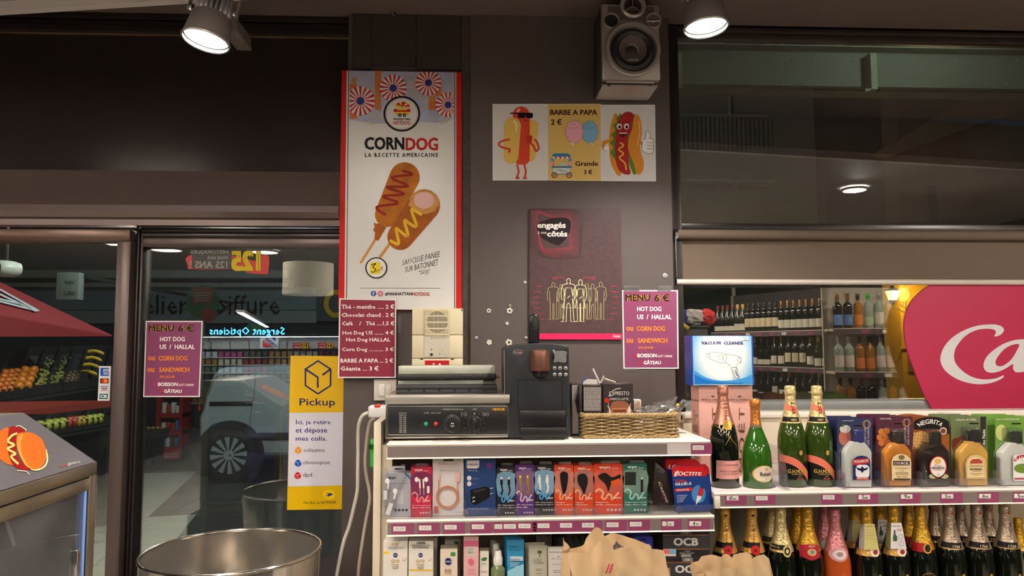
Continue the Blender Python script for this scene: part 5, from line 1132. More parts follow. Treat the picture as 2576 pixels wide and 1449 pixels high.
# ---- flask packs
def flask(label, u0, u1, v0, vb, card_col, bott, label_fn, Y=-.545, fx=None, seed=0, arch=False, cap_col=(30,30,34), group='carded spirit flasks'):
    C('e1'); zb = zV
    pts = rrect(u0, v0, u1, vb, 26) if not arch else ([(u0,vb),(u0,v0+90)]+[(u0+(u1-u0)*(1-math.cos(R(a)))/2, v0+90-90*math.sin(R(a))) for a in range(15,180,15)]+[(u1,v0+90),(u1,vb)])
    c = P((u0+u1)/2, vb, Y); t = thing('flask_pack', label, 'flask', (c.x, Y, zb), group)
    q = [P(u,v,Y+.018) for u,v in pts]; q = [Vector((p.x,p.y,max(p.z,zb+.001))) for p in q]
    MB().prism(q, (0,.0012,0)).make('card', card_col, t)
    if bott is None: return t
    cu, w, vt, vs, vw, m = bott      # centre, half width, cap top, shoulder start, shoulder end
    o = [(cu-.36*w,vt+150),(cu-.36*w,vs),(cu-.62*w,vs+40),(cu-.9*w,vs+95),(cu-w,vw),(cu-w,vb+10),(cu+w,vb+10),(cu+w,vw),(cu+.9*w,vs+95),(cu+.62*w,vs+40),(cu+.36*w,vs),(cu+.36*w,vt+150)]
    q = [P(u,v,Y-.014) for u,v in o]; q = [Vector((p.x,p.y,max(p.z,zb+.002))) for p in q]
    MB().prism(q, (0,.030,0)).make('flask_glass', m, t, bevel=.007, seg=3)
    cc = P(cu, vt+150, Y); r = .40*w*2.3/F/CR[2]
    MB().lathe([(r,0),(r,P(cu,vt,Y).z-cc.z-.002),(r*.85,P(cu,vt,Y).z-cc.z)], (cc.x,Y,cc.z), 24).make('screw_cap', mat('cap_%d_%d_%d'%cap_col, cap_col, .3), t, smooth=40)
    stroke(t, 'hang_slot', [[(cu-60,v0+92),(cu+60,v0+92)]], 16, Y+.018, ink((24,22,22)), .0006)
    blist = clear('blister', (253,253,253), .05, .04, mist=.03, edge=.35)
    bo = [(cu-.5*w,vt-28),(cu+.5*w,vt-28),(cu+.52*w,vs-20),(cu+1.12*w,vs+120),(cu+1.14*w,vb),(cu-1.14*w,vb),(cu-1.12*w,vs+120),(cu-.52*w,vs-20)]
    q = [P(u,v,Y-.018) for u,v in bo]; q = [Vector((p.x,p.y,max(p.z,zb+.001))) for p in q]
    MB().prism(q, (0,.035,0)).make('blister', blist, t, bevel=.004)
    label_fn(t, Y-.0195)
    return t
def l_pol(t, Y):
    pp(t, 'label', [(428,1035),(428,810),(444,770),(480,740),(540,730),(600,742),(636,775),(646,810),(652,1035)], Y, ink((36,44,96))); pp(t, 'label_panel', rrect(462,845,636,1010,50), Y, ink((226,226,230)), .0012)
    pp(t, 'banner', [(428,790),(460,775),(620,760),(634,830),(600,826),(470,848),(428,850)], Y, ink((196,44,50)), .0012); txt(t, 'POLIAKOV', [(444,790),(622,776),(626,808),(446,824)], Y, WHITE, .03, eps=.0016)
    pp(t, 'eagle_print', [(462,870),(520,892),(545,860),(570,892),(625,872),(600,910),(565,920),(545,950),(525,920),(490,912)], Y, ink((30,34,70)), .0016); pp(t, 'banner', rect(470,1004,630,1032), Y, ink((196,60,60)), .0014); txt(t, 'PREMIUM VODKA', (484,1010,612,1026), Y, WHITE, 0, eps=.0018)
def l_cou(t, Y):
    pp(t, 'label', [(918,1040),(912,800),(930,750),(980,715),(1040,708),(1100,725),(1150,770),(1160,810),(1160,1040)], Y, ink((226,204,160))); pp(t, 'banner', rect(934,796,1142,852), Y, ink((60,34,26)), .0012)
    txt(t, 'COURCEL', (946,808,1132,842), Y, WHITE, .02, eps=.0016); txt(t, 'COGNAC', (958,878,1128,900), Y, (80,56,36), .0); txt(t, 'V.S.', (1016,908,1072,930), Y, (80,56,36), 0); txt(t, 'FINE COGNAC', (986,990,1116,1004), Y, (160,80,50), .01)
    disc(t, 'crest', 1038, 752, 40, 30, surf_plane(Y,.0012), ink((120,104,80)), rings=1); stroke(t, 'print_line', [[(960,940),(1128,940)],[(965,956),(1124,956)],[(960,972),(1128,972)]], 5, Y, ink((130,110,84))); pp(t, 'footer', rect(942,1016,1150,1038), Y, ink((60,54,44)), .0012)
def l_neg(t, Y):
    pp(t, 'label', ell(1498,872,110,138,36), Y, ink((180,44,44))); pp(t, 'label', ell(1498,872,96,124,36), Y, ink((230,226,222)), .0012)
    txt(t, 'NEGRITA', (1416,870,1580,900), Y, BLACK, .03, eps=.0016); txt(t, 'Rhum', (1450,838,1540,864), Y, (190,60,60), 0, .3, eps=.0016); txt(t, 'BARDINET', (1456,906,1544,918), Y, (190,60,60), 0, eps=.0016); txt(t, '1857', (1482,960,1526,976), Y, (60,54,54), 0, eps=.0016)
    disc(t, 'emblem', 1494, 800, 46, 34, surf_plane(Y,.0014), ink((216,180,90)), rings=1); pp(t, 'leaf_print', ell(1430,990,50,30,14), Y, ink((180,170,130))); pp(t, 'leaf_print', ell(1580,990,50,30,14), Y, ink((180,170,130)))
def l_bus(t, Y):
    pp(t, 'label', [(1850,1020),(1842,830),(1860,770),(1900,732),(1970,718),(2040,735),(2085,780),(2094,840),(2100,1020)], Y, ink((226,204,150))); stroke(t, 'label_line', [[(1862,1008),(1856,832),(1872,780),(1908,744),(1970,732),(2034,748),(2074,790),(2082,842),(2088,1008)]], 5, Y, ink((150,120,70)), .0012, cyc=True)
    pp(t, 'emblem', [(1900,800),(1930,775),(2010,770),(2050,795),(2060,825),(1900,832)], Y, ink((176,70,60)), .0012); txt(t, 'CALVADOS', (1886,848,2066,874), Y, (90,66,40), 0, eps=.0014); txt(t, 'BUSNEL', (1902,888,2058,914), Y, (40,34,28), .02, eps=.0014); stroke(t, 'print_line', [[(1930,926),(2030,926)],[(1900,955),(2066,955)],[(1940,975),(2020,975)]], 5, Y, ink((110,84,54)), .0012)
def l_rum(t, Y):
    pp(t, 'label', rrect(2440,720,2760,1050,40), Y, ink((226,226,226))); pp(t, 'arc_print', [(2444,790),(2480,740),(2540,722),(2700,722),(2700,750),(2560,754),(2500,770),(2466,806)], Y, ink((178,40,60)), .0012); txt(t, 'R HUM', (2462,738,2640,792), Y, WHITE, .01, eps=.0018)
    pp(t, 'scene_print', ell(2560,890,110,60), Y, ink((110,140,60)), .0012); pp(t, 'scene_print', rect(2580,830,2650,930), Y, ink((150,190,220)), .0015); pp(t, 'footer', rect(2460,1010,2740,1030), Y, ink((178,40,60)), .0012)
gw = mat('clear_spirit', (214,218,212), .12, noise=.12, nscale=16, coat=.4); gc = mat('cognac', (210,132,42), .12, noise=.2, nscale=14, coat=.4); gn = mat('dark_rum', (34,22,16), .06, noise=.1, coat=.4); gb = mat('calvados', (224,174,84), .12, noise=.2, nscale=14, coat=.4)
cards = [mat('card_navy',(46,54,92),.3,noise=.15,nscale=8), mat('card_plum',(84,40,60),.3,noise=.15,nscale=8), mat('card_rum',(150,84,36),.3,noise=.5,nscale=9), mat('card_green',(110,126,84),.3,noise=.3,nscale=9), mat('card_lime',(112,160,66),.3,noise=.4,nscale=9)]
FL = [('vodka flask on a navy card, first of the row', 230,672,262, cards[0], (500,160,410,555,700,gw), l_pol, False, (34,40,110)),
      ('cognac flask on a plum card', 720,1178,236, cards[1], (1000,170,420,570,690,gc), l_cou, False, (40,36,32)),
      ('dark rum flask on a black arched card with pancake print', 1182,1640,240, cards[2], (1462,170,430,570,700,gn), l_neg, True, (22,20,20)),
      ('calvados flask on a green apple card', 1660,2110,234, cards[3], (1950,170,405,570,690,gb), l_bus, False, (28,26,28)),
      ('white rum flask on a lime green card at the picture edge', 2215,2700,236, cards[4], (2480,176,420,580,700,gw), l_rum, False, (36,40,36))]
bt_lab = ['vodka card','cognac card','rum card','calvados card','white rum card']
for i,(lb,u0,u1,v0,m,bt,fn,arch,cc) in enumerate(FL):
    t = flask(lb, u0, u1, v0, 1110, m, bt, fn, arch=arch, cap_col=cc); Yc2 = -.545+.018
    for kx in range(1, 4):   # the same packs queue behind, only their cards show
        dy = .035*kx; C('e1')
        tb = thing('flask_pack', ['second','third','fourth'][kx-1]+' '+bt_lab[i]+' queued behind the front flask', 'flask', (P((u0+u1)/2,1110,Yc2+dy).x, Yc2+dy, zV), 'carded spirit flasks')
        pts = rrect(u0+8, v0+6, u1-4, 1000, 26) if not arch else [(u0,1000),(u0,v0+90)]+[(u0+(u1-u0)*(1-math.cos(R(a)))/2, v0+90-90*math.sin(R(a))) for a in range(15,180,15)]+[(u1,v0+90),(u1,1000)]
        q = [P(u,v,Yc2)+Vector((-.004*kx,dy,.0)) for u,v in pts]; q = [Vector((p.x,p.y,p.z if p.z > zV+.06 else zV+.001)) for p in q]
        MB().prism(q, (0,.0012,0)).make('card', m, tb)
    C('e1')
    if i == 0: txt(t, 'VODKA POLIAKOV', (294,286,436,298), Yc2, WHITE, .02); pp(t, 'drink_print', ell(330,500,80,110), Yc2, ink((190,110,90))); pp(t, 'drink_print', ell(330,395,70,50), Yc2, ink((200,196,190)), .0012); pp(t, 'leaf_print', [(275,365),(300,318),(325,350),(300,370)], Yc2, ink((60,110,40)), .0016)
    if i == 1: txt(t, 'COGNAC COURCEL', (764,256,908,276), Yc2, WHITE, .02); [disc(t, 'drink_print', a_, b_, 44, 40, surf_plane(Yc2), ink((206,128,60)), rings=1) for a_,b_ in ((790,430),(850,420),(770,500),(830,500),(790,570),(860,560))]
    if i in (0,1):
        ox = 0 if i == 0 else 502
        stroke(t, 'round_badge', [ell(600+ox,335-20*i,48,48,24),ell(600+ox,335-20*i,30,46,20)], 6, Yc2, ink((206,160,110)), cyc=True); txt(t, 'COMPTOIR', (566+ox,380-10*i,594+ox,600-10*i), Yc2, (206,196,196), .01, up=True); txt(t, 'DES FLASKS', (608+ox,380-10*i,634+ox,600-10*i), Yc2, (206,196,196), .01, up=True)
        pp(t, 'colour_bar', rect((245 if i==0 else 700),915,(340 if i==0 else 830),1015), Yc2, ink((90,140,200) if i==0 else (60,70,110)))
    if i == 2:
        arc = lambda u,v: (1400+ (168+ v*58)*math.sin(R(-50+100*u)), 440-(110+v*58)*math.cos(R(-50+100*u))*1.0)
        pp(t, 'black_arch', [(1190,400),(1190,330)]+[(1182+458*(1-math.cos(R(a)))/2, 330-88*math.sin(R(a))) for a in range(15,180,15)]+[(1635,330),(1640,460),(1500,400),(1330,400)], Yc2, ink((30,26,26)), .0010)
        txt(t, 'NEGRITA', arc, Yc2, (240,236,230), .03, eps=.0016)
        b = MB(); g_ = surf_plane(Yc2, .0010); pp(t, 'pancake_print', ell(1290,540,110,120), Yc2, ink((222,160,80)), .0010)
        stroke(t, 'pancake_print', [[(1200+34*j,430),(1180+34*j,650)] for j in range(6)]+[[(1190,450+40*j),(1390,470+40*j)] for j in range(5)], 7, Yc2, ink((236,206,140)), .0014); disc(t, 'round_badge', 1562, 420, 46, 46, surf_plane(Yc2,.0016), ink((216,206,196)), rings=1); disc(t, 'round_badge', 1562, 420, 32, 32, surf_plane(Yc2,.0020), ink((120,60,50)), rings=1)
    if i == 3: txt(t, 'Calvados BUSNEL', (1714,262,1980,292), Yc2, (232,230,216), .01, .1); pp(t, 'pan_print', catm([(1670,540),(1760,500),(1830,480),(1860,560),(1800,640),(1700,700)],4,True), Yc2, ink((110,50,32))); pp(t, 'dark_stripe', rect(2030,240,2098,610), Yc2, ink((46,46,42)), .0010); txt(t, 'des Flasks', (2052,400,2090,600), Yc2, WHITE, .02, up=True, eps=.0016)
    if i == 4: txt(t, 'Rhum LA MARTINIQUAISE', (2232,262,2520,286), Yc2, (232,236,220), .02); pp(t, 'lime_print', ell(2290,440,70,100), Yc2, ink((196,206,130))); pp(t, 'lime_print', [(2230,650),(2300,630),(2310,700),(2240,716)], Yc2, ink((226,200,60)), .0012)
# ---- lower row of champagne
Yf_, Yk_ = -.51, -.40
LOW = [ # crop, u, v, Y, glass, foil, kind, label
 ('e2',278,512,Yf_,gl_dark,f_gold,'moet','champagne bottle with gold foil and red seal, first at the shelf end'),
 ('e2',648,512,Yf_,gl_dark,f_gold,'moet','champagne bottle with gold foil and red seal, second from the shelf end'),
 ('e2',905,462,Yk_,gl_dark,f_pale,'malard','champagne bottle with pale foil half hidden in the back row'),
 ('e2',1035,506,Yf_,gl_dark,f_pale,'malard','champagne bottle with pale foil and gold-ringed round seal'),
 ('e2',1258,462,Yk_,gl_dark,f_ygold,'plain','gold foiled champagne bottle behind the crested red shield bottle'),
 ('e2',1398,496,Yf_,gl_dark,f_ygold,'caz','champagne bottle with gold foil and crested red shield'),
 ('e2',1620,470,Yk_,gl_rose,f_pink,'pink','pink foiled rosé bottle at the back'),
 ('e2',1772,535,Yf_,gl_rose,f_pink,'pink','pink foiled rosé bottle with amber wine in front'),
 ('e3',40,470,Yk_,gl_dark,f_ygold,'vrk','gold capped bottle with neck booklet, rear of the booklet group'),
 ('e3',205,490,Yf_,gl_dark,f_ygold,'vrk','gold capped bottle with cream neck booklet in front'),
 ('e3',385,470,Yk_,gl_dark,f_ygold,'vrk','gold capped bottle with neck booklet seen between two front bottles'),
 ('e3',570,486,Yf_,gl_dark,f_ygold,'vrk','gold capped bottle with white printed neck booklet in front'),
 ('e3',765,462,Yk_,gl_dark,f_ygold,'red','gold foiled bottle with red collar at the back'),
 ('e3',935,486,Yf_,gl_dark,f_ygold,'red','gold foiled bottle with red collar and black medallion'),
 ('e3',1125,455,Yk_,gl_dark,f_silver,'lan','silver foiled champagne bottle, back row, leftmost of its kind'),
 ('e3',1325,482,Yf_,gl_dark,f_silver,'lan','silver foiled champagne bottle, front row, leftmost of its kind'),
 ('e3',1478,455,Yk_,gl_dark,f_silver,'lan','silver foiled champagne bottle, back row, middle of its kind'),
 ('e3',1700,478,Yf_,gl_dark,f_silver,'lan','silver foiled champagne bottle, front row, middle of its kind'),
 ('e3',1852,455,Yk_,gl_dark,f_silver,'lan','silver foiled champagne bottle, back row, rightmost of its kind'),
 ('e3',2082,478,Yf_,gl_dark,f_silver,'lan','silver foiled champagne bottle, front row, rightmost of its kind'),
 ('e3',2262,680,Yk_,gl_dark,f_ygold,'plain','short gold foiled bottle at the right picture edge')]
for cr, u, v, Y, gm, fm, kind, lb in LOW:
    C(cr); back = Y == Yk_
    vv = v-22 if back else v
    t, f, bx, pr = bottle(lb, u, vv, Y, zE, gm, fm, .185 if kind != 'vrk' else .235)
    g_ = lambda a,b_,f=f: f(a,b_)-Vector((0,.0010,0)); h_ = lambda a,b_,f=f: f(a,b_)-Vector((0,.0018,0))
    s = .88 if back else 1.0
    def X(d): return u+d*s
    def Z(d): return v+d*s
    if kind == 'moet':
        txt(t, 'MOËT', (X(8),Z(232),X(44),Z(480)), f, (46,32,22), .0, up=True, space=1.15); disc(t, 'red_seal', X(48), Z(582), 62, 66, g_, ink((196,34,40)), rings=3); disc(t, 'seal_crest', X(48), Z(582), 22, 22, h_, ink((120,16,22)), rings=1)
        txt(t, '*', (X(-2),Z(96),X(34),Z(132)), f, (40,26,20), .05)
        patch(t, 'black_collar', (X(-86),Z(480),X(112),Z(560)), f, ink((22,22,22)), 10, 1)
        stroke(t, 'sash_line', [catm([(X(-90),Z(585)),(X(-20),Z(640)),(X(60),Z(730)),(X(130),Z(830))],4),catm([(X(70),Z(740)),(X(40),Z(780)),(X(20),Z(830))],3)], 9, f, MATS['gold_line'])
    elif kind == 'malard':
        txt(t, 'MALARD', (X(30),Z(235),X(56),Z(440)), f, (60,54,44), -.01, up=True); patch(t, 'black_collar', (X(-110),Z(520),X(110),Z(590)), f, ink((28,26,26)), 12, 1); patch(t, 'gold_line', (X(-112),Z(590),X(110),Z(602)), f, MATS['gold_line'], 12, 1)
        txt(t, 'CHAMPAGNE', (X(-100),Z(542),X(-12),Z(566)), g_, (206,190,140), 0); disc(t, 'round_seal', X(90), Z(600), 62, 82, f, ink((206,186,120)), rings=3); disc(t, 'round_seal', X(88), Z(600), 40, 54, g_, ink((40,34,28)), rings=1); disc(t, 'round_seal', X(86), Z(600), 20, 28, h_, ink((220,206,160)), rings=1)
    elif kind == 'caz':
        txt(t, 'de Cazanove', (X(54),Z(220),X(80),Z(455)), f, (90,70,34), -.01, up=True)
        MB().grid(lambda a,b_: f(X(-70+240*a), Z(500+ (18+30*(2*a-1)**2)+ (215-70*abs(2*a-1)**1.5)*b_)), 12, 6).make('red_shield', ink((176,36,52)), t, smooth=60)
        disc(t, 'crest', X(60), Z(625), 58, 48, g_, ink((206,170,90)), rings=1); disc(t, 'crest', X(60), Z(620), 22, 26, h_, ink((70,130,190)), rings=1); txt(t, 'BRUT', (X(20),Z(535),X(98),Z(556)), g_, (240,220,200), .01)
    elif kind == 'pink':
        disc(t, 'neck_label', X(60), Z(620), 118, 95, f, ink((214,150,152)), rings=3); disc(t, 'neck_label', X(62), Z(620), 84, 66, g_, ink((220,206,204)), rings=2); disc(t, 'crest', X(62), Z(612), 40, 30, h_, ink((150,130,130)), rings=1)
        stroke(t, 'foil_ring', [[(X(-60),Z(400)),(X(20),Z(392)),(X(80),Z(372))],[(X(-60),Z(422)),(X(20),Z(414)),(X(80),Z(394))]], 5, f, ink((140,80,90)))
    elif kind == 'vrk':
        patch(t, 'gold_collar', (X(-95),Z(600),X(150),Z(690)), f, f_gold, 12, 2)
        disc(t, 'round_seal', X(110), Z(628), 66, 60, g_, ink((230,222,206)), rings=2); disc(t, 'round_seal', X(112), Z(628), 34, 32, h_, ink((150,40,44)), rings=1)
        Yb2 = Y-.040; bk = ink((206,196,128)) if u in (205,40) else ink((222,218,220))
        def bf(a, b_): p = f(a, b_); q = P(a, b_, Yb2); q.y = Yb2 if True else p.y; return q
        pl = [(X(-18),Z(255)),(X(118),Z(255)),(X(180),Z(605)),(X(-20),Z(605))] if u in (205,40) else [(X(-20),Z(245)),(X(118),Z(245)),(X(190),Z(600)),(X(-30),Z(595))]
        MB().prism([P(a,b_,Yb2) for a,b_ in pl], (0,.001,0)).make('neck_booklet', bk, t)
        MB().prism([P(pl[0][0],pl[0][1],Yb2),P(pl[3][0],pl[3][1],Yb2),P(pl[3][0]-75,pl[3][1]-25,Yb2+.03),P(pl[0][0]-60,pl[0][1]-4,Yb2+.03)], (0,.001,0)).make('neck_booklet', ink((206,198,190)) if u in (205,40) else ink((150,140,90)), t)
        txt(t, 'VRANKEN', (X(-8),Z(278),X(108),Z(296)), Yb2, (150,90,80), .0)
        if u in (205,40): stroke(t, 'print_line', [[(X(2),Z(330+26*j)),(X(116+4*j),Z(330+26*j))] for j in range(6)], 6, Yb2, ink((176,166,110)))
        else:
            pp(t, 'bottle_print', [(X(18),Z(340)),(X(34),Z(340)),(X(40),Z(400)),(X(60),Z(430)),(X(60),Z(490)),(X(8),Z(490)),(X(6),Z(430)),(X(16),Z(400))], Yb2, ink((56,96,70))); stroke(t, 'stamp_print', [ell(X(108),Z(430),32,34,18),ell(X(120),Z(525),32,34,18)], 4, Yb2, ink((110,110,110)), cyc=True); stroke(t, 'print_line', [[(X(55),Z(330)),(X(120),Z(330))],[(X(60),Z(350)),(X(120),Z(350))]], 8, Yb2, ink((176,110,100)))
    elif kind == 'red':
        patch(t, 'red_collar', (X(-105),Z(515),X(150),Z(640)), f, ink((176,28,40)), 14, 2); disc(t, 'medallion', X(90), Z(580), 52, 72, g_, ink((206,168,60)), rings=2); disc(t, 'medallion', X(90), Z(580), 36, 54, h_, ink((24,20,20)), rings=1)
        txt(t, 'GUY CADEL', (X(58),Z(245),X(84),Z(460)), f, (150,110,40), -.01, up=True); stroke(t, 'gold_arc', [ell(X(110),Z(980),80,66,16,180,360)], 8, f, MATS['gold_line'])
    elif kind == 'lan':
        txt(t, 'LANSON', (X(50),Z(250),X(88),Z(470)), f, (56,48,44), .005, up=True); txt(t, '+', (X(18),Z(96),X(58),Z(140)), f, (190,40,44), .06)
        patch(t, 'black_collar', (X(-112),Z(512),X(168),Z(590)), f, ink((30,28,34)), 14, 1); patch(t, 'gold_line', (X(-112),Z(592),X(168),Z(602)), f, MATS['gold_line'], 14, 1); txt(t, '1760', (X(46),Z(545),X(138),Z(582)), g_, (216,196,150), .02)
    if kind in ('lan','vrk'): disc(t, 'gold_star', X(180) if kind=='lan' else X(175), Z(950), 24, 24, f, f_ygold, rings=1, n=5)
# ================================================================== left bay, second shelf
YS2 = -.585
def wyn(label, crop, u0, v0, u1, vb, col, line, inside, item, sub=(206,200,196), dep=.05):
    C(crop); z0 = zB+.001; a, c = P(u0,v0,YS2), P(u1,vb,YS2)
    t = thing('accessory_pack', label, 'pack', ((a.x+c.x)/2, YS2+.02, z0), 'phone accessory packs')
    body = mat('pack_%d_%d_%d'%col, col, .32, noise=.03)
    MB().box(a.x, c.x, YS2, YS2+dep, z0, a.z).make('carton', body, t, bevel=.0012, seg=1)
    w = u1-u0; h = vb-v0
    MB().prism([P(u,v,YS2+dep*.5) for u,v in [(u0+w*.24,v0+4),(u0+w*.24,v0-h*.055),(u0+w*.30,v0-h*.075),(u1-w*.2,v0-h*.075),(u1-w*.14,v0-h*.055),(u1-w*.14,v0+4)]], (0,.001,0)).make('hang_tab', clear('tab_clear',(235,230,230),.1,.1,mist=.3), t)
    pp(t, 'window', catm([(u0+w*.05,v0+h*.14),(u0+w*.06,v0+h*.55),(u0+w*.35,v0+h*.60),(u0+w*.55,v0+h*.66),(u0+w*.75,v0+h*.58),(u1-w*.05,v0+h*.55),(u1-w*.04,v0+h*.14)],3,True), YS2, mat('packw_%d_%d_%d'%inside, inside, .14, noise=.35, nscale=24, coat=.4), .0005)
    txt(t, 'wyn', (u0+w*.18,v0+h*.045,u0+w*.56,v0+h*.10), YS2, (240,238,236), .03); txt(t, 'Access.', (u0+w*.62,v0+h*.06,u0+w*.84,v0+h*.088), YS2, (240,238,236), .0)
    stroke(t, 'squiggle', [catm([(u0+w*.06,v0+h*.55),(u0+w*.18,v0+h*.50),(u0+w*.32,v0+h*.56),(u0+w*.28,v0+h*.66),(u0+w*.38,v0+h*.69),(u0+w*.5,v0+h*.60),(u0+w*.6,v0+h*.63),(u0+w*.62,v0+h*.70),(u0+w*.85,v0+h*.56)][:6 if line == 'part' else 9],5)], w*.075, YS2, ink(sub), .0010)
    txt(t, 'wyn', (u0+w*.66,v0+h*.655,u0+w*.92,v0+h*.70), YS2, (236,234,232), .02)
    if item == 'buds':
        wh = mat('bud_white',(236,232,230),.25)
        for du in (.42,.60):
            stroke(t, 'earbud_print', [[(u0+w*du,v0+h*.24),(u0+w*(du+.02),v0+h*.42)]], w*.07, YS2, wh, .0010); disc(t, 'earbud_print', u0+w*(du-.14 if du < .5 else du+.14), v0+h*.25, w*.10, w*.12, surf_plane(YS2,.0014), wh, rings=1)
            stroke(t, 'wire_print', [[(u0+w*(du+.02),v0+h*.42),(u0+w*(du+.03),v0+h*.56)]], w*.02, YS2, wh, .0010)
        stroke(t, 'plug_print', [[(u0+w*.84,v0+h*.38),(u0+w*.84,v0+h*.52)]], w*.12, YS2, wh, .0010)
    elif item in ('dark_cable','gold_cable','white_cable'):
        cc = {'dark_cable':(34,32,32),'gold_cable':(150,120,50),'white_cable':(226,222,218)}[item]; tip = {'dark_cable':(206,204,200),'gold_cable':(226,196,90),'white_cable':(206,206,206)}[item]
        for du in (.26,.64):
            stroke(t, 'cable_print', [[(u0+w*du,v0+h*.25),(u0+w*du,v0+h*.36)]], w*.14, YS2, ink(cc), .0010); stroke(t, 'cable_print', [[(u0+w*du,v0+h*.36),(u0+w*(du+.06),v0+h*.47),(u0+w*(du-.02),v0+h*.56)]], w*.08, YS2, ink(cc), .0010); pp(t, 'plug_print', rect(u0+w*(du-.05),v0+h*.20,u0+w*(du+.05),v0+h*.25), YS2, ink(tip), .0012)
    elif item == 'charger': pp(t, 'device_print', catm([(u0+w*.3,v0+h*.17),(u0+w*.68,v0+h*.16),(u0+w*.66,v0+h*.42),(u0+w*.52,v0+h*.58),(u0+w*.42,v0+h*.54)],3,True), YS2, ink((30,28,28)), .0010)
    elif item == 'mount': pp(t, 'device_print', catm([(u0+w*.2,v0+h*.2),(u0+w*.55,v0+h*.17),(u0+w*.7,v0+h*.3),(u0+w*.62,v0+h*.46),(u0+w*.5,v0+h*.6),(u0+w*.4,v0+h*.5),(u0+w*.2,v0+h*.36)],3,True), YS2, ink((34,32,32)), .0010)
    elif item == 'vent': pp(t, 'device_print', catm([(u0+w*.14,v0+h*.24),(u0+w*.4,v0+h*.17),(u0+w*.62,v0+h*.26),(u0+w*.9,v0+h*.2),(u0+w*.86,v0+h*.32),(u0+w*.6,v0+h*.38),(u0+w*.5,v0+h*.55),(u0+w*.4,v0+h*.4)],3,True), YS2, ink((36,30,28)), .0010); pp(t, 'device_print', [(u0+w*.58,v0+h*.34),(u0+w*.86,v0+h*.28),(u0+w*.84,v0+h*.42),(u0+w*.6,v0+h*.44)], YS2, ink((216,90,44)), .0013)
    elif item == 'block': pp(t, 'device_print', rect(u0+w*.08,v0+h*.16,u0+w*.52,v0+h*.42), YS2, ink((40,44,42)), .0010); stroke(t, 'device_print', [[(u0+w*.76,v0+h*.30),(u0+w*.76,v0+h*.56)]], w*.10, YS2, ink((34,34,34)), .0010); pp(t, 'plug_print', rect(u0+w*.73,v0+h*.26,u0+w*.79,v0+h*.31), YS2, ink((200,200,196)), .0012)
    for i, s in enumerate(line_txt[label] if label in line_txt else ()): txt(t, s, (u0+w*.06,v0+h*(.745+.045*i),min(u1-w*.06,u0+w*(.06+.062*len(s))),v0+h*(.745+.045*i)+h*.032), YS2, (240,236,232), .015)
    for j in range(4): disc(t, 'feature_icon', u0+w*(.48+.13*j), v0+h*.91, w*.045, w*.045, surf_plane(YS2), ink((200,196,196)), rings=1, n=12)
    return t
line_txt = {}
W_ = [('crimson earphone pack between the grey box and the cable blister','d6',446,372,650,870,(200,34,74),'full',(120,40,80),'buds',(232,130,140),('Écouteurs lightning','iPhone / iPad / iPod')),
 ('black cable pack right of the blue charger box','d6',1292,370,1482,870,(34,34,40),'full',(110,150,176),'dark_cable',(70,150,206),('Câble - Charge & Synchro','Type-C vers Type-C')),
 ('purple cable pack with gold plugs','d6',1476,352,1668,870,(88,46,120),'full',(120,92,130),'gold_cable',(206,180,196),('Câble - Charge & Synchro','Micro USB')),
 ('black pack with white cable, between purple and orange packs','d7',14,352,216,840,(34,34,40),'full',(120,160,186),'white_cable',(70,150,206),('Câble - Charge & Synchro','Lightning vers Type-C')),
 ('orange car charger pack, leftmost of the orange packs','d7',212,354,408,840,(216,74,40),'full',(196,120,104),'charger',(240,160,120),('Chargeur','Rapide voiture')),
 ('orange magnetic mount pack, middle of the orange packs','d7',408,358,606,840,(216,74,40),'full',(170,110,100),'mount',(240,160,120),('Support','magnétique')),
 ('wide orange vent mount pack, largest of the orange packs','d7',602,346,896,840,(216,70,38),'full',(200,90,74),'vent',(240,160,120),('Support',"Grille d'Aération")),
 ('green wall charger pack','d7',892,342,1138,840,(44,112,96),'full',(110,140,128),'block',(150,196,180),('Chargeur Rapide x2 USB','Câble Micro USB'))]
for w_ in W_: line_txt[w_[0]] = w_[-1]; wyn(*w_[:-1])
# second packs behind a few of them
for (cr,u0,v0,u1,col,lb) in (('d7',170,300,330,(190,60,40),'orange pack queued behind the leftmost orange pack'),('d7',330,296,560,(190,56,40),'orange pack queued behind the middle orange packs'),('d7',860,300,1090,(40,96,84),'green pack queued behind the green charger pack')):
    C(cr); a, c = P(u0,v0+34,-.50), P(u1,800,-.50); t = thing('accessory_pack', lb, 'pack', ((a.x+c.x)/2,-.48,zB+.001), 'phone accessory packs'); MB().box(a.x,c.x,-.525,-.48,zB+.001,a.z).make('carton', mat('pk_%d'%u0,col,.35), t, bevel=.001, seg=1)
C('d6')
# grey earphone box
t = carton('earphone_box', 'pale grey earphone box behind the clear hang packs', 188,430,452,870, -.575, .04, mat('pale_grey_box',(176,178,188),.35,noise=.03), zB+.001)
txt(t, 'wyn', (222,470,295,502), -.575, (40,40,44), .02); txt(t, 'écouteurs sans fil   Pro +', (250,526,422,540), -.575, (60,60,66), .0); pp(t, 'corner_flash', [(372,430),(400,430),(452,480),(452,510)], -.575, ink((60,120,150)))
pp(t, 'case_print', rrect(300,600,372,740,22), -.575, ink((196,198,206)))
for j in range(4): disc(t, 'feature_icon', 295+36*j, 798, 13, 13, surf_plane(-.575), ink((40,40,44)), rings=1, n=12)
t = thing('tag_card', 'white euro-slot card hanging behind the earphone box', 'card', (P(320,420,-.52).x,-.52,zB+.001)); MB().prism([Vector((p.x,p.y,max(p.z,zB+.001))) for p in [P(u,v,-.53) for u,v in [(262,900),(262,372),(275,362),(375,362),(390,372),(390,900)]]], (0,.001,0)).make('card', ink((196,196,200)), t); stroke(t, 'hang_slot', [[(285,392),(370,390)]], 14, -.53, ink((40,40,40)))
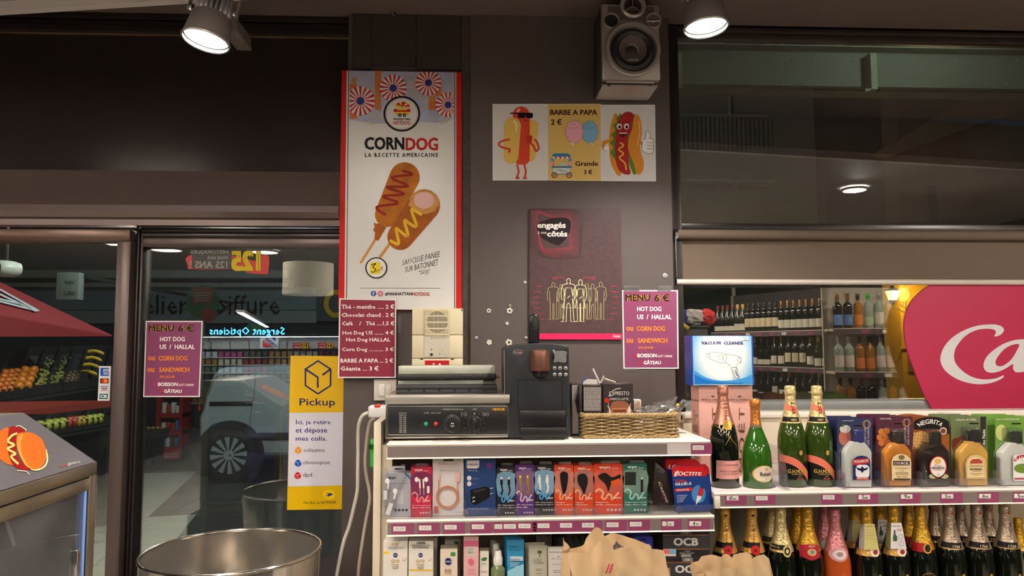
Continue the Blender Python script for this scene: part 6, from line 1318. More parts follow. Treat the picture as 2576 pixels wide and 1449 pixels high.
# clear hang packs leaning at the end
hp = clear('hang_pack_film', (250,250,250), .07, .05, mist=.12)
for i,(pts,lb) in enumerate((([(150,880),(215,895),(390,350),(355,340)],'clear earbud hang pack leaning right, in front'),([(160,770),(212,770),(225,400),(190,380)],'clear earbud hang pack standing upright at the shelf end'))):
    Yh = -.605+.008*i; q = [P(u,v,Yh) for u,v in pts]; 
    for p_ in q: p_.z = max(p_.z, zB+.001)
    t = thing('earbud_hang_pack', lb, 'pack', (sum(p.x for p in q)/4, Yh, zB+.001), 'clear earbud hang packs'); MB().prism(q, (0,.006,0)).make('pouch', hp, t)
    (u,v) = (290,640) if i == 0 else (215,540)
    disc(t, 'earbud', u, v-30, 22, 26, surf_plane(Yh-.001), MATS['bud_white'], rings=2); stroke(t, 'earbud_stem', [[(u+12,v-40),(u-12,v+50)]] if i == 0 else [[(u+8,v-20),(u+4,v+50)]], 16, Yh-.0012, MATS['bud_white'])
    pp(t, 'paper_label', [(232,725),(275,735),(235,850),(195,835)] if i == 0 else rect(175,605,212,695), Yh, ink((206,206,204)), .0015)
# 8-pin cable blister
Yc8 = -.588
t = carton('cable_blister_pack', 'pale blister pack with a coiled rose gold cable', 660,288,968,872, Yc8+.012, .002, mat('blister_card',(230,224,224),.3,noise=.03), zB+.001, cat='pack')
q = [Vector((p.x,p.y,max(p.z,zB+.001))) for p in [P(u,v,Yc8+.002) for u,v in rrect(672,300,956,860,24)]]
MB().poly(q).make('blister', clear('blister_shell',(252,252,252),.05,.05,mist=.06), t)
b = MB()
for r_ in (92,102,110): b.tube([P(808+r_*math.cos(R(a)),672+r_*1.02*math.sin(R(a)),Yc8+.007) for a in range(0,360,10)], .0016, 6, cyc=True)
b.tube([P(*q_,Yc8+.007) for q_ in catm([(718,510),(720,590),(702,640)],4)], .0016, 6); b.tube([P(*q_,Yc8+.007) for q_ in catm([(908,520),(905,580),(915,640)],4)], .0016, 6)
b.make('coiled_cable', mat('rose_gold_cable',(226,158,130),.3,metal=.3), t, smooth=True)
for q_ in ((704,450,734,505),(886,430,930,520)): fbox(*q_, Yc8+.004, .005, 'plug', mat('rose_plug',(226,186,176),.3), t, .001)
txt(t, '8-Pin cable', (722,330,916,352), Yc8+.0015, (214,120,110), .0); txt(t, 'Charge & synchronisation', (714,362,918,372), Yc8+.0015, (180,150,146), -.01); txt(t, 'iPhone  iPad  iPod', (735,400,915,414), Yc8+.0015, (120,110,112), .0); txt(t, '1.5 m', (884,806,944,826), Yc8+.0015, (160,140,140), .0)
pp(t, 'red_square', rect(674,762,716,828), Yc8, ink((190,90,84)), -.0016); stroke(t, 'hang_slot', [[(768,303),(866,303)]], 18, Yc8+.001, ink((50,44,42)))
# blue charger box
Yp2 = -.585; blue = mat('charger_box_blue',(34,62,112),.3,noise=.12,nscale=5)
t = carton('charger_box', 'dark blue wall charger box', 976,290,1286,872, Yp2, .07, blue, zB+.001)
pp(t, 'shield', [(998,308),(1122,306),(1120,372),(1096,388),(1000,386)], Yp2, ink((226,222,216))); txt(t, 'PHILIPS', (1008,338,1110,358), Yp2, (30,70,140), .03, eps=.0016); txt(t, 'Wall Charger', (1010,402,1108,416), Yp2, (206,214,226), .0)
for v in (482,538): disc(t, 'feature_icon', 1022, v, 22, 24, surf_plane(Yp2), ink((206,206,206)), rings=1)
stroke(t, 'print_line', [[(1050,488),(1118,488)],[(1050,540),(1086,540)]], 4, Yp2, ink((150,160,180)))
pp(t, 'charger_print', [(1032,600),(1180,562),(1224,580),(1228,660),(1200,690),(1080,752),(1038,720)], Yp2, ink((24,24,26))); pp(t, 'charger_print', [(1058,608),(1178,580),(1180,600),(1070,628)], Yp2, ink((60,60,62)), .0012)
stroke(t, 'prong_print', [[(1226,584),(1260,578)],[(1226,640),(1258,630)]], 8, Yp2, ink((190,190,190)), .0012); pp(t, 'port_print', [(1055,672),(1078,664),(1078,674),(1055,684)], Yp2, ink((200,200,200)), .0014); pp(t, 'port_print', [(1055,708),(1078,700),(1078,712),(1055,722)], Yp2, ink((200,200,200)), .0014)
disc(t, 'purple_dot', 1222, 358, 30, 30, surf_plane(Yp2), ink((116,56,140)), rings=1); txt(t, 'Fast dual USB wall charger', (1004,776,1216,794), Yp2, (190,200,214), .0)
# coffee sachet leaning, super glue cards
C('d7')
q = [P(u,v,-.57) for u,v in [(1196,750),(1190,520),(1212,322),(1330,420),(1400,640),(1400,752)]]; q = [Vector((p.x,p.y,max(p.z,zB+.001))) for p in q]
t = thing('ground_coffee_sachet', 'dark brown coffee sachet leaning beside the glue cards', 'sachet', (q[0].x+.02,-.56,zB+.001)); MB().prism(q, (0,.012,0)).make('sachet', mat('sachet_dark',(46,36,32),.3,bump=.3,bscale=30), t, bevel=.003)
txt(t, 'Casino', [(1258,510),(1350,715),(1322,728),(1240,525)], -.57, (214,200,190), .01, .2); txt(t, 'café', [(1268,600),(1300,690),(1284,696),(1256,606)], -.57, (120,60,110), 0, .2)
def glue(label, o, Y, full):
    t = thing('glue_card', label, 'blister card', (P(1560+o[0],800,Y).x, Y, zB+.001), 'carded tubes of glue')
    F_ = lambda pts: [(u+o[0], v+o[1]) for u, v in pts]
    q = [Vector((p.x,p.y,max(p.z,zB+.001))) for p in [P(u,v,Y) for u,v in F_([(1372,396),(1395,362),(1680,366),(1712,400),(1762,806),(1410,812)])]]
    MB().prism(q, (0,.0012,0)).make('card', mat('glue_blue',(24,62,136),.28,noise=.25,nscale=10), t)
    pp(t, 'red_header', F_([(1374,398),(1397,364),(1680,368),(1710,402),(1718,462),(1384,466)]), Y, ink((206,32,36)))
    txt(t, 'LOCTITE', F_([(1402,414),(1672,424),(1670,456),(1398,458)]), Y, WHITE, .05, .15, eps=.0014)
    if not full: return
    pp(t, 'white_slash', F_([(1396,466),(1430,408),(1446,408),(1412,466)]), Y, ink(WHITE), .0012)
    txt(t, 'SUPER', F_([(1406,494),(1520,500),(1522,520),(1406,520)]), Y, (226,60,44), .04); txt(t, 'GLUE-3', F_([(1406,528),(1566,520),(1566,548),(1408,556)]), Y, (240,240,240), .05)
    pp(t, 'red_banner', F_([(1404,588),(1580,574),(1576,608),(1406,618)]), Y, ink((206,32,36))); txt(t, 'ORIGINAL', F_([(1418,592),(1550,584),(1550,604),(1418,610)]), Y, WHITE, .03, eps=.0014)
    disc(t, 'glow_print', 1640+o[0], 640+o[1], 70, 90, surf_plane(Y), ink((70,140,200)), rings=2)
    pp(t, 'tube_print', F_([(1650,570),(1690,590),(1672,662),(1630,652)]), Y, ink((206,40,40)), .0014); pp(t, 'tube_print', F_([(1662,540),(1690,552),(1688,592),(1652,574)]), Y, ink((40,60,130)), .0014); pp(t, 'tube_print', F_([(1628,654),(1672,664),(1656,700),(1638,712),(1612,748),(1616,700)]), Y, ink((232,232,232)), .0016)
    stroke(t, 'print_line', [F_([(1425,655+16*j),(1530-12*j,650+16*j)]) for j in range(5)], 5, Y, ink((190,206,226)))
glue('glue card in front with tilted red header', (0,0), -.59, True)
glue('glue card directly behind the front one', (28,-20), -.575, False); glue('glue card third in the stack', (-60,-66), -.55, False); glue('glue card at the rear of the stack', (-84,-76), -.535, False)
# ================================================================== left bay, lower shelf: cosmetics and rolling tubes
YS3 = -.585; zL = zC3
wcart = mat('white_carton', (226,222,212), .4, noise=.03)
def low(name, label, crop, u0, v0, u1, Y, dep, m, cat='box', group='cosmetics on the lower shelf'):
    C(crop); return carton(name, label, u0, v0, u1, 1449, Y, dep, m, zL, cat, group)
for i,(u0,u1,l1,l2) in enumerate(((175,412,'white and gold anti-wrinkle cream box at the shelf end','cream box queued behind the first gold cream box'),(424,666,'white and gold anti-wrinkle cream box, second from the shelf end','cream box queued behind the second gold cream box'))):
    t = low('cream_box', l2, 'd6', u0+40, 1076, u1+36, YS3+.075, .06, wcart)
    if i: txt(t, '100%', (u0+150,1086,u0+236,1106), YS3+.075, (60,60,66), .03)
    t = low('cream_box', l1, 'd6', u0, 1106, u1, YS3, .06, wcart); gd = (190,150,60)
    if i == 0: txt(t, '10X', (u0+88,1120,u0+154,1152), YS3, gd, .01); stroke(t, 'print_line', [[(u0+40,1166),(u1-30,1166)],[(u0+48,1178),(u1-40,1178)]], 5, YS3, ink((140,140,140))); pp(t, 'yellow_flash', rect(u0+2,1206,u0+56,1232), YS3, ink((236,200,40)))
    else: txt(t, '100%', (u0+80,1112,u0+166,1134), YS3, (50,50,60), .04); txt(t, 'IDENTIQUE AU Q10', (u0+30,1140,u0+210,1156), YS3, (50,50,60), .03); txt(t, 'DE VOTRE PEAU', (u0+42,1160,u0+198,1176), YS3, (50,50,60), .03); pp(t, 'yellow_band', rect(u0+2,1384,u1-2,1400), YS3, ink((226,186,60)))
    disc(t, 'blue_logo', u0+118, 1243, 22, 22, surf_plane(YS3), ink((28,40,110)), rings=1); txt(t, 'NIVEA', (u0+102,1237,u0+134,1249), YS3, WHITE, .02, eps=.0014)
    txt(t, 'Q10', (u0+74,1286,u0+156,1322), YS3, gd, .01); txt(t, 'POWER', (u0+78,1330,u0+154,1346), YS3, gd, .01); txt(t, 'ANTI-RIDES', (u0+84,1354,u0+150,1364), YS3, (80,80,84), .01); txt(t, '+FERMETÉ', (u0+88,1370,u0+146,1380), YS3, (80,80,84), .01)
    for j in range(8): a = R(150+30*j if False else 20*j); disc(t, 'gold_dot', u0+205+18*math.cos(a), 1270+30*math.sin(a), 3.5, 4, surf_plane(YS3), ink(gd), rings=1, n=8)
t = low('cream_box', 'BB cream box in second row', 'd6', 780,1092,932, YS3+.08, .05, wcart); pp(t, 'green_flash', rect(876,1106,918,1138), YS3+.08, ink((60,130,60))); disc(t, 'blue_logo', 856, 1176, 28, 24, surf_plane(YS3+.08), ink((28,40,110)), rings=1)
t = low('cream_box', 'BB cream box with round blue logo in front', 'd6', 736,1182,906, YS3, .05, mat('beige_carton',(222,208,190),.4)); disc(t, 'blue_logo', 815, 1306, 34, 36, surf_plane(YS3), ink((28,40,110)), rings=1); txt(t, 'NIVEA', (784,1298,846,1314), YS3, WHITE, .02, eps=.0014); txt(t, 'BB', (782,1382,848,1420), YS3, (150,110,84), .0); pp(t, 'green_flash', rect(838,1214,886,1252), YS3, ink((70,140,66))); txt(t, 'CRÈME', (784,1426,848,1434), YS3, (120,90,70), 0)
t = low('cream_box', 'pink organic cream box with grey square logo', 'd6', 966,1056,1116, YS3-.004, .05, mat('pink_carton',(226,176,176),.4)); pp(t, 'pink_top', rect(968,1100,1114,1160), YS3-.004, ink((214,110,140))); pp(t, 'logo_square', rrect(1000,1158,1080,1250,8), YS3-.004, ink((206,206,196)), .0012); txt(t, 'SO', (1014,1168,1062,1196), YS3-.004, (110,110,104), 0, eps=.0018); txt(t, 'BiO', (1012,1204,1068,1228), YS3-.004, (110,110,104), .02, eps=.0018)
pp(t, 'petal_print', catm([(1010,1300),(1035,1275),(1070,1300),(1060,1340),(1028,1345)],4,True), YS3-.004, ink((222,110,130))); txt(t, 'Crème', (1004,1378,1082,1398), YS3-.004, (200,100,120), 0); txt(t, 'nuit', (1012,1402,1066,1418), YS3-.004, (200,100,120), 0); txt(t, 'anti-âge', (994,1422,1090,1440), YS3-.004, (200,100,120), 0)
t = low('cream_box', 'narrow white care box with green leaf', 'd6', 1126,1202,1216, YS3+.004, .035, wcart); txt(t, '99%', (1142,1320,1196,1340), YS3+.004, (110,140,110), 0); txt(t, 'SOIN', (1142,1398,1196,1416), YS3+.004, (206,90,120), .01); pp(t, 'leaf_print', catm([(1140,1290),(1165,1265),(1200,1270),(1180,1300)],4,True), YS3+.004, ink((70,130,70)))
MB().hexa([P(1126,1202,YS3+.004),P(1216,1202,YS3+.004),P(1216,1202,YS3+.004)+Vector((0,.035,0)),P(1126,1202,YS3+.004)+Vector((0,.035,0))],[P(1126,1200,YS3+.004),P(1216,1200,YS3+.004),P(1216,1200,YS3+.004)+Vector((0,.035,0)),P(1126,1200,YS3+.004)+Vector((0,.035,0))]).make('lid', mat('tan_lid',(190,170,146),.5), t)
sprayg = mat('spray_liquid',(120,136,96),.1,noise=.2,coat=.4); spw = mat('spray_white',(222,220,214),.3)
C('d6')
for i,(u,v) in enumerate(((1306,1190),(1285,1118),(1262,1088))):
    Y = -.57+.05*i; p = P(u,v,Y); z1 = p.z; t = thing('spray_bottle', ['white-capped clear spray bottle in front','white-capped spray bottle second in line','white-capped spray bottle at the rear of the line'][i], 'bottle', (p.x,Y,zL), 'spray bottles on the lower shelf')
    MB().lathe([(.020,0),(.022,.004),(.022,z1-zL-.055),(.014,z1-zL-.046),(.012,z1-zL-.040)], (p.x,Y,zL), 24).make('bottle_body', sprayg, t, smooth=40)
    MB().lathe([(.014,0),(.0145,.018),(.0115,.022),(.0105,.038),(.008,.041)], (p.x,Y,z1-.042), 20).make('cap', spw, t, smooth=40)
def tube_pack(label, u0, v0, u1, Y, m, kind):
    C('d6'); a, c = P(u0,v0,Y), P(u1,v0,Y); w = c.x-a.x; cx = (a.x+c.x)/2; t = thing('cream_tube', label, 'tube', (cx,Y,zL), 'cosmetic tubes on the lower shelf')
    n = 18; vs = []; zs = [zL+.004, zL+(a.z-zL)*.3, zL+(a.z-zL)*.75, a.z-.008, a.z]; th = [.016,.016,.010,.002,.001]
    b = MB(); b.add([Vector((cx+w/2*math.cos(2*math.pi*k/n)*(.92 if j==0 else 1), Y+.016-0+th[j]*math.sin(2*math.pi*k/n), zs[j])) for j in range(5) for k in range(n)], [(j*n+k,j*n+(k+1)%n,(j+1)*n+(k+1)%n,(j+1)*n+k) for j in range(4) for k in range(n)]+[list(range(n-1,-1,-1)),[4*n+k for k in range(n)]])
    b.make('tube_body', m, t, smooth=50); MB().box(a.x,c.x,Y+.0145,Y+.0175,a.z-.006,a.z).make('crimp', m, t); return t
gb_ = mat('tube_sky_blue',(56,150,196),.3,noise=.08)
for i in (2,1): tube_pack(['','bright blue face wash tube second in line','bright blue face wash tube at the rear'][i], 1395-18*i,1100-24*i,1568-22*i, -.58+.035*i, gb_, 'g')
t = tube_pack('bright blue face wash tube in front', 1395,1102,1568, -.585, gb_, 'g'); Yt = -.585
txt(t, 'GARNIER', (1424,1150,1500,1166), Yt-.002, (30,60,70), .02); txt(t, 'SkinActive', (1414,1178,1520,1200), Yt-.002, (30,60,80), .0, .2); pp(t, 'white_band', rect(1426,1256,1552,1298), Yt, ink((206,222,230)), .002); txt(t, 'PureActive', (1430,1272,1528,1292), Yt-.002, (90,90,120), .0, eps=.0024); stroke(t, 'print_line', [[(1424,1318),(1520,1318)],[(1424,1334),(1506,1334)],[(1424,1350),(1500,1350)]], 5, Yt, ink((200,226,236)), .002); pp(t, 'pale_wave', [(1400,1400),(1480,1360),(1560,1330),(1560,1449),(1400,1449)], Yt, ink((150,206,226)), .0018)
ot = mat('tube_olive_white',(186,184,166),.35,noise=.06)
t = tube_pack('olive and cream hand cream tube second in line', 1575,1130,1770, -.55, ot, 'o')
t = tube_pack('olive and cream hand cream tube in front', 1612,1162,1800, -.585, ot, 'o'); txt(t, 'Le Petit', (1650,1270,1740,1306), -.585, (80,84,70), -.005, .2, eps=.003); txt(t, 'Olivier', (1670,1300,1762,1330), -.585, (80,84,70), -.005, .2, eps=.003); stroke(t, 'tree_print', [catm([(1718,1262),(1716,1236),(1718,1215)],4)], 7, -.585, ink((70,80,60)), .003); disc(t, 'tree_print', 1718, 1212, 24, 16, surf_plane(-.585,.003), ink((84,96,66)), rings=1); stroke(t, 'print_line', [[(1680,1380),(1740,1380)],[(1676,1395),(1744,1395)],[(1684,1425),(1738,1425)]], 5, -.585, ink((120,122,104)), .003)
u_ = lambda x: (x/3.927+1340-920)*3.926
t = tube_pack('white face cream tube beside the dark bag', u_(155),1172,u_(350), -.59, mat('tube_white',(206,202,196),.35), 'b'); txt(t, 'Barnängen', (u_(190),1270,u_(316),1290), -.59, (90,90,110), -.005, eps=.003); stroke(t, 'print_line', [[(u_(196),1332),(u_(312),1332)],[(u_(200),1396),(u_(290),1396)],[(u_(200),1412),(u_(280),1412)]], 5, -.59, ink((130,130,140)), .003); stroke(t, 'border_print', [catm([(u_(162+14*j),1218-8*(j%2)) for j in range(13)],2)], 5, -.59, ink((90,90,130)), .003); txt(t, '⁝⁝' if False else 'II', (u_(246),1252,u_(262),1266), -.59, (90,90,120), .02, eps=.003)
C('d7')
for i,(u,v) in enumerate(((60,1040),(110,1036),(160,1044))):
    t = thing('small_carton', ['small grey carton behind the tubes, left','small grey carton behind the tubes, middle','small grey carton behind the tubes, right'][i], 'box', (P(u,v,-.45).x,-.44,zL), 'small cartons behind the tubes'); a = P(u-26,v+16,-.45); c = P(u+28,1200,-.45); MB().box(a.x,c.x,-.45,-.41,zL,a.z).make('carton', mat('carton_grey',(150,144,136),.5), t, bevel=.001, seg=1)
q = [P(u,v,-.52) for u,v in [(230,1449),(215,1060),(420,1040),(640,1040),(760,1200),(700,1449)]]; q = [Vector((p.x,p.y,max(p.z,zL+.001))) for p in q]; q += []
b = MB(); xa_, xb_ = P(215,1100,-.52).x, P(740,1100,-.52).x; ztp = P(400,1042,-.52).z
b.grid(lambda a,c: Vector((xa_+(xb_-xa_)*a, -.52+.02*math.sin(9*a+4*c)+.012*math.sin(23*a*c+2), zL+(ztp-zL)*c*(1-.25*max(0,a-.7)/.3))), 24, 14)
b.grid(lambda a,c: Vector((xa_+(xb_-xa_)*a, -.44+.02*math.sin(9*a+4*c)*(1-c), zL+(ztp-zL)*c*(1-.25*max(0,a-.7)/.3))), 24, 14)
tag(b.make('dark_plastic_bag', mat('dark_green_film',(44,46,40),.22,bump=.2,bscale=20), None, smooth=60), 'dark green plastic bag slumped on the lower shelf', 'bag')
pcol = mat('card_indigo',(44,54,140),.35,noise=.1)
for i,(u0,v0,u1,Y,lb) in enumerate(((790,1074,992,-.57,'indigo hang card with euro slot, left of the front pair'),(1002,1060,1186,-.575,'indigo hang card with euro slot, right of the front pair'),(745,1030,936,-.53,'indigo hang card behind the left one'),(968,1022,1150,-.535,'indigo hang card behind the right one'))):
    C('d7'); t = thing('hang_card', lb, 'card', (P((u0+u1)/2,1200,Y).x,Y,zL), 'indigo hang cards'); q = [Vector((p.x,p.y,max(p.z,zL+.001))) for p in [P(u,v,Y) for u,v in [(u0,1700),(u0+4,v0+14),(u0+18,v0),(u1-14,v0),(u1,v0+14),(u1,1700)]]]; MB().prism(q, (0,.002,0)).make('card', pcol, t)
    if i < 2: stroke(t, 'hang_slot', [[(u0+55,v0+30),(u0+120,v0+28)]], 12, Y, ink((20,20,40))); pp(t, 'white_label', rect(u0+36,v0+74,u0+156,v0+96), Y, ink((216,216,214)))
# boxes of filter tubes
C('d7'); ocb = mat('tube_box_grey',(58,56,58),.4,noise=.08); ocd = mat('tube_box_dark',(34,32,34),.4,noise=.06); orl = mat('orange_line',(206,130,70),.4)
def tubebox(label, v0, u0=1284, u1=1752):
    Y = -.575; a = P(u0,v0,Y); c = P(u1,v0+262,Y); t = thing('filter_tube_box', label, 'box', ((a.x+c.x)/2,Y+.06,c.z), 'boxes of filter tubes')
    MB().box(a.x,c.x,Y,Y+.12,c.z+.0003,a.z).make('carton', ocd, t, bevel=.001, seg=1)
    pp(t, 'grey_face', rect(u0+4,v0+46,u1-4,v0+182), Y, ocb); stroke(t, 'orange_line', [[(u0+2,v0+44),(u1-2,v0+44)],[(u0+2,v0+184),(u1-2,v0+184)]], 4, Y, orl, .0012)
    txt(t, 'OCB', (u0+106,v0+72,u0+352,v0+150), Y, (206,204,200), .06, eps=.0016); txt(t, '100', (u0+206,v0+6,u0+254,v0+30), Y, (206,204,200), .02, eps=.0016)
    pp(t, 'silver_tab', rect(u0+176,v0+0,u0+284,v0+38), Y, ink((120,118,118)), .0008); txt(t, 'TUBES', (u0+212,v0+198,u0+272,v0+210), Y, (190,186,180), 0); txt(t, 'AVEC FILTRE', (u0+166,v0+216,u0+310,v0+230), Y, (190,186,180), 0); pp(t, 'silver_tab', rect(u0+182,v0+234,u0+282,v0+262), Y, ink((150,148,146)))
    stroke(t, 'scroll_print', [ell(u0+400,v0+222,26,20,14,0,270),ell(u0+440,v0+210,18,14,12,90,400),ell(u0+60,v0+22,22,16,12,0,280),ell(u0+400,v0+20,22,16,12,0,280)], 4, Y, ink((70,68,70)))
    return t, Y
ob1, Yo_ = tubebox('black filter tube box with warning sticker, uppermost full one', 1000)
pp(ob1, 'warning_sticker', rect(1290,1182,1416,1254), Yo_, ink((214,196,190)), .0016); pp(ob1, 'warning_sticker', rect(1294,1186,1352,1232), Yo_, ink((214,110,110)), .002); pp(ob1, 'warning_sticker', rect(1354,1186,1412,1232), Yo_, ink((110,180,206)), .002)
tubebox('black filter tube box lower in the stack', 1270, 1300, 1762)
C('d7'); Y = -.575; zz = P(1300,1535,Y).z; a = P(1290,1535,Y); c = P(1760,1535,Y)
t = thing('filter_tube_box', 'bottom filter tube box carrying the stack', 'box', ((a.x+c.x)/2,Y+.06,zL), 'boxes of filter tubes'); MB().box(a.x,c.x,Y,Y+.12,zL,zz-.0005).make('carton', ocd, t, bevel=.001, seg=1)
# ================================================================== candy floss bowl on its machine, in front of the door
C('n')
pc = P(586, 1381, -.40); rr = 217/F*(pc-CAM).dot(FW)
zr_ = pc.z
sil = mat('bowl_steel', (218,212,204), .14, metal=.9, noise=.05, nscale=2)
t = thing('candy_floss_bowl', 'large round stainless steel bowl before the glass door', 'bowl', (pc.x,-.40,zr_-.24))
MB().lathe([(.06,zr_-.235),(rr*.93,zr_-.235),(rr*.955,zr_-.2),(rr*.985,zr_-.06),(rr*.99,zr_-.008),(rr*.975,zr_-.008),(rr*.965,zr_-.06),(rr*.94,zr_-.195),(rr*.9,zr_-.226),(.02,zr_-.228)], (pc.x,-.40,0), 72, close=False).make('bowl', sil, t, smooth=40)
MB().tube([(pc.x+rr*.987*math.cos(R(a)),-.40+rr*.987*math.sin(R(a)),zr_-.004) for a in range(0,360,5)], .0055, 10, cyc=True).make('rolled_rim', mat('rim_steel',(206,200,190),.15,metal=1), t, smooth=True)
MB().lathe([(.045,0),(.05,.03),(.035,.07),(.01,.075)], (pc.x,-.40,zr_-.227), 24).make('spinner_head', steel, t, smooth=40)
t = thing('candy_floss_machine', 'pink candy floss machine body under the steel bowl', 'machine', (pc.x,-.40,.42))
mg = mat('machine_pink',(206,60,110),.35)
MB().box(pc.x-.19, pc.x+.19, -.58, -.22, .44, zr_-.236).make('housing', mg, t, bevel=.02); MB().lathe([(.02,0),(.02,.02)], (pc.x+.08,-.58,.55), 16, (0,-1,0)).make('dial', dark_pl, t)
t = thing('low_table', 'low dark table carrying the candy floss machine', 'table', (pc.x,-.4,0))
MB().box(pc.x-.3, pc.x+.3, -.68, -.12, .40, .44).make('table_top', dark_wall, t, bevel=.004)
for sx in (-.27,.27):
    for sy in (-.65,-.15): MB().box(pc.x+sx-.02,pc.x+sx+.02,sy-.02,sy+.02,0,.40).make('leg', dark_pl, t)
# ================================================================== hot dog display case
zA1 = 1.34
A = PZ(245, 1163, zA1); xa = A.x; ya = A.y; B0 = PX(10, 1222, xa)
xt = xa-.19; yc0 = ya-.62
Ct = P(60, 1038, ya); xt, zt3 = Ct.x, Ct.z
t = thing('hot_dog_case', 'steel and glass hot dog warming case at the lower left corner', 'display case', (xa-.2,ya-.3,.80))
cs = mat('case_steel', (170,158,140), .3, metal=.85, noise=.1, nscale=5); lid = mat('case_lid_print', (92,88,94), .8, noise=.12, nscale=60)
xl_ = xt-.20
MB().box(xl_, xa, yc0, ya, .80, .86).make('base', cs, t, bevel=.004)
b = MB().prism([(xa,ya,zA1),(xt,ya,zt3),(xl_,ya,zt3),(xl_,ya,zt3-.03),(xt-.01,ya,zt3-.03),(xa-.03,ya,zA1-.03),(xa,ya,zA1-.03)], (0,yc0-ya,0)); b.make('roof', cs, t, bevel=.002)
ex = Vector((xt-xa,0,zt3-zA1)); nrm = Vector((-(zt3-zA1)*-1,0,(xa-xt)))   # up the slope / out of it
nrm = Vector((zt3-zA1,0,xa-xt)).normalized()
def lidp(a, c, e=.002):   # a: 0..1 up the slope, c: metres from the far edge toward the camera
    return Vector((xa,ya,zA1))+ex*a+Vector((0,-c,0))+nrm*e
MB().add([lidp(.01,.006),lidp(.99,.006),lidp(.99,.61),lidp(.01,.61)], [(0,1,2,3)]).make('lid_panel', lid, t)
def onlid(u, v, e=.003):   # a picture point on the sloped lid
    p0 = lidp(0,0,e); d = ray(u, v); k = (p0-CAM).dot(nrm)/d.dot(nrm); return CAM+d*k
C('c4'); S = lambda e: (lambda u, v: onlid(u, v, e))
pp(t, 'bun_print', catm([(70,250),(20,260),(-30,300),(-45,380),(-20,470),(40,530),(95,548),(120,540),(90,400)],4,True), S(.003), ink((206,100,30),.9))
pp(t, 'sausage_print', catm([(75,250),(120,236),(180,250),(205,275),(150,300),(130,420),(170,520),(240,570),(210,592),(140,575),(90,520),(62,400)],4,True), S(.0034), ink((150,20,18),.9))
pp(t, 'bun_print', catm([(140,300),(200,282),(270,290),(340,340),(372,420),(372,500),(340,560),(280,585),(220,560),(165,480),(135,390)],4,True), S(.0040), ink((212,106,30),.9))
pp(t, 'bun_light', catm([(150,310),(190,300),(170,370),(180,460),(230,550),(280,582),(215,560),(160,470),(138,390)],4,True), S(.0044), ink((226,146,60),.9))
stroke(t, 'bun_edge', [catm([(372,420),(385,500),(360,560),(300,588),(250,580)],5)], 12, S(.0038), ink((240,226,160),.9))
stroke(t, 'seed_print', [[(250+20*j,360-6*j),(262+20*j,425-8*j)] for j in range(5)], 9, S(.0046), ink((214,104,40),.9)); [disc(t, 'seed_print', u, v, 11, 10, S(.0046), ink((206,96,36),.9), rings=1, n=10) for u,v in ((270,450),(292,470),(262,492),(285,490),(275,440))]
stroke(t, 'mustard_print', [catm([(140,290),(95,310),(65,355),(115,385),(62,415),(125,455),(90,480),(150,540)],5)], 18, S(.0048), ink((240,200,110),.9))
stroke(t, 'spark_print', [[(130,232),(160,228),(215,262),(205,272)],[(140,590),(215,598),(238,622)]], 6, S(.0042), ink((236,226,200),.9))
txt(t, 'royal', [(482,548),(548,532),(550,556),(486,572)], S(.0036), (206,44,44), .02); txt(t, 'gastro', [(550,530),(652,512),(654,536),(552,558)], S(.0036), (222,220,216), .02)
# right side: framed glass door
C('n'); gl_c = clear('case_glass', (206,208,226), .12, 0, mist=.3)  # strong mist paints in the grey reflection that the dark case lacks
MB().box(xa-.004, xa, ya-.035, ya, .86, zA1-.03).make('corner_post', cs, t, bevel=.001); MB().box(xa-.03, xa-.004, ya-.03, ya, .86, zA1-.03).make('corner_post', cs, t)
MB().box(xa-.03, xa, yc0, yc0+.035, .86, zA1-.03).make('corner_post', cs, t)
MB().box(xl_, xl_+.03, yc0, ya, .86, zt3-.03).make('back_panel', cs, t)
MB().box(xa-.012, xa-.002, yc0+.035, ya-.035, zA1-.065, zA1-.034).make('door_top_rail', cs, t, bevel=.001)
MB().box(xa-.010, xa-.006, yc0+.035, ya-.035, .86, zA1-.065).make('door_glass', gl_c, t)
MB().box(xa-.008, xa-.004, ya-.048, ya-.040, .86, zA1-.065).make('blue_strip_light', mat('blue_strip',(120,160,220),.3,emit=.25), t)
MB().box(xa-.014, xa+.006, ya-.095, ya-.078, zA1-.30, zA1-.20).make('handle', chrome, t, bevel=.003)
MB().box(xl_+.03, xa-.03, ya-.012, ya-.006, .86, zA1-.03).make('end_glass', gl_c, t); MB().box(xl_+.03, xa-.03, yc0+.006, yc0+.012, .86, zA1-.03).make('end_glass', gl_c, t)
for z in (1.02, 1.17): MB().box(xl_+.03, xa-.04, yc0+.03, ya-.03, z, z+.005).make('wire_shelf', steel, t)
MB().box(xl_+.05, xa-.06, yc0+.05, ya-.1, .861, .90).make('warming_tray', mat('tray_pink',(196,150,176),.35), t, bevel=.01)
t = thing('side_counter', 'dark counter under the hot dog case', 'counter', (xa-.2,ya-.3,0)); MB().box(xl_-.05, xa+.02, yc0-.05, ya+.03, 0, .80).make('body', dark_wall, t, bevel=.004)
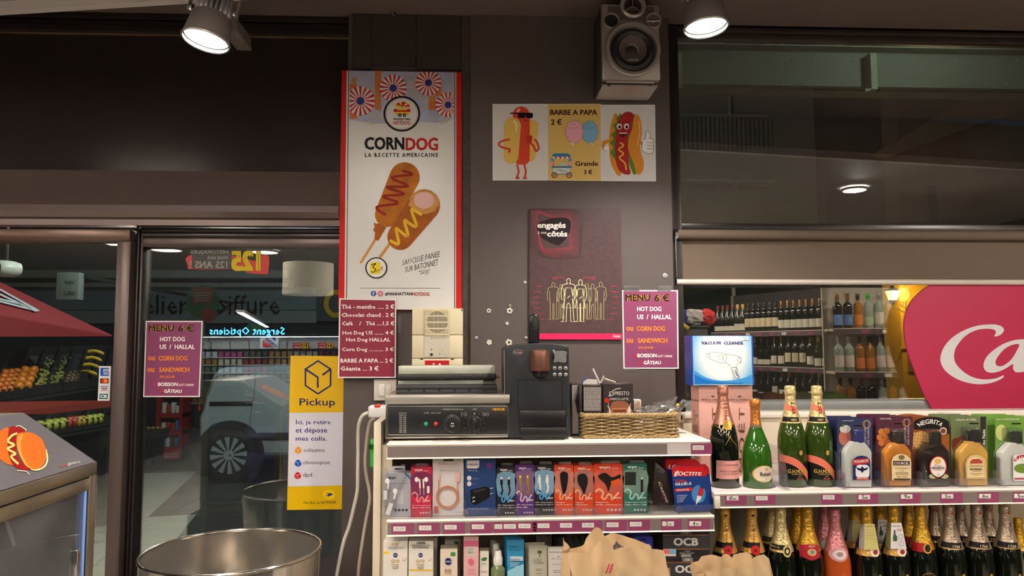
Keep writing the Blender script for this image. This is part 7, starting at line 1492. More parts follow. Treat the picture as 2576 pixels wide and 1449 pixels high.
# ================================================================== counter with crumpled paper bags in the foreground
t = thing('checkout_counter', 'dark checkout counter carrying the brown paper bags', 'counter', (.5,-1.6,0))
MB().box(-.1, 1.3, -2.0, -1.25, .96, 1.0).make('counter_top', mat('counter_dark',(58,52,50),.4), t, bevel=.004); MB().box(-.06, 1.26, -1.96, -1.29, 0, .96).make('carcass', dark_wall, t)
kraft = mat('kraft_paper', (206,176,136), .8, noise=.08, nscale=14, bump=.2, bscale=20)
def paper_bag(label, top, Y, dep, seed):
    C('f7'); rr_ = random.Random(seed); pts = [P(u,v,Y) for u,v in top]; x0, x1 = pts[0].x, pts[-1].x
    def zt_(x):
        for p, q in zip(pts, pts[1:]):
            if p.x <= x <= q.x: return p.z+(q.z-p.z)*(x-p.x)/max(1e-6,q.x-p.x)
        return pts[-1].z
    t = thing('paper_bag', label, 'bag', ((x0+x1)/2,Y+dep/2,1.0005), 'brown paper bags on the counter')
    ph = [rr_.uniform(0,6) for _ in range(8)]
    def wall(yy, dz, flip):
        def g(a, c):
            x = x0+(x1-x0)*a; zt = zt_(x)-dz*(.5+.5*math.sin(6*a+ph[0])); z = 1.0005+(zt-1.0005)*c
            n = .004*math.sin(7*a+5*c+ph[1])+.0022*abs(math.sin(13*a-7*c+ph[2]))+.0012*math.sin(29*a*c+11*c+ph[3])
            return Vector((x+.004*math.sin(17*c+ph[4]), yy+n*min(1,c*2)*(1 if 0 < a < 1 else .3), z))
        return g
    b = MB(); b.grid(wall(Y, 0, 0), 60, 22); b.make('front_panel', kraft, t, smooth=50)
    b = MB(); b.grid(wall(Y+dep, .02, 1), 40, 16); b.make('back_panel', kraft, t, smooth=50)
    for x, a in ((x0,0),(x1,1)):
        b = MB(); b.grid(lambda c, d, x=x: Vector((x+.012*math.sin(9*c+5*d+ph[5])*math.sin(math.pi*c), Y+dep*c, 1.0005+(zt_(x)-.012*math.sin(math.pi*c)-1.0005)*d)), 10, 16); b.make('side_gusset', kraft, t, smooth=50)
    return t
t = paper_bag('crumpled brown paper bag in front of the shelf, the larger one', [(150,262),(425,282),(445,225),(520,140),(572,102),(640,150),(672,250),(760,205),(830,208),(960,224),(1050,214),(1140,226),(1235,250),(1262,430)], -1.50, .10, 4)
C('f7'); cl = clear('shiny_film', (240,240,244), .25, .05, mist=.15)
MB().grid(lambda a,c: P(560+260*a, 270-110*math.sin(math.pi*a)*c+20*math.sin(12*a), -1.47+.008*math.sin(20*a+8*c)), 12, 6).make('film_scrap', cl, t)
b = MB().grid(lambda a,c: P(545+60*a+40*c, 500-110*c, -1.513+.004*math.sin(9*a)), 6, 8); b.make('pink_tissue', mat('pink_tissue',(232,140,140),.7), t)
paper_bag('small torn brown paper bag in front of the champagne', [(1665,490),(1700,476),(1780,500),(1815,448),(2030,440),(2060,392),(2120,370),(2180,396),(2150,348),(2260,310),(2350,292),(2410,345),(2440,529)], -1.45, .09, 9)
# ================================================================== outdoors: street, van, facades
ZG = -.33
asph = mat('asphalt', (58,52,50), .75, noise=.3, nscale=30, bump=.3, bscale=80)
g = MB().box(-22, 14, .35, 16, ZG-.2, ZG).make('ground_street', asph); struct(g)
struct(MB().box(XL, XR, .2, .4, -.2, -.02).make('trim_5', mat('stone_step',(120,112,104),.7)))
ptile = mat('pavement_tile', (176,170,158), .5, noise=.08, nscale=4)
pv = struct(MB().prism([(-11,.4,ZG),(-1.15,.4,ZG),(-4.05,8.9,ZG),(-11,8.9,ZG)], (0,0,.10)).make('floor_pavement', mat('pavement_joint',(60,56,52),.8)))
zp = ZG+.10; first = None; ca, sa = math.cos(R(10.6)), math.sin(R(10.6))
for i in range(-14, 6):
    for j in range(0, 18):
        x, y = i*.5, j*.62; X, Y_ = x*ca-y*sa-.4, x*sa+y*ca+.9
        if not (.75 < Y_ < 8.5 and -7.5 < X < -1.15-(Y_-.4)*.341-.36): continue
        if first is None: first = o = MB().box(-.245,.245,-.305,.305,0,.012).make('tile', ptile, pv)
        else: o = first.copy(); COL.objects.link(o)
        o.parent = pv; o.location = (X, Y_, zp-.002); o.rotation_euler = (0,0,R(10.6))
# added fill lamps, unseen above the view, for the street and beam
def fill_lamp(label, loc, e, col=(1,.93,.82)):
    t = thing('added_fill_lamp', label, 'lamp', loc, 'added outdoor fill lamps'); l = Vector(loc)
    MB().lathe([(.10,0),(.11,.02),(.06,.10),(.02,.12)], l, 20).make('hood', lamp_grey, t, smooth=40); MB().lathe([(.001,.006),(.085,.006)], l, 20, close=False).make('lit_disc', mat('fill_lens',(255,240,220),.4,emit=6,noise=0), t)
    MB().box(l.x-.02,l.x+.02,.2,l.y,l.z+.1,l.z+.13).make('arm', lamp_grey, t)
    lamp('POINT', 'fill_light', l-Vector((0,0,.08)), e, col, .08, None, parent=t)
fill_lamp('hooded fill lamp added over the pavement outside the door', (-1.9,2.6,3.6), L_FILL*4.2)
fill_lamp('hooded fill lamp added over the street by the van', (-1.8,5.6,4.6), L_FILL*5.5, (.86,.93,1))
fill_lamp('hooded fill lamp added above the window to light the beam', (2.6,.55,3.5), L_FILL*.30, (.9,1,.86))
struct(MB().box(XL, XR, .135, .2, ZS+.02, 6).make('wall_outer', dark_wall))
# van
C('f4'); Yv2 = 8.3
vanm = mat('van_paint', (168,176,180), .25, noise=.03, nscale=2, coat=.4); vdk = mat('van_black_trim', (24,24,26), .5); vgl = mat('van_window', (18,22,26), .08)
q = [(78,1100),(74,900),(76,720),(112,650),(140,520),(180,390),(215,310),(262,262),(340,240),(800,228),(1700,232),(1950,300),(2260,540),(2700,620),(2820,720),(2850,950),(2840,1110)]
pts = [P(u,v,Yv2) for u,v in q]
t = thing('parked_van', 'pale grey panel van parked across the street', 'van', (P(1400,1200,Yv2).x, Yv2+.8, ZG))
MB().prism(pts, (0,1.7,0)).make('body', vanm, t, bevel=.06, seg=3)
kv = 11.2/F/CR[2]
for u in (372, 2280):
    c = P(u, 1085, Yv2); r = c.z-ZG
    MB().lathe([(r*1.24,-.004),(r*1.24,.012),(r*1.0,.014)], (c.x,Yv2,c.z), 36, (0,-1,0)).make('wheel_arch', vdk, t, smooth=40)
    for yy in (Yv2-.03, Yv2+1.53):
        wh = MB().lathe([(r*.6,-.2),(r*.97,-.19),(r,-.15),(r,-.05),(r*.95,-.01),(r*.72,.012),(r*.70,0)], (c.x,yy,c.z), 40, (0,-1,0)).make('wheel', rubber, t, smooth=40)
    hc = MB().lathe([(r*.70,.0),(r*.70,.016),(r*.64,.02),(r*.3,.012),(.001,.012)], (c.x,Yv2-.03,c.z), 40, (0,-1,0), close=False).make('hubcap', mat('hub_dark',(40,40,42),.5), t, smooth=40)
    for k in range(12):
        a = 2*math.pi*k/12+.1; b = MB(); w_ = .07; 
        b.prism([(c.x+r*.16*math.cos(a-w_*2),Yv2-.045,c.z+r*.16*math.sin(a-w_*2)),(c.x+r*.66*math.cos(a-w_*2),Yv2-.052,c.z+r*.66*math.sin(a-w_*2)),(c.x+r*.66*math.cos(a+w_*2),Yv2-.052,c.z+r*.66*math.sin(a+w_*2)),(c.x+r*.16*math.cos(a+w_*2),Yv2-.045,c.z+r*.16*math.sin(a+w_*2))],(0,.012,0)); b.make('spoke', mat('hub_silver',(186,190,196),.3,metal=.3), hc)
    MB().lathe([(r*.18,.012),(r*.17,.026),(.001,.028)], (c.x,Yv2-.03,c.z), 20, (0,-1,0), close=False).make('hub_centre', MATS['hub_silver'], hc, smooth=40)
    stroke(hc, 'chevron_emblem', [[(u-12,1088),(u,1074),(u+12,1088)],[(u-12,1100),(u,1086),(u+12,1100)]], 5, Yv2-.06, vdk)
fb = lambda u0,v0,u1,v1,nm,m,e=.012: MB().box(P(u0,v0,Yv2).x,P(u1,v1,Yv2).x,Yv2-e,Yv2+.01,P(u1,v1,Yv2).z,P(u0,v0,Yv2).z).make(nm, m, t, bevel=.008)
pp(t, 'rear_bumper', [(72,905),(130,912),(226,918),(214,1000),(206,1104),(78,1100)], Yv2, vdk, .03, back=.05)
fb(178,574,592,612,'sliding_rail',vdk); fb(644,872,1100,938,'side_moulding',vdk,.02); fb(560,1092,2100,1112,'sill_trim',vdk); pp(t, 'tail_lamp', [(74,610),(90,606),(92,650),(76,662)], Yv2, mat('tail_red',(190,24,24),.3,emit=.4), .02)
stroke(t, 'door_seam', [catm([(620,330),(606,500),(582,620),(570,800),(600,980),(625,1060),(660,1066)],4)+[(1500,1066)],[(1500,330),(1500,1066)],catm([(170,500),(220,370),(300,320),(600,310)],4)], 5, Yv2, vdk, .004)
pp(t, 'side_window', [(1540,360),(1900,350),(2120,540),(1540,545)], Yv2, vgl, .006)
stroke(t, 'van_scuff', [catm([(175,805),(200,775),(280,738)],4)], 4, Yv2, ink((190,206,220)), .005); pp(t, 'van_decal', [(178,808),(215,785),(300,765),(290,785),(240,800)], Yv2, ink((96,140,196)), .005)
# opposite facade
C('n'); Yo2 = 11.5
fac = mat('facade_grey', (74,82,84), .8, noise=.12, nscale=2); fac_d = mat('facade_dark', (34,38,38), .7, noise=.1); fac_g = mat('cornice_green_grey', (112,116,98), .8, noise=.15, nscale=3)
t = thing('hair_salon', 'dark building across the street with a hairdresser fascia', 'building', (P(600,900,Yo2).x,Yo2+1,ZG))
def fpart(u0,v0,u1,v1,Y,dep,nm,m,zb=None):
    a, c = P(u0,v0,Y), P(u1,v1,Y); return MB().box(a.x,c.x,Y,Y+dep,c.z if zb is None else zb,a.z).make(nm, m, t)
fpart(-700,60,880,900,Yo2+.3,2,'upper_wall',fac_d,ZG); C('c3')
fpart(-1300,325,1270,392,Yo2,.5,'cornice',fac_g); fpart(-1300,432,1270,468,Yo2-.1,.5,'ledge',fac_g)
fpart(-1300,470,1500,655,Yo2+.1,.3,'sign_fascia',mat('fascia_blue_grey',(96,104,108),.6,noise=.06)); fpart(-1300,655,1500,765,Yo2+.14,.3,'sign_fascia',mat('fascia_mid',(110,114,112),.6,noise=.06))
txt(t, 'Atelier Coiffure', (-150,530,1196,692), Yo2+.1, (14,14,15), .0, eps=.02)
fpart(1505,470,1800,750,Yo2,.3,'yellow_letter_board',mat('board_navy',(26,30,44),.5)); stroke(t, 'yellow_letter', [ell(1660,605,78,96,30)], 40, Yo2, ink((196,150,24)), .02, cyc=True)
fpart(-1300,770,-60,1700,Yo2+.2,.2,'shop_window',mat('far_window',(40,46,48),.15)); fpart(-60,770,560,1700,Yo2+.2,.2,'shop_window',MATS['far_window']); fpart(560,770,1160,1700,Yo2+.2,.2,'shop_window',MATS['far_window']); fpart(1160,770,1700,1700,Yo2+.2,.2,'shop_window',MATS['far_window'])
for u in (-70, 555, 1155): fpart(u,766,u+22,1700,Yo2+.12,.2,'mullion',fac_d)
C('c2'); a, c = P(412,362,6.0), P(570,562,6.0)
t = thing('projecting_sign', 'small pale projecting sign box above the street', 'sign', ((a.x+c.x)/2,6.1,c.z))
MB().box(a.x,c.x,6.0,6.12,c.z,a.z).make('box', mat('sign_box_pale',(150,156,150),.5), t, bevel=.01); txt(t, 'Atelier', (470,415,545,450), 6.0, (40,44,48), 0, eps=.006); txt(t, 'Coiffure', (466,495,548,530), 6.0, (40,44,48), 0, eps=.006)
MB().box(c.x-.04,c.x,6.1,Yo2+.02,a.z-.06,a.z-.02).make('arm', fac_d, t)
t = thing('security_camera', 'white dome security camera seen through the door glass', 'camera', P(50,335,3.0))
p = P(48,335,3.0); MB().lathe([(.001,.10),(.05,.09),(.062,.04),(.062,-.05),(.05,-.065),(.045,-.06)], p, 24, (.5,.8,0), close=False).make('housing', mat('cam_white',(206,206,204),.4), t, smooth=40); MB().lathe([(.045,-.06),(.03,-.08),(.001,-.09)], p, 20, (.5,.8,0), close=False).make('lens_dome', mat('cam_dark',(20,20,22),.1), t, smooth=40); MB().cyl(p, p+Vector((-.05,.05,.9)), .012).make('pole', fac_d, t)
# facade seen through the right window
C('d1'); Yr2 = 9.5
t = thing('rear_building', 'dark grey and brown building behind the upper window', 'building', (P(1000,900,Yr2).x,Yr2+1,ZG))
gw_ = mat('rear_grey', (62,64,56), .85, noise=.12, nscale=2); bw_ = mat('rear_brown', (92,64,42), .85, noise=.15, nscale=2); kw_ = mat('rear_black', (20,18,17), .9)
fpart(-80,300,905,1900,Yr2,.6,'grey_wall',gw_,ZG); fpart(905,300,1330,1900,Yr2+.5,.6,'dark_recess',kw_,ZG); fpart(1330,300,2800,1900,Yr2,.6,'brown_wall',bw_,ZG)
for k in range(22): fpart(52+26*k,690,66+26*k,880,Yr2-.03,.03,'corrugation',gw_)
fpart(40,668,600,684,Yr2-.08,.1,'rail',mat('rear_rail',(92,94,86),.7)); fpart(360,560,372,668,Yr2-.06,.06,'rail_post',MATS['rear_rail']); fpart(1530,1090,1590,1320,Yr2-.02,.05,'dark_pipe',kw_); fpart(50,1050,632,1070,Yr2-.2,.2,'ledge',MATS['rear_rail'])
for k in range(8): fpart(130+60*k,1075,175+60*k,1100,Yr2-.12,.12,'ledge_bracket',gw_)
pl = [P(u,v,Yr2-.3) for u,v in [(1240,890),(1800,560),(2094,560),(2094,640),(1900,700),(1500,850),(1320,905)]]; MB().prism(pl, (0,.3,0)).make('gable_beam', mat('gable_timber',(96,76,52),.8,noise=.2), t)
# painted steel beam running past the top of the window
C('d1'); Yb3 = 1.3; gs = mat('painted_beam', (120,128,106), .7, noise=.3, nscale=6); gp = mat('beam_panel', (86,94,80), .7, noise=.1, nscale=3)
t = thing('steel_beam', 'greenish riveted steel beam outside the upper window', 'beam', (P(1000,550,Yb3).x,Yb3,P(1000,560,Yb3).z))
fpart(40,255,3200,540,Yb3+.05,.04,'web_panel',gp); fpart(40,250,3200,312,Yb3-.03,.1,'upper_flange',gs); fpart(40,520,3200,566,Yb3-.05,.12,'lower_flange',gs)
for u in (42,1190,2350): fpart(u,310,u+46,524,Yb3-.02,.07,'stiffener',gs)
for k in range(34):
    u = 130+rnd.uniform(30,70)*0+k*60; v = (356,486)[k%2]+rnd.uniform(-6,6); p = P(u,v,Yb3+.05); MB().lathe([(.006,0),(.005,.004),(.001,.006)], p, 8, (0,-1,0)).make('rivet', gs, t)
for x in (P(20,500,Yb3).x, XR-.2): MB().box(x-.06,x+.0,Yb3,Yb3+.1,ZG,P(20,255,Yb3).z).make('post', gs, t)
# yellow house corner with wall lantern
C('d2'); Yl = 8.7
t = thing('yellow_house', 'ochre house corner glowing beside the lantern', 'building', (P(1760,900,Yl).x,Yl,ZG)); fpart(1662,200,2500,1500,Yl,.5,'wall',mat('ochre_wall',(206,150,30),.85,noise=.1,nscale=4),ZG)
fpart(1680,900,1860,914,Yl-.03,.03,'string_course',mat('ochre_trim',(196,146,50),.8)); fpart(1735,940,1850,1080,Yl-.02,.03,'notice_frame',mat('house_frame',(150,110,60),.6))
Yn = Yl-.35; pL = P(1624,525,Yn); s = (P(1660,525,Yn)-P(1590,525,Yn)).length/2
t = thing('wall_lantern', 'lit wrought iron street lantern on the ochre wall', 'lantern', (pL.x,Yn,pL.z))
lg = mat('lantern_glass', (255,206,110), .3, emit=9, noise=0, ecol=(255,190,80)); ir = mat('wrought_iron', (34,28,24), .6)
for k in range(4):
    a0, a1 = R(45+90*k), R(135+90*k); b = MB(); zt_l, zb_l = pL.z+s*.85, pL.z-s*1.0
    b.add([(pL.x+s*1.35*math.cos(a0),Yn+s*1.35*math.sin(a0),zt_l),(pL.x+s*1.35*math.cos(a1),Yn+s*1.35*math.sin(a1),zt_l),(pL.x+s*.8*math.cos(a1),Yn+s*.8*math.sin(a1),zb_l),(pL.x+s*.8*math.cos(a0),Yn+s*.8*math.sin(a0),zb_l)],[(0,1,2,3)]); b.make('pane', lg, t)
    MB().tube([(pL.x+s*1.36*math.cos(a0),Yn+s*1.36*math.sin(a0),zt_l),(pL.x+s*.81*math.cos(a0),Yn+s*.81*math.sin(a0),zb_l)], s*.07, 6).make('glazing_bar', ir, t)
MB().lathe([(s*1.5,0),(s*1.3,s*.2),(s*.5,s*.7),(s*.15,s*1.1)], (pL.x,Yn,pL.z+s*.85), 20).make('roof', ir, t, smooth=30); MB().lathe([(s*.3,-s*.9),(s*.5,-s*.5),(s*.85,0)], (pL.x,Yn,pL.z-s*1.0), 16).make('base', ir, t, smooth=30)
b = MB(); b.tube([P(u,v,Yn+.02) for u,v in catm([(1630,620),(1660,618),(1690,640),(1720,650)],5)], s*.1, 6); b.tube([P(u,v,Yn+.02) for u,v in catm([(1690,600),(1705,590),(1700,575),(1685,582),(1690,605),(1715,612)],5)], s*.08, 6); b.tube([P(1722,565,Yn+.02),P(1722,662,Yn+.02)], s*.12, 6); b.tube([P(1722,600,Yn+.02),P(1722,600,Yl)], s*.1, 6); b.make('bracket', ir, t)
lamp('POINT', 'lantern_light', (pL.x+.1,Yn-.12,pL.z), L_LANTERN, (1,.72,.28), .1, None, parent=t)
# fruit stand under a red parasol, on the pavement
C('f1')
zf1 = zp
F1, F2 = P(-150,800,3.3), P(1500,575,5.2); back = Vector((-.22,.62,.34))
crate_m = mat('crate_black', (22,22,22), .5); stand_m = mat('stand_dark', (34,32,30), .6)
t = thing('fruit_stand', 'dark stepped produce stand with red fascia outside the door', 'stand', ((F1.x+F2.x)/2,(F1.y+F2.y)/2,zf1))
def quadbox(p, q, v, th, nm, m, par): MB().prism([p, q, q+v, p+v], Vector((0,0,-th))).make(nm, m, par)
dz = Vector((0,0,-.05))
quadbox(F1+dz, F2+dz, back, .03, 'top_deck', stand_m, t)
G1, G2 = P(-150,880,3.15), P(1600,856,5.05); H1, H2 = P(-150,1060,3.1), P(1580,1050,5.0)
MB().prism([G1,G2,H2,H1], (0,.04,0)).make('red_fascia', mat('fascia_red',(150,46,30),.5,noise=.05), t)
L1, L2 = P(200,1360,2.75), P(1700,1130,4.6); backL = Vector((-.1,.3,.06)); quadbox(L1+dz, L2+dz, backL, .03, 'lower_deck', stand_m, t)
for p in (F1, F2, L1, L2): MB().box(p.x-.04,p.x+.04,p.y+.05,p.y+.13,zf1,p.z-.05).make('leg', stand_m, t)
for p in (F1+back, F2+back): MB().box(p.x-.04,p.x+.04,p.y-.08,p.y,zf1,p.z-.05).make('leg', stand_m, t)
def crate(label, p, q, v, h=.09):
    c = (p+q+v)/1; t = thing('produce_crate', label, 'crate', ((p.x+q.x+v.x)/2,(p.y+q.y+v.y)/2,min(p.z,q.z)-.045), 'black produce crates')
    e = (q-p)*.03; p, q = p+e, q-e; d = Vector((0,0,-.045)); up_ = Vector((0,0,h))
    MB().prism([p+d,q+d,q+v+d,p+v+d], (0,0,.012)).make('bottom', crate_m, t)
    for a, b_ in ((p,q),(q,q+v),(q+v,p+v),(p+v,p)):
        w = Vector((b_.y-a.y,a.x-b_.x,0)).normalized()*.008; MB().prism([a+d,b_+d,b_+d+up_,a+d+up_], w).make('side', crate_m, t)
    return t
FR = {'orange':(226,130,20),'clementine':(214,110,24),'apple_green':(176,176,60),'apple_red':(176,60,30),'pear':(190,150,50),'kiwi':(96,70,44),'grape':(170,170,90)}
FG = {'orange':'oranges in the upper crates','clementine':'clementines in the first upper crate','apple_green':'green apples in the lower crates','apple_red':'red apples in the lower crates','pear':'golden apples in the lower crates','kiwi':'brown kiwis in the upper crate'}
FLB = {'orange':'orange lying in the second upper crate','clementine':'clementine lying in the first upper crate','apple_green':'green apple lying in a lower crate','apple_red':'red apple lying in a lower crate','pear':'golden apple lying in a lower crate','kiwi':'brown kiwi lying beside the bananas'}
FM = {}
def fruit(kind, c, r):
    k = (kind, round(r,3))
    if k not in FM:
        b = MB().ball((0,0,0), r, 14, 9, (1,1,.93)); o = b.make(kind.split('_')[0], mat('skin_'+kind, FR[kind], .38, noise=.12, nscale=30, bump=.05), None, smooth=True); st = MB().lathe([(r*.09,0),(r*.05,r*.08)], (0,0,r*.88), 6).make('stem', mat('fruit_stem',(70,60,30),.7), o); FM[k] = (o, st)
    else:
        o0, s0 = FM[k]; o = o0.copy(); COL.objects.link(o); st = s0.copy(); COL.objects.link(st); st.parent = o
    o.location = c; o.rotation_euler = (rnd.uniform(-.6,.6),rnd.uniform(-.6,.6),rnd.uniform(0,6)); tag(o, FLB[kind], 'fruit', FG[kind])
names_c = ['upper produce crate holding clementines','upper produce crate holding oranges','upper produce crate holding green grapes','upper produce crate of grapes and onions','upper produce crate holding kiwis','upper produce crate holding bananas','upper produce crate at the far right end']
N_ = 7; e = (F2-F1)/N_
def fill(kind, p, q, v, r, rows, cols):
    cols = min(cols, max(1, int((q-p).length*.94/(2.05*r)))); rows = min(rows, max(1, int(v.length*.86/(2.05*r))))
    for i in range(rows):
        for j in range(cols):
            c = p+(q-p)*(.03+.94*(j+.5)/cols)+v*(.06+(i+.5)*2.06*r/v.length); c.z += r*.9-.03; fruit(kind, c, r)
for i in range(N_):
    p, q = F1+e*i, F1+e*(i+1); crate(names_c[i], p, q, back)
    if i == 0: fill('clementine', p, q, back, .036, 5, 4)
    if i == 1: fill('orange', p, q, back, .045, 4, 3)
    if i in (2,3):
        b = MB()
        for k in range(60): s_, w_ = rnd.random()*.8, rnd.gauss(.5,.16); c = p+(q-p)*w_+back*(s_*.8+.06); c.z += -.01+rnd.uniform(0,.05); b.ball(c, .014, 7, 5)
        tag(b.make('grape_bunch', mat('grape_skin_%d'%i,(176,176,92) if i == 2 else (150,150,84),.3,noise=.15,nscale=40), None, smooth=True), ['green grape bunch beside the oranges','larger green grape bunch in the middle upper crate'][i-2], 'grapes', 'grape bunches', 'stuff')
    if i == 4: fill('kiwi', p, q, back, .03, 4, 3)
    if i == 5:
        for k in range(4):
            c0 = p+(q-p)*.5+back*(.75-.2*k); pts = [c0+Vector((-.09+.045*j,.02*j-.03*k*.3,.02+.05*math.sin(math.pi*(j+.6)/5)-.0)) for j in range(5)]
            o = tag(MB().tube(catm(pts,4), [.008]+[.018]*14+[.014,.006], 8).make('banana', mat('banana_skin',(216,178,40),.4,noise=.1), None, smooth=True), ['ripe banana, rearmost in its crate','ripe banana, second from the rear','ripe banana, second from the front','ripe banana, nearest the crate front'][k], 'banana', 'bananas in the upper crate')
eL = (L2-L1)/5
for i in range(5):
    p, q = L1+eL*i, L1+eL*(i+1); crate(['lower produce crate beside the case','lower produce crate of green apples','lower produce crate of red and golden apples','lower produce crate of pale apples','lower produce crate at the far end'][i], p, q, backL)
    if i in (0,1): fill('apple_green', p, q, backL, .042, 2, 3)
    if i == 2: fill('apple_red', p, p+(q-p)*.55, backL, .042, 2, 2); fill('pear', p+(q-p)*.5, q, backL, .040, 2, 2)
    if i == 3: fill('apple_green', p, q, backL, .040, 2, 3)
C('n'); redp = mat('parasol_red', (150,30,36), .7, noise=.06); Ypz = 3.4
A_, B_, D_, C_ = P(281,846,Ypz+1.2), P(-260,590,Ypz), P(-260,745,Ypz-.9), P(-260,848,Ypz-.9)
t = thing('market_parasol', 'red market parasol over the fruit stand', 'parasol', (B_.x,B_.y,zf1))
MB().prism([A_,B_,D_], (0,.01,.01)).make('canopy', redp, t); MB().prism([A_,D_,C_], (0,.01,.004)).make('valance', mat('parasol_red_2',(140,26,32),.7,noise=.06), t)
BL = 2*B_-A_; MB().prism([BL,B_,D_], (0,.01,.01)).make('canopy', redp, t)
wl_ = ink((206,206,214)); 
MB().cyl((B_.x,B_.y,zf1), (B_.x,B_.y,B_.z), .025).make('pole', fac_d, t)
def onpar(u, v):
    n = (B_-A_).cross(D_-A_); d = ray(u,v); return CAM+d*((A_-CAM).dot(n)/d.dot(n))*.99
stroke(t, 'white_stripe', [[(0,728),(98,782)],[(0,740),(92,783)],[(0,752),(55,765),(75,775)],[(0,758),(78,778)]], 4.5, onpar, wl_)
# red snack rack on the pavement
C('c5'); pz = PZ(300, 500, zp); Yk2 = pz.y
t = thing('snack_rack', 'red snack rack standing on the pale tiles outside', 'rack', (P(260,500,Yk2).x,Yk2+.2,zp))
rk = mat('rack_red', (170,34,34), .45)
xa2, xb2 = P(165,300,Yk2).x, P(378,300,Yk2).x; ztk = P(260,-60,Yk2).z
MB().box(xa2,xb2,Yk2+.38,Yk2+.4,zp,ztk).make('back_panel', mat('rack_grey',(60,56,58),.6), t)
for x in (xa2, xb2-.05): MB().box(x,x+.05,Yk2,Yk2+.4,zp,ztk).make('side_post', rk, t)
zz_ = []
for v0,v1 in ((-60,-30),(130,165),(272,305),(405,500)): MB().box(xa2,xb2,Yk2-.01,Yk2+.38,P(260,v1,Yk2).z if v1 < 500 else zp,P(260,v0,Yk2).z).make('shelf_fascia', rk, t); zz_.append(P(260,v0,Yk2).z)
stroke(t, 'herringbone_print', [[(172+22*j,452),(183+22*j,470),(194+22*j,452)] for j in range(8)]+[[(172+22*j,475),(183+22*j,492),(194+22*j,475)] for j in range(8)], 5, Yk2-.01, ink((206,170,164)), .004)
for r_, z in enumerate(zz_[1:]):
    for k in range(4):
        w_ = (xb2-xa2-.14)/9; x = xa2+.07+w_+(xb2-xa2-.14-2*w_)*k/3; col = rnd.choice(((196,60,50),(206,170,60),(60,130,180),(220,216,206),(120,70,50)))
        o = tag(MB().box(x-w_,x+w_,Yk2+.05,Yk2+.14,z+.001,z+rnd.uniform(.12,.2)).make('snack_packet', mat('snack_%d_%d_%d'%col,col,.4), None, bevel=.01), {(196,60,50):'red',(206,170,60):'yellow',(60,130,180):'blue',(220,216,206):'white',(120,70,50):'brown'}[col]+' snack packet on the '+('upper','middle','lower')[r_]+' shelf of the red rack', 'packet', 'snack packets on the red rack')
# bread basket left of it
p = PZ(210, 545, zp); t = thing('produce_basket', 'dark wire basket stand holding bagged bread beside the rack', 'basket', (P(130,300,p.y).x,p.y,zp)); b0_, b1_ = P(65,300,p.y).x, P(215,300,p.y).x
MB().box(b0_+.05,b1_-.08,p.y,p.y+.3,zp,P(130,330,p.y).z).make('stand', crate_m, t); MB().hexa([(b0_,p.y,P(130,330,p.y).z),(b1_-.05,p.y,P(130,330,p.y).z),(b1_-.05,p.y+.35,P(130,330,p.y).z),(b0_,p.y+.35,P(130,330,p.y).z)],[(b0_,p.y-.03,P(130,265,p.y).z),(b1_,p.y-.03,P(130,265,p.y).z),(b1_,p.y+.38,P(130,265,p.y).z),(b0_,p.y+.38,P(130,265,p.y).z)]).make('wire_basket', mat('wire_dark',(60,58,54),.5), t)
for k in range(4):
    rb_ = (b1_-b0_)/8.6; c = Vector((b0_+(b1_-b0_)*(k+.5)/4, p.y+.1, P(130,265,p.y).z+rb_*.7)); tag(MB().ball(c,rb_,12,8,(1,.8,.7)).make('bread_roll', mat('bread_crust',(196,150,90),.6,noise=.2), None, smooth=True), 'bread roll heaped in the dark wire basket', 'bread', 'bread rolls in the wire basket')
# ================================================================== the shop behind the photographer, mirrored in the panes
def V(u, v, d):   # point d metres along the optical axis
    r_ = ray(u, v); return CAM+r_*(d/F)
C('n')
def wine_bottle(kind, glass_m, cap_m, lab_m, lz0, lz1, prof, top):
    b = MB().lathe(prof, (0,0,0), 18).make(kind, glass_m, None, smooth=50)
    r = max(p[0] for p in prof)+.0008
    MB().grid(lambda a, c: Vector((r*math.sin((a-.5)*2.6), -r*math.cos((a-.5)*2.6), lz0+(lz1-lz0)*c)), 10, 1).make('label', lab_m, b, smooth=60)
    z1 = prof[-1][1]; z0 = z1-top; q = [(pr[0]+.0007, pr[1]) for pr in prof if pr[1] >= z0-.001]
    if q[0][1] > z0+.002: q = [(q[0][0], z0)]+q
    MB().lathe(q, (0,0,0), 14).make('capsule', cap_m, b, smooth=50)
    return b
BDX = [(.034,0),(.037,.004),(.037,.185),(.033,.205),(.018,.225),(.0145,.24),(.0145,.295),(.013,.30)]
BUR = [(.036,0),(.040,.004),(.040,.14),(.036,.17),(.024,.205),(.0165,.235),(.0145,.25),(.0145,.295),(.013,.30)]
SPI = [(.034,0),(.038,.004),(.038,.19),(.034,.21),(.020,.225),(.015,.235),(.015,.265),(.017,.267),(.017,.30),(.015,.302)]
dkw = mat('wine_black', (16,14,14), .07, coat=.3); labw = mat('wine_label',(226,222,206),.5,noise=.05,nscale=60); labc = mat('wine_label_cream',(216,204,170),.5,noise=.08,nscale=60)
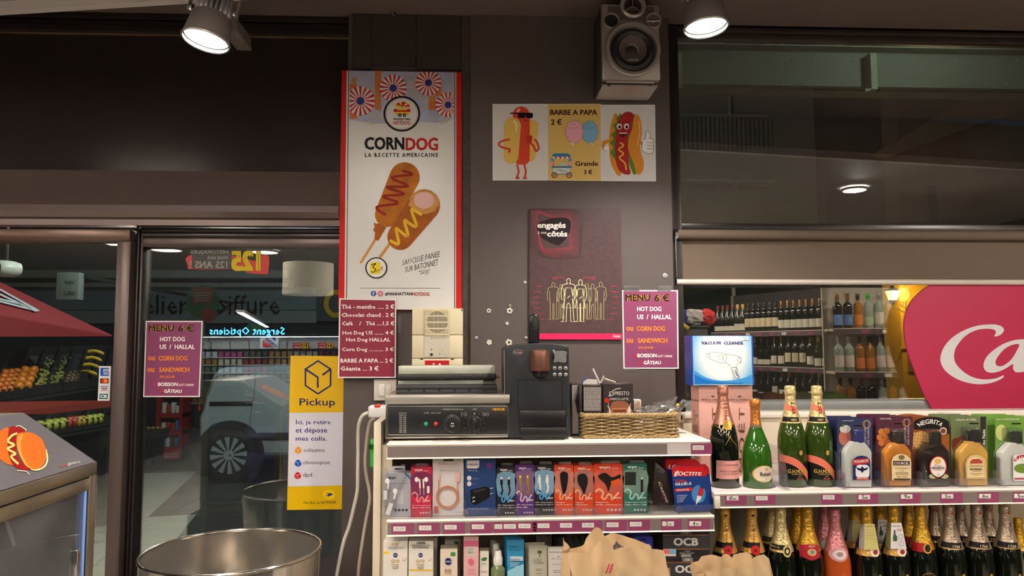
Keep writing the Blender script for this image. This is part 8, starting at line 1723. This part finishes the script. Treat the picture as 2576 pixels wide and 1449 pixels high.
T_ = {'a': wine_bottle('wine_bottle', dkw, mat('cap_gold_dark',(150,110,60),.35,metal=.5), labw, .03,.11, BDX, .06),
      'b': wine_bottle('wine_bottle', dkw, mat('cap_black',(26,22,24),.4), labc, .05,.14, BDX, .05),
      'c': wine_bottle('wine_bottle', mat('wine_green',(30,34,18),.07,coat=.3), mat('cap_gold',(206,170,90),.35,metal=.4), labw, .02,.09, BUR, .06),
      'd': wine_bottle('wine_bottle', dkw, mat('cap_red',(110,30,34),.4), labw, .02,.07, BUR, .05),
      'e': wine_bottle('spirit_bottle', mat('spirit_clear',(150,160,146),.08,noise=.2,nscale=20,coat=.4), mat('cap_green',(60,170,60),.4), mat('label_greenish',(170,190,150),.5,noise=.2,nscale=30), .03,.10, SPI, .05),
      'f': wine_bottle('spirit_bottle', mat('spirit_amber',(150,100,40),.08,noise=.2,nscale=20,coat=.4), mat('cap_dark',(40,36,34),.4), mat('label_orange',(206,120,50),.5,noise=.15,nscale=30), .03,.12, SPI, .06),
      'g': wine_bottle('spirit_bottle', mat('spirit_dark',(40,34,40),.08,coat=.4), mat('cap_brown',(120,80,50),.4), mat('label_blue',(90,130,180),.5,noise=.25,nscale=30), .03,.12, SPI, .06),
      'h': wine_bottle('spirit_bottle', MATS['spirit_clear'], mat('cap_silver',(180,180,180),.3,metal=.6), mat('label_white_red',(222,206,196),.5,noise=.1,nscale=30), .04,.14, SPI, .06)}
USED = set()
def place(k, loc, rz, label, group):
    o0 = T_[k]
    if k not in USED: o = o0; USED.add(k)
    else:
        o = o0.copy(); COL.objects.link(o)
        for ch in list(o0.children):
            c = ch.copy(); COL.objects.link(c); c.parent = o
    o.location = loc; o.rotation_euler = (0,0,rz); tag(o, label, 'bottle', group)
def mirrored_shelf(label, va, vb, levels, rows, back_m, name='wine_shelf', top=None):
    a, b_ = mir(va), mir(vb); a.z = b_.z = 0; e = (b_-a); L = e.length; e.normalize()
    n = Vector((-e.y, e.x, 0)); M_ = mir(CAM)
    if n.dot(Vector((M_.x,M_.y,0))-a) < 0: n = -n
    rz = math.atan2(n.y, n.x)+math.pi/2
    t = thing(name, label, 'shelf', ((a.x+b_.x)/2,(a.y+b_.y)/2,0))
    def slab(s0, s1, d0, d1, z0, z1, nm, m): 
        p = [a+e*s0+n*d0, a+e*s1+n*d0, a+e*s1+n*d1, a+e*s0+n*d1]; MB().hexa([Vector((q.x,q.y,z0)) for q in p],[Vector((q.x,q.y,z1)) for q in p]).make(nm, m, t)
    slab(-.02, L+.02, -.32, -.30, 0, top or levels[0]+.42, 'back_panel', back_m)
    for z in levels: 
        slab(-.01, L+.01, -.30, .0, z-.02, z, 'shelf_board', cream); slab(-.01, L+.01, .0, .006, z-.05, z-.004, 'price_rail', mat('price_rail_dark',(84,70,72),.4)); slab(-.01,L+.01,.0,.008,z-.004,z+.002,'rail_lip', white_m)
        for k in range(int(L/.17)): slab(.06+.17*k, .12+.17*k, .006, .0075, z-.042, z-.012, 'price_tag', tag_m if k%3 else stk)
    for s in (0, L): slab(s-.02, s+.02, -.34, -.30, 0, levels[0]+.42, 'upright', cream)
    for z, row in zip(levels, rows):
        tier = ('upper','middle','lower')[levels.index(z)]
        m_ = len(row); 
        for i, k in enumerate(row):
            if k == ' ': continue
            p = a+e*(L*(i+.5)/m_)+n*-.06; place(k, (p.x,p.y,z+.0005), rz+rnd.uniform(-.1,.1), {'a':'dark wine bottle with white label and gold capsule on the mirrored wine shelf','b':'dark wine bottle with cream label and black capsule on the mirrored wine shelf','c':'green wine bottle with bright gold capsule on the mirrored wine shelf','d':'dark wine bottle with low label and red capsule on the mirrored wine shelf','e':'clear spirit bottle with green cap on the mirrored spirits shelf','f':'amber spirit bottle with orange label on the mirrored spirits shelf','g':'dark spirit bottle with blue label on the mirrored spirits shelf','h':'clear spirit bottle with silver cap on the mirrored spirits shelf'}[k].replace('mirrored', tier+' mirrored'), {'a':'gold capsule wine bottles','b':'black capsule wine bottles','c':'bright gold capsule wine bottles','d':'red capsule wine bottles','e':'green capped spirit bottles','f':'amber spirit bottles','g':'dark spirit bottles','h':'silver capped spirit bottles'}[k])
    # added light bar that brightens the bottles, unseen, held off on two arms
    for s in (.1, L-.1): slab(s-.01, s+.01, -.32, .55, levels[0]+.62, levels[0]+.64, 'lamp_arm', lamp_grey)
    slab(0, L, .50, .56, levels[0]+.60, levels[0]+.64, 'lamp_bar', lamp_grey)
    slab(.02, L-.02, .505, .555, levels[0]+.594, levels[0]+.60, 'lit_strip', mat('added_shelf_strip',(255,250,240),.4,emit=L_WINE,noise=0,ecol=(255,236,212)))
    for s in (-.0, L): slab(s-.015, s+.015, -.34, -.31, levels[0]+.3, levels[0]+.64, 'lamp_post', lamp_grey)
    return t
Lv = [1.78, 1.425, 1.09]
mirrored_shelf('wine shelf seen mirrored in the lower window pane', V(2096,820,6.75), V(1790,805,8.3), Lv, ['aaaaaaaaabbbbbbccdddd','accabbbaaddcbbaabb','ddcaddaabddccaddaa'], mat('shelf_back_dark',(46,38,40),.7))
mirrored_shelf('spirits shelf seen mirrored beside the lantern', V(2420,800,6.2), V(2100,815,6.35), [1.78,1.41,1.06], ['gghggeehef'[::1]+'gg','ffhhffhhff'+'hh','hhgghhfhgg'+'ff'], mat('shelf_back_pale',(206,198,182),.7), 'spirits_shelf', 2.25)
# battery bin with a tricolour plush hat on it
p = mir(V(1742, 905, 7.6)); zt5 = V(1742, 820, 7.6).z
t = thing('battery_bin', 'dark battery recycling bin mirrored beside the vacuum box', 'bin', (p.x,p.y,0)); MB().box(p.x-.13,p.x+.13,p.y-.13,p.y+.13,0,zt5).make('body', mat('bin_dark',(46,46,46),.5,noise=.1), t, bevel=.01); MB().box(p.x-.14,p.x+.14,p.y-.14,p.y+.14,zt5-.03,zt5).make('lid', dark_pl, t, bevel=.006)
C('e4'); dd = 7.6-.14
fm = lambda u, v: mir(V(u, v, dd-.01))
txt(t, 'N\'OUBLIEZ PAS', (120,596,268,612), fm, (150,150,146), .0, mirror=True); txt(t, 'VOS PILES', (132,622,250,636), fm, (150,150,146), .0, mirror=True); txt(t, 'ICI', (130,646,180,662), fm, (150,150,146), 0, mirror=True)
pw_ = mir(V(200,440,7.6)); pr_ = mir(V(355,440,7.6)); s = .085
t = thing('tricolour_plush_hat', 'fuzzy blue white and red plush hat mirrored above the vacuum box', 'hat', (pw_.x,pw_.y,zt5))
def fuzz(c, sc, m, nm):
    b = MB().ball(c, s, 20, 14, sc); c = Vector(c)
    for v in b.v: v += (v-c)*rnd.uniform(-.12,.16)
    b.make(nm, m, t)
zc = zt5+s*.98
fuzz((pw_.x,pw_.y,zc),(1.6,1,1),mat('fur_white',(196,192,192),.9),'white_fur'); fuzz((pr_.x,pr_.y,zc),(1.0,1,1),mat('fur_red',(190,36,34),.9),'red_fur'); pb = mir(V(90,440,7.6)); fuzz((pb.x,pb.y,zc),(.8,.95,.95),mat('fur_blue',(50,60,140),.9),'blue_fur')
ph_ = mir(V(90,540,7.45)); MB().tube([ph_+Vector((.05,0,-.03)),ph_,ph_+Vector((-.02,.0,.06))],[.02,.022,.012]).make('yellow_horn', mat('horn_yellow',(206,176,40),.5), t, smooth=True)
# far end of the shop: shelves of packets, banners, a blue neon
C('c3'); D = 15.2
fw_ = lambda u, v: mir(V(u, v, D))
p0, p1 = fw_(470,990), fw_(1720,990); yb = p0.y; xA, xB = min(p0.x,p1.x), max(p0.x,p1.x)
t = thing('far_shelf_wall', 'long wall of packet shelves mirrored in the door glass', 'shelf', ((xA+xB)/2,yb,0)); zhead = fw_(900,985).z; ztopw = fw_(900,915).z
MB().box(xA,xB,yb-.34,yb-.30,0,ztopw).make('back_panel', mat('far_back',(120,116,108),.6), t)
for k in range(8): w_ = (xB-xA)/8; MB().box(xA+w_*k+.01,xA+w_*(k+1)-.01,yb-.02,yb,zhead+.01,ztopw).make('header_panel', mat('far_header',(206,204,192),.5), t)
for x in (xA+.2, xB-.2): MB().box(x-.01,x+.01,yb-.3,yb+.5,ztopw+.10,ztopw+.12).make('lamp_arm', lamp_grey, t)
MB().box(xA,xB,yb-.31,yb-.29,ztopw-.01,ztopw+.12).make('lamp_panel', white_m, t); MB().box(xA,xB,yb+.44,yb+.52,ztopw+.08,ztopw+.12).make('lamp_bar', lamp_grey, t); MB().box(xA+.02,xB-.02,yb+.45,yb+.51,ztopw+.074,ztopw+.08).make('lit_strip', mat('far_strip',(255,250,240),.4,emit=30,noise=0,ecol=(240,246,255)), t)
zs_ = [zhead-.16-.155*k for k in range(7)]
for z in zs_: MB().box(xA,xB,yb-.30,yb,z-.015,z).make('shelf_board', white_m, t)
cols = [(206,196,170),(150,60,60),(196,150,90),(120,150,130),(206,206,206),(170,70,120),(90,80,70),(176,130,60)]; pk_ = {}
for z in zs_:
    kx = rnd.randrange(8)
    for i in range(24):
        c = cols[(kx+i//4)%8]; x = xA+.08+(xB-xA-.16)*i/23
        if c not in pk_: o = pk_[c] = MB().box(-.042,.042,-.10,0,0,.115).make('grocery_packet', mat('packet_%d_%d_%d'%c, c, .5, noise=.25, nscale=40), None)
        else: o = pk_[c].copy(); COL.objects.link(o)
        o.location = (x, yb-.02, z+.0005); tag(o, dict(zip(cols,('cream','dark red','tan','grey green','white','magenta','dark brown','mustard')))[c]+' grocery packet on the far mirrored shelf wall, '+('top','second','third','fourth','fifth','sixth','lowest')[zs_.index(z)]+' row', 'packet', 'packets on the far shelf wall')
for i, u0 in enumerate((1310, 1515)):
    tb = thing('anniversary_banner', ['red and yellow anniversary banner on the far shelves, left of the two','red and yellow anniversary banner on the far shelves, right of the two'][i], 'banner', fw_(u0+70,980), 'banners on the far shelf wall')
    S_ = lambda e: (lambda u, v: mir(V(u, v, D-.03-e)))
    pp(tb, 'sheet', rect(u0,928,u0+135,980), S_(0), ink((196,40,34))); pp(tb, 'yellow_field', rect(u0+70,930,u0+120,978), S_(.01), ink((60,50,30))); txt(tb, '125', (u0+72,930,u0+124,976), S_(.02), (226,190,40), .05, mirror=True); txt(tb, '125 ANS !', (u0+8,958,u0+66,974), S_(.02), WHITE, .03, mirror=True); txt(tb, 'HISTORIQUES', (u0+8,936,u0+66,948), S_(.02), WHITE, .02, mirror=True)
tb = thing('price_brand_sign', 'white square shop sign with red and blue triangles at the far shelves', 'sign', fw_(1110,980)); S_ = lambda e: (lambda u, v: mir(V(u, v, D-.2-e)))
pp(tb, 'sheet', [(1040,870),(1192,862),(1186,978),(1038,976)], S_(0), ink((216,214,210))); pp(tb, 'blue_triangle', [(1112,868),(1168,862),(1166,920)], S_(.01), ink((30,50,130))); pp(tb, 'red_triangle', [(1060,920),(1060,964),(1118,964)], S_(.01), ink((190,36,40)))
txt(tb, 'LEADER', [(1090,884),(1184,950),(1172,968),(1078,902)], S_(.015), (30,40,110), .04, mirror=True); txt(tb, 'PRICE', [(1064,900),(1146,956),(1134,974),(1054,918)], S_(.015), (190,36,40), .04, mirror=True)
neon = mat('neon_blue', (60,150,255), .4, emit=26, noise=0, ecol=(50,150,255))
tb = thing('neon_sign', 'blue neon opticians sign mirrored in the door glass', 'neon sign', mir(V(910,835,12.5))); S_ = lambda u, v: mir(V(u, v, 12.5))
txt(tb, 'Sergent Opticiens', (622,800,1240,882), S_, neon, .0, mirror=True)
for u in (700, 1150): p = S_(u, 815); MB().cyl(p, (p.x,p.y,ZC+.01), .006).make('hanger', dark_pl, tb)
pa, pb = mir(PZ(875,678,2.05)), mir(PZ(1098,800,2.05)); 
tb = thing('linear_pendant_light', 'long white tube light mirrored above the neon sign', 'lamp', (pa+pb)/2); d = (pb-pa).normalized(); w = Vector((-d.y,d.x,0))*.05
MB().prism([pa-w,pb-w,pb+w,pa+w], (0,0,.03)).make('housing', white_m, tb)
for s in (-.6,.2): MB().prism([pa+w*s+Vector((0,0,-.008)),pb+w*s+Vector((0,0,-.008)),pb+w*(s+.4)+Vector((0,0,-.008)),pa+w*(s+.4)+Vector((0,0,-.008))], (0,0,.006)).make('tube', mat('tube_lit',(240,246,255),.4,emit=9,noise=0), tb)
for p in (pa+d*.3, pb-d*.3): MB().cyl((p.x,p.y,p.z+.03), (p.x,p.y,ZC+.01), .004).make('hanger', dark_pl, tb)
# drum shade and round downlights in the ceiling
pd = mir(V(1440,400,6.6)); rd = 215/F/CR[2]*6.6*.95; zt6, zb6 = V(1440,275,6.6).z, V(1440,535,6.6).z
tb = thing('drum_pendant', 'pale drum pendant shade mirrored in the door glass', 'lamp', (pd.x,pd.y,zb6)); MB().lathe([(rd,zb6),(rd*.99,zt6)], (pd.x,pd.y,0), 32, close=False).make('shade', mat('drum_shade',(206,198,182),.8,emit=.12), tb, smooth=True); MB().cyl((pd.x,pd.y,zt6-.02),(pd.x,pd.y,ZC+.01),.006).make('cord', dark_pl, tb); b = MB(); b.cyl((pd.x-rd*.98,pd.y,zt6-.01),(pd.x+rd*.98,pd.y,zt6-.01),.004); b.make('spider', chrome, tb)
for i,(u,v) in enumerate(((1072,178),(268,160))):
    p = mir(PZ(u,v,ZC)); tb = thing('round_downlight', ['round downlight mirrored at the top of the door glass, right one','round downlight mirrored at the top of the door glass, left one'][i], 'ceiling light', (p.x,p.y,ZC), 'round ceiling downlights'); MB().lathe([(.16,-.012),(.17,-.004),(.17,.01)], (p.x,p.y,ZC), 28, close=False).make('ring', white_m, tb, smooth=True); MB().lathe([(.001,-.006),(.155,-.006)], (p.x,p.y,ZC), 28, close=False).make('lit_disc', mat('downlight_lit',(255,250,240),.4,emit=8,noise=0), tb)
for o in bpy.data.objects:
    if '_w' in o: del o['_w']
